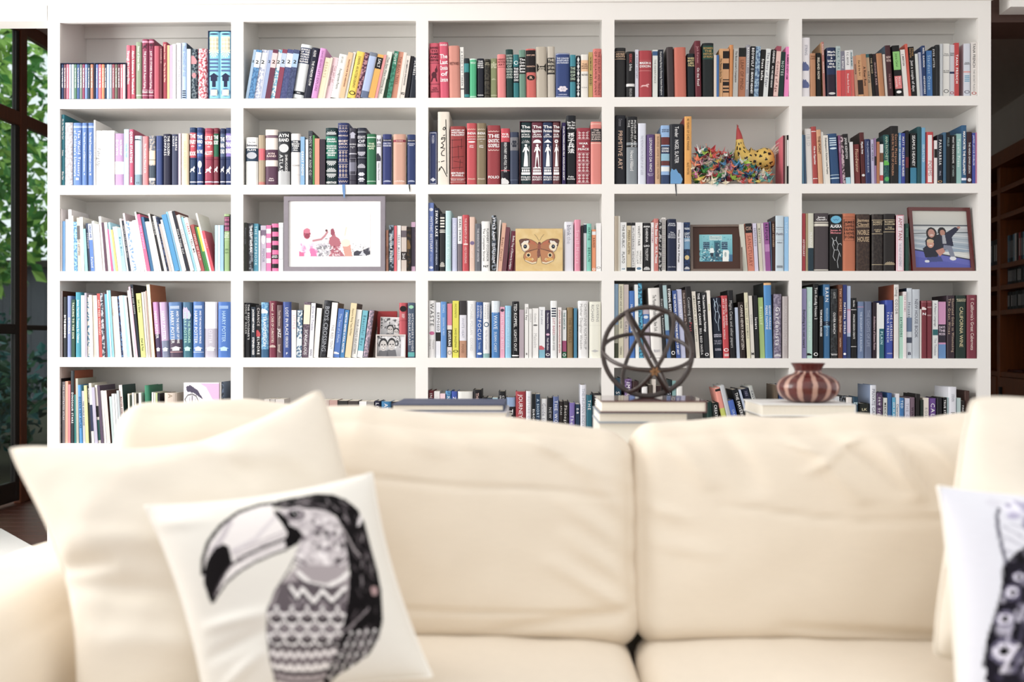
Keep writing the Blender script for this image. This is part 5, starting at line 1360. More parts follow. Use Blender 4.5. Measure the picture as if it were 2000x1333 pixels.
# ------------------------------------------------------------------ flat prints: a small painter, each cell of the picture is a face of the surface
class Paint:
    def __init__(s, x0, x1, y0, y1, step, bg):
        s.x0, s.y0, s.st = x0, y0, step
        s.nx, s.ny = int((x1-x0)/step), int((y1-y0)/step)
        gx = x0+(np.arange(s.nx)+.5)*step; gy = y0+(np.arange(s.ny)+.5)*step
        s.X, s.Y = np.meshgrid(gx, gy); s.a = np.zeros((s.ny, s.nx, 3)); s.a[:] = lin(bg); s.rs = np.random.RandomState(5)
    def _mix(s, m, col, al=1.0):
        m = (m*al)[..., None]; s.a = s.a*(1-m)+np.array(lin(col))*m
    def inside(s, P):
        m = np.zeros(s.X.shape, bool); n = len(P)
        for i in range(n):
            xa, ya = P[i]; xb, yb = P[(i+1) % n]
            if ya == yb: continue
            c = ((ya > s.Y) != (yb > s.Y)) & (s.X < (xb-xa)*(s.Y-ya)/(yb-ya)+xa); m ^= c
        return m
    def poly(s, P, col, al=1.0, clip=None):
        m = s.inside(P).astype(float)
        if clip is not None: m = m*clip
        s._mix(m, col, al)
    def ell(s, cx, cy, rx, ry, col, al=1.0, rot=0.0, soft=0.0, clip=None):
        c, n = math.cos(rot), math.sin(rot); u = ((s.X-cx)*c+(s.Y-cy)*n)/rx; v = (-(s.X-cx)*n+(s.Y-cy)*c)/ry
        d = np.sqrt(u*u+v*v); m = np.clip((1-d)/soft, 0, 1) if soft else (d < 1).astype(float)
        if clip is not None: m = m*clip
        s._mix(m, col, al)
    def line(s, pts, w, col, al=1.0, clip=None):
        d = np.full(s.X.shape, 1e9)
        for (xa, ya), (xb, yb) in zip(pts[:-1], pts[1:]):
            dx, dy = xb-xa, yb-ya; L2 = dx*dx+dy*dy or 1e-9
            t = np.clip(((s.X-xa)*dx+(s.Y-ya)*dy)/L2, 0, 1); d = np.minimum(d, np.hypot(s.X-xa-t*dx, s.Y-ya-t*dy))
        m = np.clip(.5+(w/2-d)/s.st, 0, 1)
        if clip is not None: m = m*clip
        s._mix(m, col, al)
    def rect(s, x0, y0, x1, y1, col, al=1.0): s._mix(((s.X >= x0) & (s.X < x1) & (s.Y >= y0) & (s.Y < y1)).astype(float), col, al)
    def grad(s, y0, y1, c0, c1):
        t = np.clip((s.Y-y0)/(y1-y0), 0, 1)[..., None]; m = ((s.Y >= y0) & (s.Y < y1))[..., None]
        s.a = np.where(m, np.array(lin(c0))*(1-t)+np.array(lin(c1))*t, s.a)
    def speck(s, n, x0, x1, y0, y1, r0, r1, cols, al=.8, clip=None):
        for i in range(n):
            r = s.rs.uniform(r0, r1); s.ell(s.rs.uniform(x0, x1), s.rs.uniform(y0, y1), r, r*s.rs.uniform(.4, 1), cols[s.rs.randint(len(cols))], al, s.rs.uniform(0, 3), .5, clip)
    def sample(s, x, y):
        i = np.clip(((x-s.x0)/s.st).astype(int), 0, s.nx-1); j = np.clip(((y-s.y0)/s.st).astype(int), 0, s.ny-1); return s.a[j, i]
def panel(name, paint, w, h, parent, loc, mat=None):
    """flat picture, w x h metres, its lower left corner at loc, looking to -y"""
    nx, ny = paint.nx, paint.ny; mb = MB()
    xs = np.linspace(0, w, nx+1); zs = np.linspace(h, 0, ny+1)
    mb.v = [(x, 0, z) for z in zs for x in xs]; n1 = nx+1
    for j in range(ny):
        for i in range(nx):
            mb.f.append((j*n1+i, (j+1)*n1+i, (j+1)*n1+i+1, j*n1+i+1)); c = tuple(paint.a[j, i]); mb.c.append(c); mb.c2.append(c); mb.m.append(0)
    return mb.build(name, mat or M_PHOTO, parent, loc=loc)

def picture_frame(name, label, x0, x1, z0, z1, fw, ft, fmat, Y, matcol, pr, win, tilt=0.0, yaw=0.0, depth=0.02, easel=False):
    """frame of four mitred bars, backing, mat board with its picture; win = picture rectangle as fractions (l, r, t, b)"""
    W_, H_ = x1-x0, z1-z0; root = empty(name, ((x0+x1)/2, Y, z0), (tilt, 0, yaw)); tag(root, label, 'picture frame')
    a, b = -W_/2, W_/2
    def bar(pts):
        mb = MB(); n = len(pts)
        v = [(x, 0, z) for x, z in pts]+[(x, depth, z) for x, z in pts]
        mb.add(v, [tuple(range(n))[::-1] if False else tuple(range(n)), tuple(range(2*n-1, n-1, -1))]+[(i, n+i, n+(i+1) % n, (i+1) % n) for i in range(n)], 'fff'); mb.build('frame_bar', fmat, root)
    f = fw
    bar([(a, 0), (b, 0), (b-f, f), (a+f, f)]); bar([(a+f, H_-f), (b-f, H_-f), (b, H_), (a, H_)])
    bar([(a, 0), (a+f, f), (a+f, H_-f), (a, H_)]); bar([(b-f, f), (b, 0), (b, H_), (b-f, H_-f)])
    mb = MB(); mb.box(a+f-0.002, b-f+0.002, 0.007, depth-0.002, f-0.002, H_-f+0.002, matcol); mb.build('mat_board', M_INK, root)
    iw, ih = W_-2*f, H_-2*f; l, r, t, bt = win
    panel('photograph', pr, iw*(r-l), ih*(bt-t), root, (a+f+iw*l, 0.0063, f+ih*(1-bt)))
    if easel:
        mb = MB(); mb.box(-0.02, 0.02, depth, depth+0.004, 0.01, H_*0.7, '2a1a14'); e = mb.build('easel_back', M_INK, root)
    return root
def zrow(r): return ZT-r*PZZ-OH

# large grey frame, third shelf
x0, x1 = at_y(554, 530, 0.004)[0], at_y(752, 530, 0.004)[0]; z1 = at_y(650, 383.5, 0.004)[2]
P = Paint(0, 1060, 0, 720, 9, 'fbfbfb')            # window in the frame crop: x 330..1390, y 290..1010
ox_, oy_ = 330, 290
def T(l): return [(x-ox_, y-oy_) for x, y in l]
P.speck(60, 200, 700, 50, 300, 10, 40, ['f4f4f2', 'eeeeec'], .5)
P.speck(170, 250, 480, 520, 720, 8, 26, ['8a8894', '5a5866', 'c8c4d0', 'e8e6ec'], .8)
P.poly(T([(330, 700), (420, 660), (640, 640), (760, 720), (760, 830), (330, 860)]), 'e4e2ea', .7)
P.poly(T([(330, 760), (420, 740), (560, 780), (610, 1010), (330, 1010)]), 'fbe0f0'); P.speck(60, 0, 260, 520, 720, 10, 40, ['f58cc0', 'fbd0e8', 'fff4fa'], .8)
P.poly(T([(330, 930), (400, 960), (400, 1010), (330, 1010)]), 'f0609c'); P.poly(T([(490, 880), (560, 890), (600, 1010), (500, 1010)]), 'f070b0')
P.ell(445-ox_, 655-oy_, 52, 82, 'c04c70'); P.ell(445-ox_, 612-oy_, 50, 42, 'd87894'); P.ell(450-ox_, 690-oy_, 36, 34, '983050', .8); P.rect(405-ox_, 648-oy_, 488-ox_, 662-oy_, '702040', .7)
P.line(T([(540, 765), (660, 742), (710, 690), (748, 630), (735, 600)]), 30, 'c88a94'); P.ell(738-ox_, 605-oy_, 18, 16, '7a4a50')
P.poly(T([(800, 590), (830, 570), (855, 620), (870, 690), (930, 740), (950, 800), (930, 900), (1010, 1010), (770, 1010), (820, 880), (770, 800), (780, 720), (820, 690)]), 'c07080')
P.ell(825-ox_, 630-oy_, 30, 55, 'a85068'); P.speck(50, 450, 620, 560, 720, 8, 22, ['b04468', 'f0d8e0', '8a3050', 'fbeef2'], .8)
P.poly(T([(960, 780), (1080, 760), (1120, 1010), (1010, 1010)]), 'e0a898'); P.ell(1020-ox_, 800-oy_, 70, 60, 'f6ead8')
P.poly(T([(1140, 950), (1180, 920), (1250, 930), (1280, 910), (1370, 870), (1390, 980), (1330, 1000), (1140, 1000)]), '50505e'); P.poly(T([(1220, 990), (1270, 930), (1330, 1005)]), 'd8dce4')
P.speck(50, 770, 1050, 520, 640, 8, 20, ['8a8a96', 'd8d8de', 'f4f4f6'], .7)
P.line(T([(1030, 560), (1010, 680)]), 22, 'e8e0d0'); P.line(T([(720, 735), (745, 735)]), 8, '403840'); P.line(T([(900, 368), (970, 366)]), 6, 'c8c8cc')
M_GREYFRAME = mat_plain('grey_stained_frame', '8a848c', 0.5, 0.3, 30, 0.12, stretch=(1, 1, 1))
picture_frame('picture_frame', 'large grey wooden frame with white mat and pink photograph on third shelf', x0, x1, zrow(2), z1, 0.019, 0.02, M_GREYFRAME, 0.004, 'fdfdfd', P, (.115, .885, .145, .84), depth=0.024)

# brown frame with a teal photograph
P = Paint(0, 375, 0, 310, 3.4, '4ab0c0')
P.grad(0, 310, '8ad0d8', '3a9cb4'); P.rect(0, 0, 30, 310, '70c4cc', .5)
P.rect(115, 15, 255, 65, 'cfe4e2'); P.line([(125, 30), (245, 30)], 5, '6a9aa4'); P.line([(125, 48), (245, 48)], 5, '6a9aa4')
P.rect(165, 75, 240, 250, '2a7e90'); P.rect(180, 95, 225, 250, '1c5a74')
for q in (45, 250):
    P.rect(q, 85, q+70, 170, '1c4a6c')
    for k in range(3): P.line([(q, 100+25*k), (q+70, 100+25*k)], 4, '8cc8d4')
P.speck(150, 0, 260, 170, 300, 5, 14, ['16405e', '2a7088', 'a8dce0', 'e4f4f4', '0e3048'], .85); P.speck(50, 0, 370, 20, 150, 4, 12, ['2a8098', 'a0d8dc'], .6)
P.ell(140, 145, 12, 16, '7ab0b0'); P.poly([(122, 155), (160, 155), (165, 210), (118, 210)], 'eef6f6'); P.poly([(122, 210), (160, 210), (158, 255), (126, 255)], '12384e')
for k in range(3): P.rect(150, 255+14*k, 240, 262+14*k, '0e2c48')
P.poly([(262, 310), (265, 190), (275, 178), (330, 182), (336, 200), (330, 310)], 'f2f6f2'); P.ell(295, 230, 12, 30, '7a98a0', .7); P.rect(335, 230, 375, 310, '204a8a', .7)
x0, x1 = at_y(1349, 530, 0.02)[0], at_y(1449, 530, 0.02)[0]; z1 = at_y(1400, 438, 0.02)[2]
M_UMBER = mat_plain('bronze_brown_frame', '6a5a50', 0.35, 0.5, 40, 0.15)
picture_frame('picture_frame', 'dark brown frame with brown mat and teal street photograph on third shelf', x0, x1, zrow(2)+0.001, z1, 0.009, 0.02, M_UMBER, 0.008, '5a3a2c', P, (.14, .84, .18, .82), tilt=-0.10, yaw=-0.05, depth=0.014, easel=True)

# cherry frame with a family snapshot
P = Paint(0, 570, 0, 590, 3.6, 'dde0dc')
P.grad(0, 160, 'e0dfd6', 'd2d4d0'); P.rect(0, 150, 570, 420, 'b4c2cc'); P.grad(155, 420, 'd8dcdc', '9ab0c4')
for k in range(9): P.line([(0, 175+26*k), (570, 195+34*k)], 6, ['f0f2f0', '8a9cae'][k % 2], .8)
P.line([(0, 150), (570, 150)], 14, '5a626e'); P.line([(0, 235), (570, 220)], 8, '3a4450'); P.rect(450, 180, 570, 210, 'c8ccd0')
P.poly([(0, 395), (570, 500), (570, 590), (0, 590)], '5a62c0'); P.poly([(0, 470), (570, 560), (570, 590), (0, 590)], '4a54b8'); P.line([(0, 400), (570, 500)], 12, '20264e')
P.poly([(120, 310), (170, 230), (240, 250), (300, 230), (330, 300), (330, 400), (290, 420), (130, 420)], '1c2038')
P.ell(190, 235, 55, 65, '2a1c1e'); P.ell(190, 232, 36, 44, 'c89484'); P.ell(192, 250, 20, 8, 'e8d0c8')
P.poly([(270, 240), (350, 220), (440, 165), (490, 175), (400, 270), (410, 360), (300, 380)], '1c2248'); P.ell(300, 212, 42, 44, '201c22'); P.ell(305, 225, 26, 32, 'c08c78'); P.ell(478, 170, 18, 12, 'c89080')
P.poly([(300, 250), (330, 250), (340, 340), (300, 340)], 'b4b8c0'); P.poly([(310, 350), (390, 360), (420, 480), (370, 480), (350, 400), (300, 400)], '8a90a4'); P.ell(395, 490, 34, 20, 'e8eaf0')
P.poly([(90, 390), (140, 350), (240, 350), (250, 440), (230, 500), (110, 480)], '141a38'); P.ell(172, 340, 36, 42, 'd8a088'); P.ell(172, 312, 36, 20, 'd8bc98'); P.ell(175, 358, 16, 7, 'f0e0d8')
P.poly([(220, 410), (300, 380), (320, 420), (260, 470)], 'c88c7c'); P.poly([(130, 480), (270, 470), (290, 520), (120, 530)], '3a4a90'); P.ell(125, 520, 25, 14, 'dfe4ee')
x0, x1 = at_y(1778, 530, 0.03)[0], at_y(1903, 530, 0.03)[0]; z1 = at_y(1840, 402, 0.03)[2]
M_CHERRYFR = mat_plain('dark_cherry_frame', '5a1614', 0.28, 0.5, 30, 0.2, coat=0.3)
picture_frame('picture_frame', 'dark cherry wood frame with a snapshot of three people on third shelf', x0, x1, zrow(2)+0.001, z1, 0.0145, 0.02, M_CHERRYFR, 0.012, 'e8e8e8', P, (.0, 1, .0, 1), tilt=-0.16, yaw=0.08, depth=0.016, easel=True)

# butterfly canvas
P = Paint(1005, 1530, 390, 860, 5, 'e6c987'); P.speck(120, 1005, 1530, 390, 860, 20, 70, ['e0be78', 'ecd49a', 'dcb870'], .35)
OUT = '5a3a34'
def wing(f):
    F = lambda l: [(1268+f*(x-1268), y) for x, y in l]
    fore = F([(1262, 570), (1230, 540), (1180, 512), (1120, 498), (1060, 505), (1042, 520), (1055, 570), (1080, 630), (1105, 650), (1160, 640), (1220, 620), (1262, 610)])
    hind = F([(1262, 610), (1200, 625), (1120, 645), (1095, 680), (1092, 710), (1110, 750), (1150, 770), (1190, 785), (1235, 775), (1248, 720), (1258, 660)])
    P.poly(fore, 'b87848'); P.poly(hind, 'c4854e')
    cf = P.inside(fore).astype(float); ch_ = P.inside(hind).astype(float)
    P.poly(F([(1042, 520), (1060, 505), (1150, 505), (1170, 540), (1100, 560), (1070, 600), (1055, 570)]), '6a4438', .9, cf)
    P.poly(F([(1100, 525), (1150, 520), (1140, 560), (1090, 580), (1060, 560)]), 'f0e8dc', 1, cf); P.ell(1268+f*(1112-1268), 590, 44, 44, 'f2e4c8', 1, clip=cf)
    P.ell(1268+f*(1110-1268), 588, 20, 24, '22222c'); P.ell(1268+f*(1108-1268), 584, 7, 8, '8a9ab8')
    for k in range(3): P.line(F([(1165+22*k, 520+6*k), (1178+22*k, 555+6*k)]), 9, 'c85c30', 1, cf)
    P.line(F([(1060, 600), (1110, 655)]), 22, 'e8dccc', .9, cf); P.line(F([(1048, 560), (1068, 610)]), 14, '7a6a78', .9, cf)
    P.ell(1268+f*(1147-1268), 683, 26, 26, 'f0d8a8'); P.ell(1268+f*(1147-1268), 684, 16, 17, '22222c'); P.ell(1268+f*(1190-1268), 730, 14, 14, 'f0d8a8'); P.ell(1268+f*(1190-1268), 730, 6, 7, '3a2a2a')
    P.ell(1268+f*(1150-1268), 730, 44, 16, 'e8b83a', .7, clip=ch_); P.line(F([(1105, 745), (1150, 762), (1190, 775), (1235, 765)]), 16, 'f2e4c4', 1, ch_)
    P.line(fore+fore[:1], 5, OUT); P.line(hind+hind[:1], 5, OUT)
    P.line(F([(1262, 520), (1240, 480), (1215, 452)]), 4, '5a4a38')
wing(1); wing(-1)
P.ell(1270, 555, 17, 20, '7a4034'); P.ell(1268, 595, 19, 34, 'a05a40'); P.ell(1262, 665, 19, 50, '7a4238')
for k in range(5): P.line([(1245, 635+16*k), (1280, 635+16*k)], 4, 'b88068', .8)
x0, x1 = at_y(825+1010*.18, 530, 0.004)[0], at_y(825+1524*.18, 530, 0.004)[0]; z1 = at_y(1050, 375+398*.18, 0.004)[2]
bt = empty('butterfly_canvas', (x0, 0.005, zrow(2))); tag(bt, 'tan canvas block painted with a brown eyed butterfly', 'canvas')
mb = MB(); mb.bbox(0, x1-x0, 0, 0.032, 0, z1-zrow(2), 0.0012, 'd8b878'); mb.build('canvas_block', M_INK, bt)
panel('painting', P, x1-x0-0.003, z1-zrow(2)-0.003, bt, (0.0015, -0.0004, 0.0015))

# two black and white snapshots on the fourth shelf
def snapshot(W_, H_, faces, seed):
    P = Paint(0, W_, 0, H_, 4, 'c8c8c8'); P.rs = np.random.RandomState(seed); P.grad(0, H_, 'e4e4e6', 'a8a8ac')
    P.speck(70, 0, W_, 0, H_*.55, 6, 22, ['202024', 'f4f4f4', '58585e'], .85)
    for (x, y, r) in faces:
        P.poly([(x-r*1.5, H_), (x-r*1.1, y+r*1.2), (x+r*1.1, y+r*1.2), (x+r*1.5, H_)], '5c5c62', .8); P.ell(x, y-r*.2, r*1.15, r*1.2, '3a3a3e'); P.ell(x, y+r*.2, r*.92, r*1.12, 'd0ccca'); P.ell(x-r*.3, y+r*.5, r*.5, r*.4, 'e4e0de', .6)
        for q in (-1, 1): P.ell(x+q*r*.38, y+r*.02, r*.24, r*.13, '3c3a3e')
        P.ell(x, y+r*.35, r*.14, r*.22, 'b8b2b0'); P.ell(x, y+r*.78, r*.42, r*.17, '77706e'); P.ell(x, y+r*.76, r*.36, r*.1, 'f6f6f6')
    return P
Yf = -0.002
zs3 = zrow(3)
xa, xb = at_y(465+1484*.18, 698, 0.002)[0], at_y(465+1815*.18, 698, 0.002)[0]; zt3 = at_y(750, 545+602*.18, 0.002)[2]
M_SNAPFR = mat_plain('pale_photo_frame', 'cfc8c4', 0.35, 0.5, 30, 0.1)
picture_frame('picture_frame', 'small pale frame with a black and white snapshot of two faces', xa+0.003, xb, zs3+0.001, zt3, 0.005, 0.01, M_SNAPFR, -0.001, 'e8e8ec', snapshot(300, 210, [(80, 90, 48), (185, 85, 46)], 3), (0, .86, 0, 1), tilt=-0.12, yaw=0.0, depth=0.012)
xa2, xb2 = at_y(465+1528*.18, 640, 0.03)[0], at_y(465+1806*.18, 640, 0.03)[0]; zt4 = at_y(750, 545+412*.18, 0.03)[2]
root = empty('photo_print', ((xa2+xb2)/2, 0.034, zs3+0.001), (-0.06, 0.03, 0)); tag(root, 'loose black and white snapshot propped behind the small pale frame', 'photograph')
hh = zt4-zs3-0.002
mb = MB(); mb.box(-(xb2-xa2)/2, (xb2-xa2)/2, 0, 0.0012, 0, hh, 'f4f4f4'); mb.build('paper', M_INK, root)
panel('photograph', snapshot(270, 190, [(105, 115, 34), (170, 140, 30)], 9), xb2-xa2-0.004, hh*0.46, root, (-(xb2-xa2)/2+0.002, -0.0004, hh*0.52))
# red book lying against the back behind them
mb = MB(); mb.box(-0.019, 0.019, 0, 0.004, 0, 0.18, 'c8202e')
xr = at_y(465+1620*.18, 640, 0.12)[0]; zt5 = at_y(750, 545+352*.18, 0.12)[2]
mb = MB(); hw = (at_y(465+1730*.18, 640, .12)[0]-at_y(465+1518*.18, 640, .12)[0])/2
mb.box(-hw, hw, 0, 0.003, 0, zt5-zs3, 'c8202e'); mb.box(-hw, hw, 0.013, 0.016, 0, zt5-zs3, 'c8202e'); mb.box(-hw, -hw+.003, 0.003, 0.013, 0, zt5-zs3, 'c8202e')
o = mb.build('book', M_BOOK, loc=(xr, 0.11, zs3)); tag(o, 'bright red book standing face out behind the black and white snapshots', 'book')
mb = MB(); mb.box(-hw+.003, hw-.003, 0.0032, 0.0128, 0.003, zt5-zs3-0.003, 'f0e8dc'); mb.build('page_block', M_PAGE, o)
# face-out book with an eye on the fifth shelf
zs4 = zrow(4)
P = Paint(1405, 1800, 200, 560, 5, 'f6f2f6'); P.poly([(1590, 205), (1800, 205), (1800, 320), (1730, 300), (1660, 230)], 'e8bce0'); P.poly([(1405, 380), (1405, 330), (1620, 380), (1600, 420), (1405, 560)], 'b8a8c4')
P.poly([(1430, 225), (1480, 215), (1560, 245), (1625, 300), (1590, 290), (1520, 262), (1440, 252)], '58506a'); P.poly([(1410, 335), (1480, 360), (1560, 372), (1560, 390), (1410, 372)], '58506a')
ey = [(1418, 300), (1450, 275), (1500, 268), (1545, 280), (1580, 325), (1540, 335), (1480, 338), (1440, 325)]
P.poly(ey, 'fbfbfb'); P.line(ey+ey[:1], 7, '26222e'); P.ell(1500, 305, 34, 32, 'e0dce4', clip=P.inside(ey).astype(float)); P.line([(1500, 280), (1500, 330)], 7, '26222e'); P.line([(1470, 285), (1472, 330)], 4, '88808c'); P.line([(1536, 285), (1540, 330)], 4, '88808c')
xa, xb = at_y(105+1410*.18, 780, 0.012)[0], at_y(105+1795*.18, 780, 0.012)[0]; zt6 = at_y(390, 710+210*.18, 0.012)[2]
mb = MB(); w_, h_ = xb-xa, zt6-zs4
mb.box(0, w_, 0, 0.001, 0, h_, 'f2eef2'); mb.box(0, w_, 0.012, 0.013, 0, h_, 'e8e4ea'); mb.box(w_-.001, w_, .001, .012, 0, h_, 'b07848')
o = mb.build('book', M_BOOK, loc=(xa, 0.012, zs4)); tag(o, 'white paperback with a drawn eye on its cover, fifth shelf by the window', 'book')
mb = MB(); mb.box(0.0005, w_-.0012, 0.0012, 0.0118, 0.0005, h_-.0005, 'f0e8dc'); mb.build('page_block', M_PAGE, o)
panel('cover_picture', P, w_, h_, o, (0, -0.0004, 0))
# lettering on covers that show above their neighbours
def cover_text(row, colm, xp, body, colr, size, f):
    """vertical cover lettering on the right-hand board of the book standing nearest pixel xp"""
    c = [b for b in BOOKS if b['row'] == row and b['colm'] == colm and b.get('obj')]
    b = min(c, key=lambda q: abs(q['xpx']-xp)); mb = MB(); V2, F2, tw = text_mesh(body, True)
    z = b['h']*(1-f); mb.add([(b['w']/2+0.0004, 0.03+x*size, z+y*size) for x, y in V2], F2, colr)
    mb.build('cover_lettering', M_INK, b['obj'])
for t_, f_ in (('Adventures of the', .12), ('Treasure Fleet', .2)): cover_text(0, 3, 105+1080*.18, t_, '4a1808', 0.0125, f_)

# spiral binding in front of the comb-bound book on the third shelf
xa, xb = at_y(1190+574*.18, 529, 0.0)[0], at_y(1190+610*.18, 529, 0.0)[0]; mb = MB(); zz = zrow(2)+0.006; zt7 = at_y(1296, 375+284*.18, 0)[2]
nb = 0; sbk = min((b for b in BOOKS if b['row'] == 2 and b['colm'] == 3 and b.get('obj')), key=lambda q: abs(q['xpx']-(1190+591.5*.18)))
stuffb = empty('spiral_binding', ((xa+xb)/2-sbk['loc'][0], 0.002-sbk['loc'][1], zrow(2)-sbk['loc'][2])); stuffb.parent = sbk['obj']
ring = MB(); nseg = 10; w_ = (xb-xa)/2
for k in range(nseg):
    a0, a1 = math.pi*k/nseg, math.pi*(k+1)/nseg
    v = []
    for a in (a0, a1):
        for dz in (0, 0.0016): v.append((-w_*math.cos(a), 0.006-0.006*math.sin(a), dz)); v.append((-w_*.86*math.cos(a), 0.006-0.005*math.sin(a), dz))
    ring.add(v, [(0, 4, 6, 2), (1, 3, 7, 5), (2, 6, 7, 3), (0, 1, 5, 4)], '2a2426')
rm = ring.mesh('binding_ring', M_INK)
while zz < zt7-0.004:
    o = bpy.data.objects.new('ring', rm); COL.objects.link(o); o.parent = stuffb; o.location = (0, -0.0005, zz-zrow(2)); zz += 0.0046

# ------------------------------------------------------------------ hen, paper cranes and dish on the second shelf
zs2 = zrow(1)
def lathe_path(path, radii, n=24, flat=1.0):
    """tube of varying radius along a path in the x-z plane (y is depth)"""
    V = []; F = []; m = len(path)
    for i in range(m):
        a, b = path[max(0, i-1)], path[min(m-1, i+1)]; tx, tz = b[0]-a[0], b[1]-a[1]; l = math.hypot(tx, tz) or 1; nx, nz = -tz/l, tx/l
        for k in range(n):
            q = 2*math.pi*k/n; c, s_ = math.cos(q), math.sin(q); V.append((path[i][0]+nx*radii[i]*c, radii[i]*flat*s_, path[i][1]+nz*radii[i]*c))
    for i in range(m-1):
        for k in range(n): F.append((i*n+k, i*n+(k+1) % n, (i+1)*n+(k+1) % n, (i+1)*n+k))
    F.append(tuple(range(n))[::-1]); F.append(tuple((m-1)*n+k for k in range(n)))
    return V, F
def crv(pts, n):
    pts = np.array(pts, float); t = np.linspace(0, len(pts)-1, n); out = []
    for q in t:
        i = min(int(q), len(pts)-2); u = q-i; p0, p1, p2, p3 = pts[max(i-1, 0)], pts[i], pts[i+1], pts[min(i+2, len(pts)-1)]
        out.append(0.5*((2*p1)+(-p0+p2)*u+(2*p0-5*p1+4*p2-p3)*u*u+(-p0+3*p1-3*p2+p3)*u**3))
    return np.array(out)
HY = 0.1
def hx(X, Yp): p = at_y(1340+X*200/1839., 230+Yp*145/1333., HY); return p[0], p[2]
hen0 = np.array([at_y(1340+1150*200/1839., 360, HY)[0], HY, zs2])
hroot = empty('hen_figurine', tuple(hen0)); tag(hroot, 'yellow gourd hen with black spots, red head and straw tail', 'figurine')
ctrl = [(1385, 700, 250), (1330, 720, 280), (1230, 735, 215)]
k_ = 200/1839./468.0
body = [(1575, 690, 60), (1540, 700, 150), (1470, 725, 195), (1390, 745, 200), (1310, 760, 185), (1240, 770, 175), (1160, 760, 200), (1090, 745, 225), (1030, 710, 205), (992, 640, 150), (975, 560, 100), (966, 480, 78), (960, 410, 68), (954, 350, 58), (944, 280, 44), (932, 215, 28), (924, 175, 14), (920, 160, 5)]
cp = crv([(a, b) for a, b, c in body], 90); rr = crv([(c, 0) for a, b, c in body], 90)[:, 0]
path = [(hx(a, b)[0]-hen0[0], hx(a, b)[1]-zs2) for a, b in cp]; rad = [max(r, 3)*k_*1.0 for r in rr]
V, F = lathe_path(path, rad, 48, 0.9)
zmin = min(v[2] for v in V)
mb = MB(); mb.v = [tuple(v) for v in V]
sr = random.Random(4)
spots = []
for i in range(4, 64, 6):
    for j in range(9): spots.append((i+sr.uniform(-1.2, 1.2), (j+(i//6 % 2)*.5)*48/9+sr.uniform(-.8, .8)))
for f in F:
    i = sum(q//48 for q in f)/len(f); j = sum(q % 48 for q in f)/len(f)
    if i > 64: col = 'c82a30' if not (64 < i < 69 and 20 < j < 28) else 'f0c83a'
    else: col = 'efcb56'
    if i <= 64:
        for (a, b) in spots:
            dj = min(abs(j-b), 48-abs(j-b))
            if ((i-a)/1.9)**2+(dj/.95)**2 < 1: col = '2a1c14'; break
    mb.f.append(f); c = lin(col); mb.c.append(c); mb.c2.append(c); mb.m.append(0)
mb.build('body', M_PHOTO, hroot, smooth=True)
mb = MB()
for dx, r_, h_ in ((0, .0022, .012), (.0028, .0018, .008)):
    V, F = lathe_path([(path[-1][0]+dx, path[-1][1]-.006), (path[-1][0]+dx*1.2, path[-1][1]+h_*.4), (path[-1][0]+dx*1.3-.001, path[-1][1]+h_*.8)], [r_, r_*.9, r_*.3], 8); mb.add(V, F, 'b02028')
mb.build('comb', M_PHOTO, hroot)
mb = MB(); tb = np.array([path[4][0], 0, path[4][1]])
for i in range(70):
    a = sr.uniform(-.6, 1.2); L_ = sr.uniform(.04, .075); pts = []
    st = np.array([path[3][0]+sr.uniform(-.01, .01), sr.uniform(-.012, .012), path[6][1]+.008+sr.uniform(-.006, .012)])
    v = np.array([math.sin(a)*.6+.25, sr.uniform(-.5, .5), math.cos(a)]); cv = np.array([sr.uniform(.2, 1), 0, -sr.uniform(.3, 1.1)])
    prev = None
    for k in range(6):
        t = k/5; p = st+v*L_*t+cv*L_*t*t*.7; pts.append(p)
    w_ = .0011; VV = []
    for p in pts: VV += [(p[0]-w_, p[1]-w_, p[2]), (p[0]+w_, p[1]-w_, p[2]), (p[0], p[1]+w_, p[2]+w_)]
    mb.add(VV, [q for k in range(5) for q in ((3*k, 3*k+1, 3*k+4, 3*k+3), (3*k+1, 3*k+2, 3*k+5, 3*k+4), (3*k+2, 3*k, 3*k+3, 3*k+5))], sr.choice(['e0cbb0', 'c8ac90', 'f0e0cc']))
st_ = mb.build('straw_tail', M_PAGE, hroot); tag(st_, 'pale straw tail', kind=None)
mb = MB()
for dx in (-.012, .02): mb.box(path[30][0]+dx-.003, path[30][0]+dx+.003, -.004, .004, 0, .03, '302018')
mb.build('feet', M_INK, hroot)
# shallow clay dish
dx0 = at_y(1492, 360, 0.03)[0]; prof = [(.001, .004), (.030, .004), (.036, .012), (.038, .019), (.0395, .019), (.0375, .010), (.032, .0), (.001, .0)]; n = 28
V = [(r*math.cos(2*math.pi*k/n), r*.9*math.sin(2*math.pi*k/n), z) for r, z in prof for k in range(n)]
F = [(i*n+k, i*n+(k+1) % n, (i+1)*n+(k+1) % n, (i+1)*n+k) for i in range(len(prof)-1) for k in range(n)]
mb = MB(); mb.add(V, F, 'd8a888'); o = mb.build('clay_dish', M_INK, loc=(dx0, 0.046, zs2), smooth=True); tag(o, 'shallow tan clay dish beside the hen figurine', 'dish')
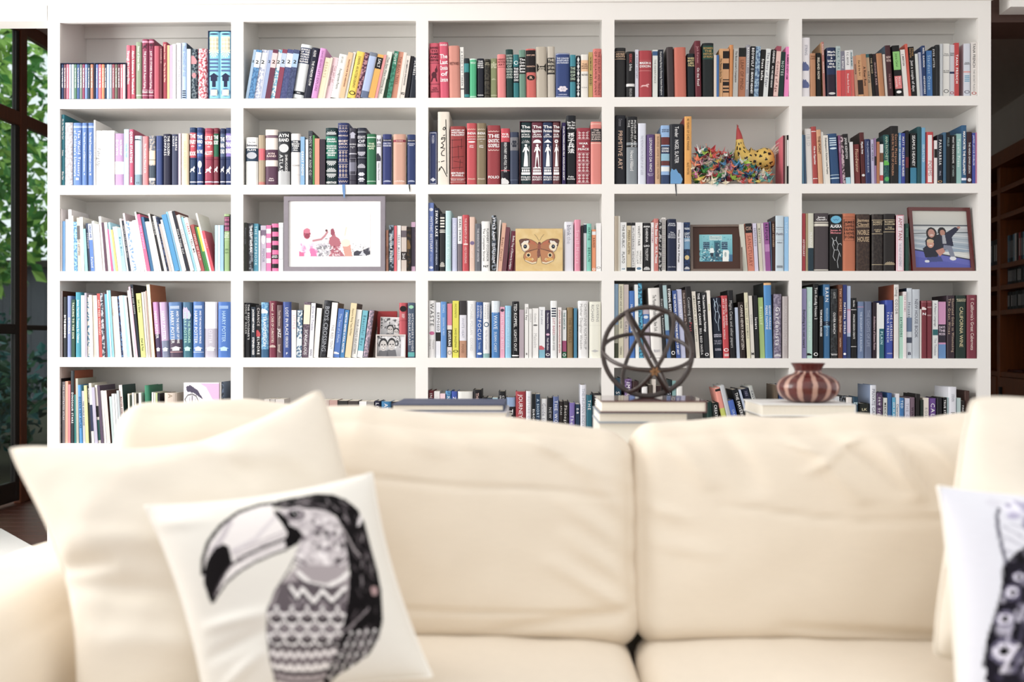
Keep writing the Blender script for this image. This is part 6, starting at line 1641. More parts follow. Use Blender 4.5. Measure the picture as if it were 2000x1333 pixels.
# paper cranes
def crane_mesh(colr, v):
    s = 1.0; mb = MB(); c2 = colr
    wz = [.6, .95, .4][v]; P_ = {'nb': (.36, 0, .0), 'tb': (-.36, 0, 0), 'top': (0, 0, .36), 'lf': (0, .26, .02), 'rt': (0, -.26, .02), 'bot': (0, 0, -.22)}
    def tri(a, b, c): mb.add([a, b, c], [(0, 1, 2)], colr)
    g = P_
    for a, b, c in (('nb', 'lf', 'top'), ('lf', 'tb', 'top'), ('tb', 'rt', 'top'), ('rt', 'nb', 'top'), ('lf', 'nb', 'bot'), ('tb', 'lf', 'bot'), ('rt', 'tb', 'bot'), ('nb', 'rt', 'bot')): tri(g[a], g[b], g[c])
    for sy in (1, -1):
        for (p, q, r) in (((.3, sy*.1, .05), (-.3, sy*.1, .05), (.02, sy*.85, .1+wz*.5)), ((.3, sy*.1, .05), (.02, sy*.85, .1+wz*.5), (.0, sy*.2, .3))): tri(p, q, r)
    for sx in (1, -1):
        for (p, q, r) in (((sx*.18, .1, .04), (sx*.18, -.1, .04), (sx*.8, 0, .62)), ((sx*.32, 0, -.1), (sx*.18, .1, .04), (sx*.8, 0, .62)), ((sx*.18, -.1, .04), (sx*.32, 0, -.1), (sx*.8, 0, .62))): tri(p, q, r)
    tri((.8, 0, .62), (.74, .02, .54), (.98, 0, .48)); tri((.8, 0, .62), (.98, 0, .48), (.74, -.02, .54))
    me = mb.mesh('paper_crane', M_INK); return me
cols = [('red', 'd03038'), ('orange', 'ee8a5c'), ('pink', 'ee9cc8'), ('pale pink', 'f6cfd4'), ('cream', 'f4ead2'), ('yellow', 'f2dc6a'), ('green', '4aa04a'), ('lime', 'b4d84a'), ('teal', '2a9c94'), ('light blue', '5aa4d0'), ('navy', '24386e'), ('white', 'f4f2ee'), ('maroon', '8a2438'), ('aqua', '86ccc4')]
meshes = [[crane_mesh(h, v) for v in range(3)] for _, h in cols]
cr = random.Random(21); placed = []
def surf(px):      # height of the pile, in pixels above the shelf, along the picture x
    t = (px-1350)/170.0
    return float(np.interp(px, [1350, 1358, 1372, 1398, 1420, 1440, 1465, 1480, 1496, 1508], [44, 56, 70, 66, 54, 44, 40, 28, 24, 12]))
k = 0
layers = []
for i in range(1500):
    px = cr.uniform(1352, 1506); top = surf(px)
    hgt = cr.uniform(1.5, top); Yd = cr.uniform(0.006, 0.06 if px < 1425 else .03)
    if px > 1505-2: continue
    p = at_y(px, 358-hgt, Yd)
    if any((p[0]-q[0])**2+(p[2]-q[2])**2+((Yd-q[1])*.6)**2 < .0122**2 for q in placed): continue
    placed.append((p[0], Yd, p[2])); 
    if len(placed) >= 170: break
for j, (x_, y_, z_) in enumerate(placed):
    ci = cr.randrange(len(cols)); o = bpy.data.objects.new('paper_crane', meshes[ci][cr.randrange(3)]); COL.objects.link(o)
    s = cr.uniform(.024, .034); o.scale = (s, s, s); o.location = (x_, y_, max(z_, zs2+s*.35)); o.rotation_euler = (cr.uniform(-.7, .7), cr.uniform(-.8, .8), cr.uniform(0, 6.28))
    tag(o, '%s folded paper crane in the pile around the hen' % cols[ci][0], 'paper crane', '%s paper cranes around the hen' % cols[ci][0])
for (px, py, ci, yd) in ((1452, 362, 0, -.008), (1417, 363, 4, -.006), (1390, 362, 4, -.005), (1370, 358, 1, -.003), (1402, 357, 13, -.004)):
    p = at_y(px, py, yd); o = bpy.data.objects.new('paper_crane', meshes[ci][1]); COL.objects.link(o); s = .021; o.scale = (s, s, s); o.location = (p[0], yd+.004, zs2+.004)
    o.rotation_euler = (.5, .2+ci*.3, ci*1.3); tag(o, '%s folded paper crane in the pile around the hen' % cols[ci][0], 'paper crane', '%s paper cranes around the hen' % cols[ci][0])

# ------------------------------------------------------------------ sofa table with its things
TZ = 0.735; TY0, TY1 = -1.86, -1.42
M_TABLE = mat_plain('white_table', 'e8e6e2', 0.4, 0.35, 6, 0.02)
tb = empty('sofa_table', (0.15, (TY0+TY1)/2, 0)); tag(tb, 'long narrow white sofa table standing behind the sofa', 'table')
sbox('tabletop', -0.85, 0.85, -0.22, 0.22, TZ-0.03, TZ, M_TABLE, tb, b=.003)
for sx in (-1, 1):
    for sy in (-1, 1): sbox('leg', sx*.8-.025, sx*.8+.025, sy*.17-.025, sy*.17+.025, 0, TZ-.03, M_TABLE, tb, b=.003)
for sy in (-1, 1): sbox('apron', -.775, .775, sy*.17-.01, sy*.17+.01, TZ-.11, TZ-.03, M_TABLE, tb)
M_GLOSSBOOK = mat_attr('glossy_book_cover', 0.16, 0.5, coat=0.5)
def flat_book(label, px0, px1, py0, py1, Y, col, dz=0, depth=.24, rot=0.0, base=None, gloss=False, spine_right=False):
    """lying book whose near edge is seen between the pixels; returns its top height"""
    a, b = at_y(px0, py1, Y), at_y(px1, py1, Y); z1_ = at_y(px0, py0, Y)[2]; z0_ = base if base is not None else a[2]
    w_, h_ = b[0]-a[0], z1_-z0_; t = min(.0032, h_*.18); mb = MB()
    mb.bbox(0, w_, 0, depth, 0, t, t*.3, col); mb.bbox(0, w_, 0, depth, h_-t, h_, t*.3, col)
    if spine_right: mb.box(w_-t, w_, 0.001, depth-.001, t, h_-t, col)
    else: mb.box(0.001, w_-.001, depth-t, depth-.0005, t, h_-t, col)
    o = mb.build('book', M_GLOSSBOOK if gloss else M_BOOK, loc=(a[0], Y, z0_), rot=(0, 0, rot)); tag(o, label, 'book')
    mb = MB(); mb.box(.004, w_-(t if spine_right else .004), .004, depth-t, t, h_-t, 'f0ece4'); mb.build('page_block', M_PAGE, o)
    return z0_+h_
YB = -1.80
z = TZ
z = flat_book('large white book at the bottom of the stack under the iron sphere', 1168, 1352, 826, 850, YB+.02, 'e4e4e8', base=TZ)
z = flat_book('grey-blue large book in the stack under the iron sphere', 1168, 1345, 806, 826, YB+.01, 'aab4c0', base=z)
z = flat_book('dark red covered large book on top of the stack under the iron sphere', 1172, 1381, 783, 806, YB, '6a2c34', base=z, spine_right=True, gloss=True)
ZSTACK = z
zl = TZ
zl = flat_book('cream book lowest under the blue-grey flat books on the sofa table', 775, 995, 820, 850, YB, 'd8d4cc', base=TZ, depth=.26)
zl = flat_book('white book beneath the blue-grey flat book on the sofa table', 770, 990, 804, 820, YB, 'dcdce4', base=zl, depth=.26)
zl = flat_book('slim blue-grey book lying flat on top at the end of the sofa table', 764, 985, 790, 804, YB, '4a5878', base=zl, depth=.25, rot=.0, spine_right=True)
zr = flat_book('dark book lowest under the vase on the sofa table', 1492, 1668, 814, 850, YB, '50504e', base=TZ)
zr = flat_book('thick white book lying flat under the striped vase', 1487, 1672, 790, 814, YB, 'f2f2f0', base=zr, depth=.22, spine_right=True)
# iron sphere of rings
SY = YB+.13
cs = at_y(1264.5, 692, SY); pxm = FPX/(SY-CAM[1]); R_ = 91/pxm
cs[2] = ZSTACK+R_*1.0-0.001
orb = empty('ring_sphere', tuple(cs)); tag(orb, 'dark iron open sphere of crossing rings on the book stack', 'sculpture')
def ring_obj(name, nrm, R, w_, t_, mat):
    nrm = Vector(nrm).normalized(); a = nrm.orthogonal().normalized(); b = nrm.cross(a); n = 72; V = []; F = []
    for k in range(n):
        q = 2*math.pi*k/n; d = a*math.cos(q)+b*math.sin(q)
        for (rr_, ww) in ((R, -w_/2), (R, w_/2), (R-t_*.35, w_*.62), (R-t_, w_/2), (R-t_, -w_/2), (R-t_*.35, -w_*.62)): V.append(tuple(d*rr_+nrm*ww))
    for k in range(n):
        for j in range(6): F.append((k*6+j, ((k+1) % n)*6+j, ((k+1) % n)*6+(j+1) % 6, k*6+(j+1) % 6))
    mb = MB(); mb.add(V, F, 'fff'); return mb.build(name, mat, orb, smooth=True)
ax = Vector((0.055, -math.cos(math.radians(24)), -math.sin(math.radians(24)))).normalized()
ring_obj('outer_ring', (0.03, 1, 0.0), R_, .013, .012, M_IRON)
e1 = ax.cross(Vector((0, 0, 1))).normalized(); e2 = e1.cross(ax).normalized()
for ang in (90, 30, -30):                # rings that all pass through the axis
    nr = e1*math.cos(math.radians(ang))+e2*math.sin(math.radians(ang)); ring_obj('meridian_ring', nr, R_*.975, .0085, .0055, M_IRON)
for s in (1, -1):
    mb = MB()
    for k in range(6):
        a = math.pi*k/3; d = e1*math.cos(a)+e2*math.sin(a); c0 = ax*s*R_*.985; V, F = [], []
        sd = ax.cross(d)
        for u, ww in ((0, .0035), (.007, .0025), (.012, .001)):
            V += [tuple(c0+d*u+sd*ww+ax*s*.003), tuple(c0+d*u-sd*ww+ax*s*.003), tuple(c0+d*u-sd*ww-ax*s*.006), tuple(c0+d*u+sd*ww-ax*s*.006)]
        for q in range(2):
            for j in range(4): F.append((4*q+j, 4*q+(j+1) % 4, 4*q+4+(j+1) % 4, 4*q+4+j))
        mb.add(V, F, 'fff')
    mb.build('star_joint', M_BRASS, orb)
# striped vase
VY = YB+.09; vc = at_y(1578, 752, VY); pv = FPX/(VY-CAM[1])
m, nt, bs = newmat('burgundy_glaze_with_stripes'); L = nt.links.new
tc = N(nt, 'ShaderNodeTexCoord'); sp = N(nt, 'ShaderNodeSeparateXYZ'); L(tc.outputs['Object'], sp.inputs[0])
at2 = N(nt, 'ShaderNodeMath', operation='ARCTAN2'); L(sp.outputs['Y'], at2.inputs[0]); L(sp.outputs['X'], at2.inputs[1])
mu = N(nt, 'ShaderNodeMath', operation='MULTIPLY', i_1=13/(2*math.pi)); L(at2.outputs[0], mu.inputs[0])
nz = N(nt, 'ShaderNodeTexNoise', i_Scale=60.0, i_Detail=4.0); L(tc.outputs['Object'], nz.inputs['Vector'])
jit = N(nt, 'ShaderNodeMath', operation='MULTIPLY_ADD', i_1=0.22); L(nz.outputs['Fac'], jit.inputs[0]); L(mu.outputs[0], jit.inputs[2])
fr = N(nt, 'ShaderNodeMath', operation='FRACT'); L(jit.outputs[0], fr.inputs[0])
rp = N(nt, 'ShaderNodeValToRGB'); e = rp.color_ramp.elements; e[0].position = .60; e[0].color = (0, 0, 0, 1); e[1].position = .66; e[1].color = (1, 1, 1, 1); e2_ = rp.color_ramp.elements.new(.95); e2_.color = (1, 1, 1, 1); e3_ = rp.color_ramp.elements.new(.99); e3_.color = (0, 0, 0, 1)
L(fr.outputs[0], rp.inputs['Fac'])
zr_ = N(nt, 'ShaderNodeMath', operation='LESS_THAN', i_1=.078); L(sp.outputs['Z'], zr_.inputs[0]); mm = N(nt, 'ShaderNodeMath', operation='MULTIPLY'); L(rp.outputs['Color'], mm.inputs[0]); L(zr_.outputs[0], mm.inputs[1])
mx0 = N(nt, 'ShaderNodeMix', data_type='RGBA'); L(nz.outputs['Fac'], mx0.inputs['Factor']); mx0.inputs['A'].default_value = lin('260c0e')+(1,); mx0.inputs['B'].default_value = lin('6e2a24')+(1,)
mx1 = N(nt, 'ShaderNodeMix', data_type='RGBA'); L(mm.outputs[0], mx1.inputs['Factor']); L(mx0.outputs['Result'], mx1.inputs['A']); mx1.inputs['B'].default_value = lin('b48e80')+(1,)
L(mx1.outputs['Result'], bs.inputs['Base Color']); bs.inputs['Roughness'].default_value = .3; bs.inputs['Coat Weight'].default_value = .3
prof = [(24, 0), (40, 4), (54, 14), (59.5, 27), (58, 38), (50, 47), (38, 53), (28, 56.5), (25, 61), (27, 67), (31.5, 74.5), (33, 76), (31.5, 76.5), (28, 73), (23, 66), (21, 60), (20, 50), (20, 30), (1, 30)]
pf = crv(prof[:13], 40).tolist()+prof[13:]; n = 56; V = [(r/pv*math.cos(2*math.pi*k/n), r/pv*math.sin(2*math.pi*k/n), zz/pv) for r, zz in pf for k in range(n)]
V.append((0, 0, 0)); F = [(i*n+k, i*n+(k+1) % n, (i+1)*n+(k+1) % n, (i+1)*n+k) for i in range(len(pf)-1) for k in range(n)]+[(len(V)-1, (k+1) % n, k) for k in range(n)]
mb = MB(); mb.add(V, F, 'fff'); o = mb.build('striped_vase', m, loc=(vc[0], VY, zr-.0005), smooth=True); tag(o, 'squat burgundy pottery vase with pale vertical stripes', 'vase')

# ------------------------------------------------------------------ cherry wood shelves on the right wall
cs_ = empty('cherry_shelves', tuple(A0), (0, 0, RZ)); tag(cs_, 'tall built-in cherry wood media shelves on the far wall', 'shelves')
# local x runs away from the camera, local y points back into the room; the front face is y=0
SH = [2.02, 1.842, 1.515, 1.372, 1.208, 0.80]
def cb(name, x0, x1, y0, y1, z0, z1): return sbox(name, x0, x1, y0, y1, z0, z1, M_CHERRY, cs_, b=.002)
for xp in (-1.5, -.72, .0, .72, 1.44): cb('upright', xp-.025, xp+.03, -.38, 0, 0, 2.16)
cb('crown', -1.55, 1.5, -.38, .03, 2.16, 2.25)
cb('back_board', -1.5, 1.44, -.385, -.365, 0, 2.16)
for zz in SH: cb('shelf', -1.5, 1.44, -.37, -.003, zz-.032, zz)
for x0_ in (-1.5, -.72, .0, .72):
    d = cb('door', x0_+.035, x0_+.69, -.02, .006, .12, .765)
    mb = MB(); mb.box(x0_+.62, x0_+.65, .006, .02, .60, .70, '1c1614'); h = mb.build('handle', M_INK, cs_); h.parent = d
    mb = MB(); mb.box(x0_+.13, x0_+.59, .006, .010, .22, .66); h = mb.build('door_panel', M_CHERRY, cs_); h.parent = d
cdr = random.Random(8)
def disc_row(zsh, x0, x1, hgt, wmin, wmax, pal, label, cat, grp, nm):
    x = x0
    while x < x1:
        w_ = cdr.uniform(wmin, wmax); h_ = hgt*cdr.uniform(.97, 1.0); mb = MB(); c = cdr.choice(pal)
        mb.bbox(0, w_-.0006, -.14, 0, 0, h_, .0006, c); mb.box(w_*.3, w_*.7, 0, .0004, h_*.2, h_*.8, cdr.choice(['e8e8e8', '20242a', 'c0c4c8']))
        o = mb.build(nm, M_BOOK); R = Matrix.Rotation(RZ, 4, 'Z'); p = R @ Vector((x, -.05, 0)); o.location = (A0[0]+p[0], A0[1]+p[1], zsh); o.rotation_euler = (0, 0, RZ)
        tag(o, '%s %s' % (cname(c), label), cat, grp); x += w_
disc_row(1.515, -.62, -.03, .19, .03, .042, ['e8e8ec', '2a3448', '8a9aac', 'c83a48', 'd8a0a8', '4a6a80', 'f0f0f0', '3a3a40', '7ab0c8'], 'disc case in the upper row on the cherry shelves', 'disc case', 'disc cases in the upper cherry shelf row', 'disc_case')
disc_row(1.372, -.62, -.03, .122, .022, .03, ['2a3a48', '3a4a58', '4a5660', '20282e', '5a6a74'], 'music disc case in the middle cherry shelf row', 'disc case', 'disc cases in the middle cherry shelf row', 'disc_case')
disc_row(1.208, -.62, -.03, .122, .022, .03, ['28343a', '34444a', '48585c', '1c2428', '566266'], 'music disc case in the lowest cherry shelf row', 'disc case', 'disc cases in the lowest cherry shelf row', 'disc_case')
disc_row(1.515, .045, .3, .19, .03, .042, ['3a4a5c', '8aa0b0', '26303c', '607888'], 'disc case beyond the cherry shelf upright', 'disc case', 'disc cases beyond the upright', 'disc_case')
o = sbox('media_tray', -.3, -.02, -.2, -.05, .8, .815, mat_plain('dark_red_tray', '4a1414', .4, .4, 20, .2), cs_, b=.002)
o.parent = None; o.location = tuple(A0); o.rotation_euler = (0, 0, RZ); o.pop('kind', None); tag(o, 'dark red tray lying on the cherry shelf counter', 'tray')

# ------------------------------------------------------------------ sofa
def nz3(p, s, seed=0): return mnoise.noise(Vector((p[0]*s+seed*7.1, p[1]*s+seed*3.3, p[2]*s-seed*5.7)))
def soft_box(name, x0, x1, y0, y1, z0, z1, rad, mat, parent=None, n=(40, 16, 30), puff=(0, 0, 0), wr=None, seed=0, fn=None, namp=.004, power=None):
    """upholstered block: rounded box whose faces bulge, with folds"""
    c = np.array([(x0+x1)/2, (y0+y1)/2, (z0+z1)/2]); hlf = np.array([x1-x0, y1-y0, z1-z0])/2
    key = {}; V = []; F = []
    def vid(i, j, k):
        t = (i, j, k)
        if t not in key: key[t] = len(V); V.append((2*i/n[0]-1, 2*j/n[1]-1, 2*k/n[2]-1))
        return key[t]
    for i in range(n[0]):
        for k in range(n[2]):
            F.append((vid(i, 0, k), vid(i+1, 0, k), vid(i+1, 0, k+1), vid(i, 0, k+1))); F.append((vid(i, n[1], k), vid(i, n[1], k+1), vid(i+1, n[1], k+1), vid(i+1, n[1], k)))
    for j in range(n[1]):
        for k in range(n[2]):
            F.append((vid(0, j, k), vid(0, j, k+1), vid(0, j+1, k+1), vid(0, j+1, k))); F.append((vid(n[0], j, k), vid(n[0], j+1, k), vid(n[0], j+1, k+1), vid(n[0], j, k+1)))
    for i in range(n[0]):
        for j in range(n[1]):
            F.append((vid(i, j, 0), vid(i, j+1, 0), vid(i+1, j+1, 0), vid(i+1, j, 0))); F.append((vid(i, j, n[2]), vid(i+1, j, n[2]), vid(i+1, j+1, n[2]), vid(i, j+1, n[2])))
    out = []
    for u in V:
        u = np.array(u); u = np.sign(u)*np.abs(u)**.8 if True else u
        p = u*hlf; inner = np.clip(p, -(hlf-rad), hlf-rad); d = p-inner; L_ = np.linalg.norm(d)
        # rounded box
        m = np.abs(u).max()
        q = inner+(d/L_*min(L_, rad) if L_ > 1e-9 else 0)
        nr = d/L_ if L_ > 1e-9 else np.zeros(3)
        b = np.array([puff[0]*np.sign(u[0])*(abs(u[0]) > .6)*(1-u[1]**2)*(1-u[2]**2), puff[1]*np.sign(u[1])*(abs(u[1]) > .3)*(1-u[0]**4)*(1-u[2]**4), puff[2]*np.sign(u[2])*(abs(u[2]) > .3)*(1-u[0]**4)*(1-u[1]**2)])
        q = q+b; w_ = c+q
        if nr.any(): w_ = w_+nr*(nz3(w_, 5, seed)*namp+nz3(w_, 14, seed+1)*namp*.45)
        if wr:
            for (ax_, ay_, bx_, by_, wd, amp) in wr:       # folds drawn on the front, in u (x) and v (z) of -1..1
                if u[1] < .2:
                    dx, dz = bx_-ax_, by_-ay_; l2 = dx*dx+dz*dz; t = max(0, min(1, ((u[0]-ax_)*dx+(u[2]-ay_)*dz)/l2)); dd = math.hypot(u[0]-ax_-t*dx, u[2]-ay_-t*dz)
                    w_ = w_+np.array([0, -1, 0])*amp*1.7*math.exp(-(dd/wd)**2)*math.sin(math.pi*(.15+.7*t))
        if fn: w_ = fn(w_, u)
        out.append(tuple(w_))
    mb = MB(); mb.add(out, F, 'fff'); return mb.build(name, mat, parent, smooth=True)

sofa = empty('sofa', (0.2, -2.35, 0)); tag(sofa, 'large cream slipcovered two-cushion sofa in front of the bookcase', 'sofa')
def part(o): o.parent = sofa; o.location = (-0.2, 2.35, 0); return o
DSB = 1.93; YSB = CAM[1]+DSB
xg = at_y(1240, 1000, YSB)[0]
XA = at_y(160, 1250, CAM[1]+1.7)[0]
part(soft_box('base', XA-.02, 1.20, -3.05, -2.02, .06, .26, .05, M_LINEN, n=(30, 20, 6)))
part(soft_box('back_rest', XA-.05, 1.25, -2.22, -2.00, .2, .735, .07, M_LINEN, n=(40, 8, 16)))
part(soft_box('arm', XA-.34, XA, -3.02, -2.10, .06, .585, .11, M_LINEN, n=(20, 40, 24), puff=(.01, 0, .015), seed=5, namp=.006))
part(soft_box('arm', 1.22, 1.56, -3.02, -2.10, .06, .585, .11, M_LINEN, n=(20, 40, 24), puff=(.01, 0, .015), seed=6, namp=.006))
for sx in (XA-.2, 1.4):
    for sy in (-2.95, -2.1): part(sbox('foot', sx-.03, sx+.03, sy-.03, sy+.03, 0, .08, M_WOOD, sofa, b=.004))
# seat cushions
sc1 = soft_box('seat_cushion', XA+.003, xg-.003, -3.0, -2.30, .25, .44, .04, M_LINEN, n=(60, 40, 10), puff=(.006, .01, .03), seed=2, namp=.006); tag(sc1, 'cream seat cushion under the toucan pillow', 'cushion', 'seat cushions')
sc2 = soft_box('seat_cushion', xg+.003, 1.215, -3.0, -2.30, .25, .44, .04, M_LINEN, n=(60, 40, 10), puff=(.006, .01, .03), seed=9, namp=.006); tag(sc2, 'cream seat cushion beside the large print pillow', 'cushion', 'seat cushions')
# back cushions
zt_l = at_y(430, 788, YSB+.07)[2]; zt_r = at_y(1150, 844, YSB+.07)[2]; zb_ = at_y(1000, 1243, YSB)[2]
xl = at_y(212, 850, YSB+.07)[0]
W_l = [(-.2, .50, .95, .42, .025, -.0032), (-.1, -.60, .9, -.66, .025, -.003), (.55, .95, .98, .55, .06, .006), (.8, .7, 1, .2, .05, .006), (.75, .35, 1, -.1, .05, .006), (.75, .05, 1, -.4, .05, .006), (.7, -.2, 1, -.65, .05, .006), (.1, .95, .25, .75, .05, .005), (-.35, .95, -.3, .7, .05, .004), (.5, -.8, 1, -.6, .06, -.006), (.3, .93, .42, .78, .03, .004), (-.05, .93, .0, .8, .03, .004), (.6, .93, .7, .8, .03, .004)]
def tilt_l(p, u):
    t = (p[0]-xl)/(xg-xl); top = max(0, (p[2]-zb_)/(zt_l-zb_)); sl = (zt_r-zt_l)*t*top*(1.1 if t > .5 else .9)
    rg = -.02*max(0, u[0]-.85)*top
    return np.array([p[0]+.02*top*0+.006*max(0, -u[2]), p[1]+.085*top**1.3, p[2]+sl+.004*math.sin(p[0]*21)*top])
bc1 = soft_box('back_cushion', xl, xg+.006, YSB, YSB+.17, zb_-.03, zt_l, .055, M_LINEN, n=(110, 14, 60), puff=(.004, .035, .01), wr=W_l, seed=3, fn=tilt_l, namp=.006); tag(bc1, 'cream back cushion behind the toucan pillow', 'cushion', 'back cushions')
zt_l2 = at_y(1400, 838, YSB+.07)[2]; zt_r2 = at_y(1880, 824, YSB+.07)[2]
xr2 = 1.20
W_r = [(-.62, .97, -.52, .45, .05, -.008), (-.35, .97, -.1, .35, .045, .009), (-.22, .97, .05, .42, .04, -.009), (-.02, .97, .12, .38, .04, .009), (.06, .9, .2, .32, .03, -.010), (.16, .97, .32, .5, .04, .007), (.3, .97, .5, .55, .05, -.006), (-.65, .3, -.1, .16, .025, -.003), (-.1, .16, .35, .2, .025, -.003), (-.85, .97, -.7, .5, .05, .006), (.5, .5, .62, -.4, .06, .007), (.55, -.2, .55, -.8, .05, -.006), (-.4, -.75, .5, -.85, .05, -.006), (-.95, .3, -.8, .2, .05, .004), (-.95, 0, -.7, -.1, .05, .004), (-.05, .95, -.3, .6, .03, .005), (-.45, .9, -.2, .75, .025, .004)]
def tilt_r(p, u):
    t = (p[0]-xg)/(xr2-xg); top = max(0, (p[2]-zb_)/(zt_l2-zb_)); e_ = math.exp(-((p[0]-xg)/.10)**2)*top
    return np.array([p[0]-.012*top*math.exp(-((p[0]-xg)/.05)**2)*0-.003, p[1]+.085*top**1.3, p[2]+(zt_r2-zt_l2)*t*1.3*top+.003*math.sin(p[0]*27+1)*top])
bc2 = soft_box('back_cushion', xg+.006, xr2, YSB, YSB+.17, zb_-.03, zt_l2, .055, M_LINEN, n=(110, 14, 60), puff=(.004, .03, .008), wr=W_r, seed=8, fn=tilt_r, namp=.006); tag(bc2, 'cream back cushion with deep folds, nearer the cherry shelves', 'cushion', 'back cushions')

# pillows: front and back sheets between four corners
def pillow(name, corners, T_, mat, nu=70, nv=70, edge=.05, paint=None, H=None, seed=0, wr=None, bow=None, fold=.004, pinch=2.2, rc=0.0):
    TL, TR, BR, BL = [np.array(c) for c in corners]; nr = np.cross(TR-TL, BL-TL); nr /= np.linalg.norm(nr)
    if nr[1] > 0: nr = -nr                                  # towards the camera
    V = []; F = []; C_ = []
    def pos(a, b, side):
        u, v = 2*a-1, 2*b-1
        ee = edge
        a2 = .5+.5*u*(1-ee*(1-v*v)*abs(u)**2); b2 = .5+.5*v*(1-ee*(1-u*u)*abs(v)**2)
        rc_ = 1-rc*(abs(u)*abs(v))**7; a2 = .5+(a2-.5)*rc_; b2 = .5+(b2-.5)*rc_
        p = (TL*(1-a2)+TR*a2)*(1-b2)+(BL*(1-a2)+BR*a2)*b2
        if bow: p = bow(p, a, b)
        th = T_/2*((1-abs(u)**pinch)*(1-abs(v)**pinch))**.52
        d = nz3(p, 6, seed)*fold*1.6+nz3(p, 17, seed+2)*fold*.5
        rim = min(1, 6*min(a, 1-a, b, 1-b)); d *= rim
        if wr and side > 0:
            for (ax_, ay_, bx_, by_, wd, amp) in wr:
                dx, dy = bx_-ax_, by_-ay_; t = max(0, min(1, ((a-ax_)*dx+(b-ay_)*dy)/(dx*dx+dy*dy))); dd = math.hypot(a-ax_-t*dx, b-ay_-t*dy); d += amp*1.6*math.exp(-(dd/wd)**2)*math.sin(math.pi*(.15+.7*t))
        return p+nr*side*(th+d)
    n1 = nu+1
    for side in (1, -1):
        for j in range(nv+1):
            for i in range(nu+1): V.append(tuple(pos(i/nu, j/nv, side)))
    N1 = n1*(nv+1)
    for j in range(nv):
        for i in range(nu): F.append((j*n1+i, (j+1)*n1+i, (j+1)*n1+i+1, j*n1+i+1))
    for j in range(nv):
        for i in range(nu): F.append((N1+j*n1+i, N1+j*n1+i+1, N1+(j+1)*n1+i+1, N1+(j+1)*n1+i))
    base = lin('e4e0d8')
    cols = np.tile(np.array(base), (len(F), 1))
    if paint is not None:
        jj, ii = np.mgrid[0:nv, 0:nu]; a = (ii+.5)/nu; b = (jj+.5)/nv
        w_ = H[2, 0]*a+H[2, 1]*b+H[2, 2]; X = (H[0, 0]*a+H[0, 1]*b+H[0, 2])/w_; Y = (H[1, 0]*a+H[1, 1]*b+H[1, 2])/w_
        cols[:nu*nv] = paint.sample(X, Y).reshape(-1, 3)
    mb = MB(); mb.v = V; mb.f = F; mb.c = [tuple(c) for c in cols]; mb.c2 = mb.c; mb.m = [0]*len(F)
    o = mb.build(name, mat, smooth=True)
    # seam around the edge
    rim = []
    for i in range(nu): rim.append(np.array(V[i]))
    for j in range(nv): rim.append(np.array(V[j*n1+nu]))
    for i in range(nu, 0, -1): rim.append(np.array(V[nv*n1+i]))
    for j in range(nv, 0, -1): rim.append(np.array(V[j*n1]))
    sm = MB(); m_ = len(rim); VV = []
    for k in range(m_):
        t = rim[(k+1) % m_]-rim[k-1]; t /= np.linalg.norm(t)+1e-9; s_ = np.cross(t, nr)
        for q in range(5): VV.append(tuple(rim[k]+.0028*(math.cos(q*1.2566)*s_+math.sin(q*1.2566)*nr)))
    sm.add(VV, [(k*5+q, ((k+1) % m_)*5+q, ((k+1) % m_)*5+(q+1) % 5, k*5+(q+1) % 5) for k in range(m_) for q in range(5)], 'f4f0e8')
    sm.build('seam', mat, o, smooth=True)
    return o
def homog(dst):
    A = []; B = []
    for (a, b), (x, y) in zip([(0, 0), (1, 0), (1, 1), (0, 1)], dst):
        A.append([a, b, 1, 0, 0, 0, -a*x, -b*x]); B.append(x); A.append([0, 0, 0, a, b, 1, -a*y, -b*y]); B.append(y)
    h = np.linalg.solve(np.array(A, float), np.array(B, float)); return np.append(h, 1).reshape(3, 3)

# big cream pillow in the corner
def bowl(p, a, b):
    return p+_r*(-.0+.035*math.sin(math.pi*b)*(1-a)**3)-_u*.05*math.sin(math.pi*min(1, a*1.02)**1.25)*(1-b)**2.5
pl1 = pillow('throw_pillow', [at_d(8, 872, 1.74), at_d(632, 756, 1.83), at_d(800, 1330, 1.68), at_d(150, 1420, 1.56)], .20, M_LINEN2, 90, 90, .03, seed=4, bow=bowl, fold=.010, rc=.035,
    wr=[(.1, .42, .5, .5, .05, .008), (.05, .55, .4, .66, .04, -.010), (.55, .1, .85, .25, .05, .007), (.6, .02, .7, .3, .04, -.007), (.75, .05, .95, .4, .05, .006), (.1, .75, .5, .85, .05, .008), (.3, .25, .6, .42, .06, -.005), (.02, .48, .2, .52, .03, -.012)])
tag(pl1, 'large plain cream pillow behind the toucan pillow, over the sofa arm', 'pillow')
pl2 = pillow('throw_pillow', [at_d(1889, 770, 1.76), at_d(2380, 790, 1.85), at_d(2380, 1330, 1.70), at_d(1812, 1292, 1.62)], .19, M_LINEN2, 80, 80, .03, seed=6, fold=.008, rc=.05, wr=[(.02, .1, .3, .3, .05, .006), (.05, .9, .3, .7, .05, .008), (.0, .6, .2, .5, .05, .006)])
tag(pl2, 'large plain cream pillow behind the bird print pillow at the sofa end', 'pillow')

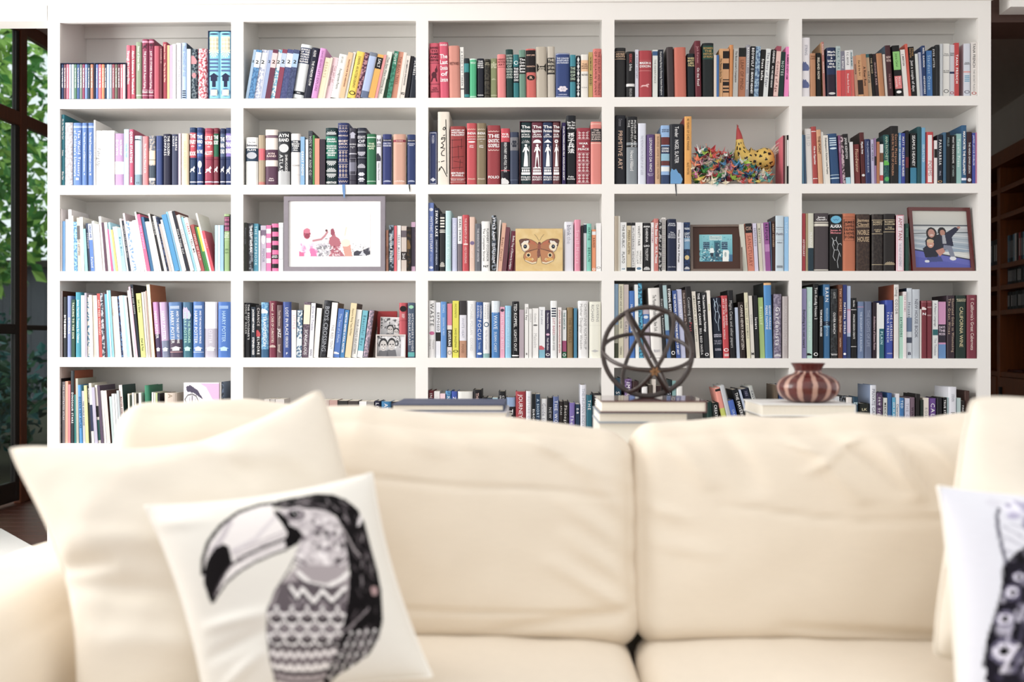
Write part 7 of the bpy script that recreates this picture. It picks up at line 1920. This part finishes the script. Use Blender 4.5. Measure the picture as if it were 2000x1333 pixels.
# toucan print, painted in the crop of the photograph that shows the pillow
P = Paint(-60, 1960, -40, 1640, 5.5, 'e6e2da')
INK, MID, LT = '2a2228', '6a5e66', 'b8aeb2'
beak = [(830, 215), (740, 225), (620, 280), (520, 380), (440, 500), (400, 620), (396, 720), (420, 810), (455, 885), (500, 830), (560, 760), (640, 690), (740, 630), (850, 580), (930, 548), (1000, 510), (1020, 460), (960, 400), (880, 330), (840, 280)]
P.poly(beak, 'ece6e4'); cb_ = P.inside(beak).astype(float)
for q in range(7): P.line([(600+6*q, 560+12*q), (760, 500+14*q), (920, 425+16*q)], 9, ['a89ca6', 'd8d0d2'][q % 2], .6, cb_)
P.line([(575, 360), (530, 470), (470, 560)], 36, 'c0b6c0', .55, cb_); P.line([(850, 330), (740, 480), (600, 560)], 30, 'd4ccd2', .5, cb_)
P.line([(830, 215), (740, 226), (620, 282), (520, 382), (442, 500), (404, 620), (400, 700)], 24, INK)
P.line([(470, 870), (500, 830), (560, 755), (640, 690), (740, 630), (850, 580), (935, 548)], 13, INK)
P.line([(590, 650), (680, 590), (800, 530), (930, 480)], 15, '3a3038')
tip = [(540, 508), (490, 535), (440, 600), (412, 680), (408, 760), (436, 850), (455, 888), (505, 800), (560, 700), (602, 640), (588, 570), (575, 530)]
P.poly(tip, '342a30'); P.line([(480, 830), (540, 720), (600, 640)], 12, '8a7e86')
crest = [(815, 245), (850, 195), (920, 178), (1000, 170), (1090, 153), (1200, 172), (1290, 215), (1370, 280), (1420, 370), (1450, 470), (1480, 570), (1512, 680), (1532, 800), (1532, 960), (1500, 1080), (1430, 1190), (1330, 1270), (1240, 1330), (1170, 1420), (1140, 1420), (1200, 1260), (1250, 1160), (1270, 1060), (1290, 950), (1310, 820), (1320, 700), (1310, 600), (1290, 480), (1270, 400), (1230, 330), (1160, 290), (1080, 272), (1000, 272), (900, 262), (850, 255)]
face = [(880, 262), (1000, 262), (1100, 268), (1180, 300), (1240, 345), (1275, 410), (1300, 500), (1318, 620), (1300, 690), (1000, 690), (985, 570), (1020, 470), (960, 400), (890, 335), (850, 275)]
P.poly(face, 'd6ced0'); cf = P.inside(face).astype(float); P.rs = np.random.RandomState(8)
P.speck(70, 1010, 1310, 300, 640, 14, 34, ['b0a6ac', 'f2ecec', '8c8088', 'e4dcde', 'c4bac0'], .8, cf); P.speck(14, 1100, 1300, 440, 620, 10, 26, ['4a4048'], .8, cf)
for q in range(6): P.line([(985, 600+16*q), (1060, 650+14*q), (1160, 664+14*q), (1250, 640+15*q), (1310, 590+18*q)], 8, ['8a7e86', 'f0eaea'][q % 2], .9)
body_ = [(960, 690), (1000, 650), (1300, 650), (1325, 720), (1305, 900), (1275, 1060), (1245, 1180), (1190, 1420), (880, 1420), (835, 1220), (815, 1050), (822, 920), (870, 800)]
P.poly(body_, 'c2b8bb'); cy_ = P.inside(body_).astype(float)
P.line([(985, 600), (940, 690), (870, 800), (822, 920), (815, 1050), (835, 1220), (880, 1420)], 9, MID)
P.line([(1000, 690), (1080, 760), (1180, 775), (1270, 730), (1310, 690)], 26, 'f2eeec', 1, cy_); P.line([(990, 715), (1080, 790), (1190, 800), (1290, 755)], 10, MID, 1, cy_)
zz_ = [(960, 780), (1000, 840), (1030, 790), (1100, 870), (1150, 800), (1210, 860), (1290, 780)]
P.poly([(900, 760), (1010, 740), (1300, 800), (1300, 920), (840, 930)], '7a6e76', .8, cy_); P.line(zz_, 22, 'f4f0ee', 1, cy_); P.line([(x, y+34) for x, y in zz_], 14, '5a4e56', 1, cy_); P.line([(x, y+58) for x, y in zz_], 12, 'b4aab0', 1, cy_)
for row in range(4):
    yy = 900+row*62
    for k in range(6):
        x_ = 830+k*92+(row % 2)*46; arc = [(x_+50*math.cos(math.pi*t/8), yy+46*math.sin(math.pi*t/8)) for t in range(9)]
        P.poly(arc, ['8a7e86', '5c5058', '9c9298', '4c4048'][row], .85, cy_); P.line(arc, 17, 'f0eceb', 1, cy_); P.line([(x, y+15) for x, y in arc], 7, '6a5e66', .9, cy_)
for row in range(5):
    yy = 1130+row*40; pts = [(800+q*26, yy+(24 if q % 2 else -10)+18*math.sin(q*.2)) for q in range(22)]
    P.line(pts, 15, ['5c5058', 'efebea', '84787f', 'f2eeec', '6a5e66'][row], 1, cy_)
for row in range(5): P.line([(840, 1255+row*26), (960, 1290+row*26), (1100, 1292+row*26), (1230, 1255+row*26)], 13, ['f2eeec', '5c5058', 'c8bec2', '6a5e66', 'e8e2e2'][row], 1, cy_)
P.poly(crest, '30272d'); cc_ = P.inside(crest).astype(float)
for i in range(170):
    t = P.rs.uniform(0, 1); k = min(int(t*11), 10)
    spine = [(860, 225), (960, 215), (1090, 210), (1200, 230), (1300, 320), (1370, 430), (1410, 560), (1430, 700), (1430, 850), (1420, 1000), (1370, 1140), (1270, 1270)]
    a, b = spine[k], spine[k+1]; f = t*11-k; cx_, cyy = a[0]+(b[0]-a[0])*f+P.rs.uniform(-80, 80), a[1]+(b[1]-a[1])*f+P.rs.uniform(-60, 60); an = math.atan2(b[1]-a[1], b[0]-a[0])+P.rs.uniform(-.5, .5); l_ = P.rs.uniform(14, 34)
    P.line([(cx_-l_*math.cos(an), cyy-l_*math.sin(an)), (cx_, cyy+6), (cx_+l_*math.cos(an), cyy+l_*math.sin(an))], P.rs.uniform(5, 11), ['8a7e84', '6a5e64', 'b4aaae', '15101a', '150f14'][P.rs.randint(5)], .85, cc_)
for row in range(5):
    for q in range(9): P.ell(1490-row*48-q*16+30, 1030+q*36+row*6, 10, 14, ['f0ecec', 'cfc6ca'][q % 2], .9, .5, 0, cc_)
P.line([(1270, 1060), (1380, 960), (1440, 900)], 10, 'b8aeb2', .9, cc_); P.line([(1280, 420), (1350, 540), (1390, 580)], 12, 'c8bec0', .9, cc_); P.ell(1385, 350, 12, 44, 'e8e2e2', 1, .25, 0, cc_); P.ell(1480, 790, 22, 28, 'c8a8a8', 1, 0, 0, cc_)
P.poly([(830, 280), (880, 320), (940, 385), (1000, 415), (1027, 460), (1000, 515), (930, 552), (918, 500), (932, 440), (880, 355)], INK)
P.ell(980, 315, 88, 56, 'ded6d8'); P.ell(970, 318, 62, 46, '8a7e86'); P.ell(965, 315, 46, 40, 'c8bec4'); P.ell(962, 312, 34, 32, '4a3e48'); P.ell(960, 310, 19, 18, '100a10'); P.ell(968, 302, 6, 6, 'f4f4f4')
P.poly([(830, 275), (880, 290), (930, 350), (945, 390), (880, 340)], '2a2228')
lm = P.a.mean(2, keepdims=True); P.a = P.a*np.where(lm < .72, np.maximum(lm, 1e-4)**.6*1.12, 1)
Ht = homog([(15, 235), (1430, 30), (1815, 1290), (420, 1560)])
pt_ = pillow('throw_pillow', [at_d(285, 990, 1.575), at_d(726, 926, 1.63), at_d(843, 1322, 1.555), at_d(408, 1404, 1.49)], .13, M_PRINTED, 250, 250, .075, paint=P, H=Ht, seed=12, fold=.0025, pinch=2.6, wr=[(.1, .62, .4, .6, .03, .004), (.08, .75, .35, .68, .03, -.004), (.1, .9, .3, .78, .03, .005), (.02, .1, .25, .12, .04, .003)])
tag(pt_, 'white square pillow printed with a black and white toucan', 'pillow')

# bird print pillow on the right; crop 495x1333 of x 1780..2000, y 740..1333
P = Paint(60, 1100, 440, 1700, 7, 'e2e2ea')
P.rs = np.random.RandomState(3)
P.speck(90, 330, 760, 560, 700, 20, 52, ['8a80b0', 'b4acd0', 'd8d4ea', '6a6098', 'f0eef8'], .7); P.speck(30, 420, 760, 540, 640, 24, 60, ['7a70a8', '9a92c0'], .6)
P.ell(290, 565, 26, 24, 'd8d6e0', .7); P.line([(300, 600), (286, 640), (284, 720), (292, 800), (302, 890)], 10, '4a4668')
for a, b in (((300, 690), (420, 800)), ((295, 740), (400, 820)), ((290, 800), (360, 850)), ((330, 680), (500, 760))): P.line([a, b], 4, 'b0aec0')
owl = [(244, 1300), (250, 1180), (290, 1000), (296, 890), (340, 830), (400, 785), (480, 768), (600, 775), (760, 860), (800, 1100), (760, 1700), (300, 1700)]
P.poly(owl, '3a3448'); co = P.inside(owl).astype(float); P.line(owl[:9], 14, '24202e')
P.speck(150, 280, 780, 790, 1500, 12, 40, ['8c86a0', '1c1824', 'c8c4d4', '5a5470', 'a8a2b8'], .75, co)
for (x, y, r) in ((320, 1000, 22), (296, 1112, 24), (300, 1245, 36), (344, 935, 18)): P.ell(x, y, r*1.3, r*1.5, '8a84a0', 1, clip=co); P.ell(x, y, r, r, 'dcd8e6'); P.ell(x, y, r*.5, r*.5, '1c1824')
for q in range(9): P.line([(440+8*q, 1000+30*q), (520, 970+34*q), (640, 990+30*q)], 9, ['d8d4e2', '2a2434', '9a94ac'][q % 3], .9, co)
for q in range(8):
    x = 300+q*42; P.line([(x, 1330), (x+20, 1270-(q % 3)*14), (x+46, 1220)], 15, ['e4e0ec', '8a84a0'][q % 2], .95, co); P.line([(x+8, 1210), (x+18, 1130), (x+34, 1080)], 12, ['c4c0d2', '6a6480'][q % 2], .95, co)
P.line([(340, 1120), (370, 1060), (420, 1060), (440, 1110), (400, 1140), (370, 1110)], 15, 'c8c4d4', 1, co); P.line([(380, 960), (390, 900), (420, 930), (400, 980)], 14, 'd0ccda', 1, co)
s_ = 220/495.
lm = P.a.mean(2, keepdims=True); P.a = P.a*np.where(lm < .72, np.maximum(lm, 1e-4)**.5*1.1, 1)
Ho = homog([((1833-1780)/s_, (952-740)/s_), ((2262-1780)/s_, (968-740)/s_), ((2280-1780)/s_, (1470-740)/s_), ((1872-1780)/s_, (1440-740)/s_)])
po = pillow('throw_pillow', [at_d(1832, 951, 1.62), at_d(2262, 968, 1.72), at_d(2280, 1470, 1.58), at_d(1872, 1440, 1.48)], .13, M_PRINTED, 200, 200, .06, paint=P, H=Ho, seed=15, fold=.0025, pinch=2.6)
tag(po, 'white pillow printed with a dark ornate bird and purple clouds', 'pillow')

# ------------------------------------------------------------------ white rug by the window and the garden outside
rg = MB(); a = at_z(-160, 1046, 0); 
c0, c1, c2, c3 = at_z(-300, 1030, 0), at_z(2, 1038, 0), at_z(120, 1105, 0), at_z(-300, 1140, 0)
e_ = (c2-c1)/np.linalg.norm(c2-c1); n_ = np.array([-e_[1], e_[0], 0.0]); n_ = n_ if n_[0] < 0 else -n_; c0, c3 = c1+n_*.3, c2+n_*.3
vv = [(p[0], p[1], 0.002) for p in (c0, c1, c2, c3)]+[(p[0], p[1], 0.014) for p in (c0, c1, c2, c3)]
rg.add(vv, [(3, 2, 1, 0), (4, 5, 6, 7), (0, 1, 5, 4), (1, 2, 6, 5), (2, 3, 7, 6), (3, 0, 4, 7)], 'fff')
o = rg.build('floor_rug', mat_plain('white_wool', 'f4f2ee', .95, .1, 200, .06, .4)); tag(o, 'white rug on the dark wood floor near the window', 'rug')
M_GROUND = mat_plain('garden_soil', '3a3a2c', .95, .1, 3, .3)
sbox('ground', -16, XL-.12, -4, 16, -.2, -.05, M_GROUND)
def leafmat(name, h): return mat_plain(name, h, .5, .3, 8, .35)
M_LEAF = [leafmat('leaf_bright', '9cc860'), leafmat('leaf_mid', '4a8a3c'), leafmat('leaf_deep', '2a5a3c'), leafmat('leaf_reflection_teal', '2c6a68')]  # last leaf colour has the teal of reflections painted in
M_BARK = mat_plain('bark', '4a3a2c', .9, .1, 20, .3, .3)
gr = random.Random(31)
def tree(x, y, z0, z1, rad, nleaf, ls, mats, label, nm, cat):
    root = empty(nm, (x, y, -.05)); tag(root, label, cat)
    V, F = lathe_path([(0, 0), (.05, z1*.3), (-.03, z1*.6), (.02, z1*.92)], [.07, .055, .04, .012], 8); mb = MB(); mb.add(V, F, 'fff'); mb.build('trunk', M_BARK, root)
    for mi, mt in enumerate(mats):
        mb = MB()
        for i in range(nleaf//len(mats)):
            a = gr.uniform(0, 6.283); t = gr.random()**.5; zz = gr.uniform(z0, z1); k = math.sqrt(max(.05, 1-((zz-(z0+z1)/2)/((z1-z0)/2))**2)); r = rad*t*k
            p = Vector((r*math.cos(a), r*math.sin(a), zz)); d = Vector((gr.uniform(-1, 1), gr.uniform(-1, 1), gr.uniform(-1, .6))).normalized(); s = d.orthogonal().normalized(); s.rotate(Matrix.Rotation(gr.uniform(0, 6.28), 3, d)); L_ = ls*gr.uniform(.6, 1.3)
            up = d.cross(s)*L_*.12
            mb.add([tuple(p), tuple(p+d*L_*.5+s*L_*.28+up), tuple(p+d*L_), tuple(p+d*L_*.5-s*L_*.28+up)], [(0, 1, 2, 3)], 'fff')
        lf = mb.build('foliage', mt, root); lf['kind'] = 'stuff'
tree(-6.4, 6.6, 1.4, 4.9, 1.7, 5200, .17, [M_LEAF[0], M_LEAF[1]], 'tall tree with bright green leaves outside the window', 'garden_tree', 'tree')
tree(-4.9, 3.7, 1.9, 4.2, .9, 1500, .13, [M_LEAF[0], M_LEAF[1]], 'slender leafy tree close outside the window', 'garden_tree', 'tree')
tree(-11.2, 11.0, .8, 4.2, 2.4, 2600, .24, [M_LEAF[2], M_LEAF[1]], 'broad dark green tree at the back of the garden', 'garden_tree', 'tree')
tree(-4.5, 3.9, .15, .95, .75, 1100, .12, [M_LEAF[3], M_LEAF[2]], 'low shrub beneath the window, reflected blue-green painted into its leaves', 'garden_shrub', 'shrub')
tree(-5.9, 5.9, .1, 1.5, 1.1, 1400, .14, [M_LEAF[2], M_LEAF[3]], 'dark leafy shrub behind the low shrub in the garden', 'garden_shrub', 'shrub')
fn = empty('garden_shed', (-9.6, 13.6, -.05)); tag(fn, 'grey board garden building behind the shrubs', 'shed')
M_SHED = mat_plain('grey_boards', '6a6c74', .8, .2, 8, .2, stretch=(6, 6, .5))
for k in range(16): sbox('board', -2.0+k*.25, -1.755+k*.25, 0, .05, 0, 2.3, M_SHED, fn, b=.004)
sbox('roof', -2.2, 2.2, -.3, 1.8, 2.3, 2.42, M_BRONZE, fn); sbox('side_wall', -2.0, -1.95, .05, 1.6, 0, 2.3, M_SHED, fn)
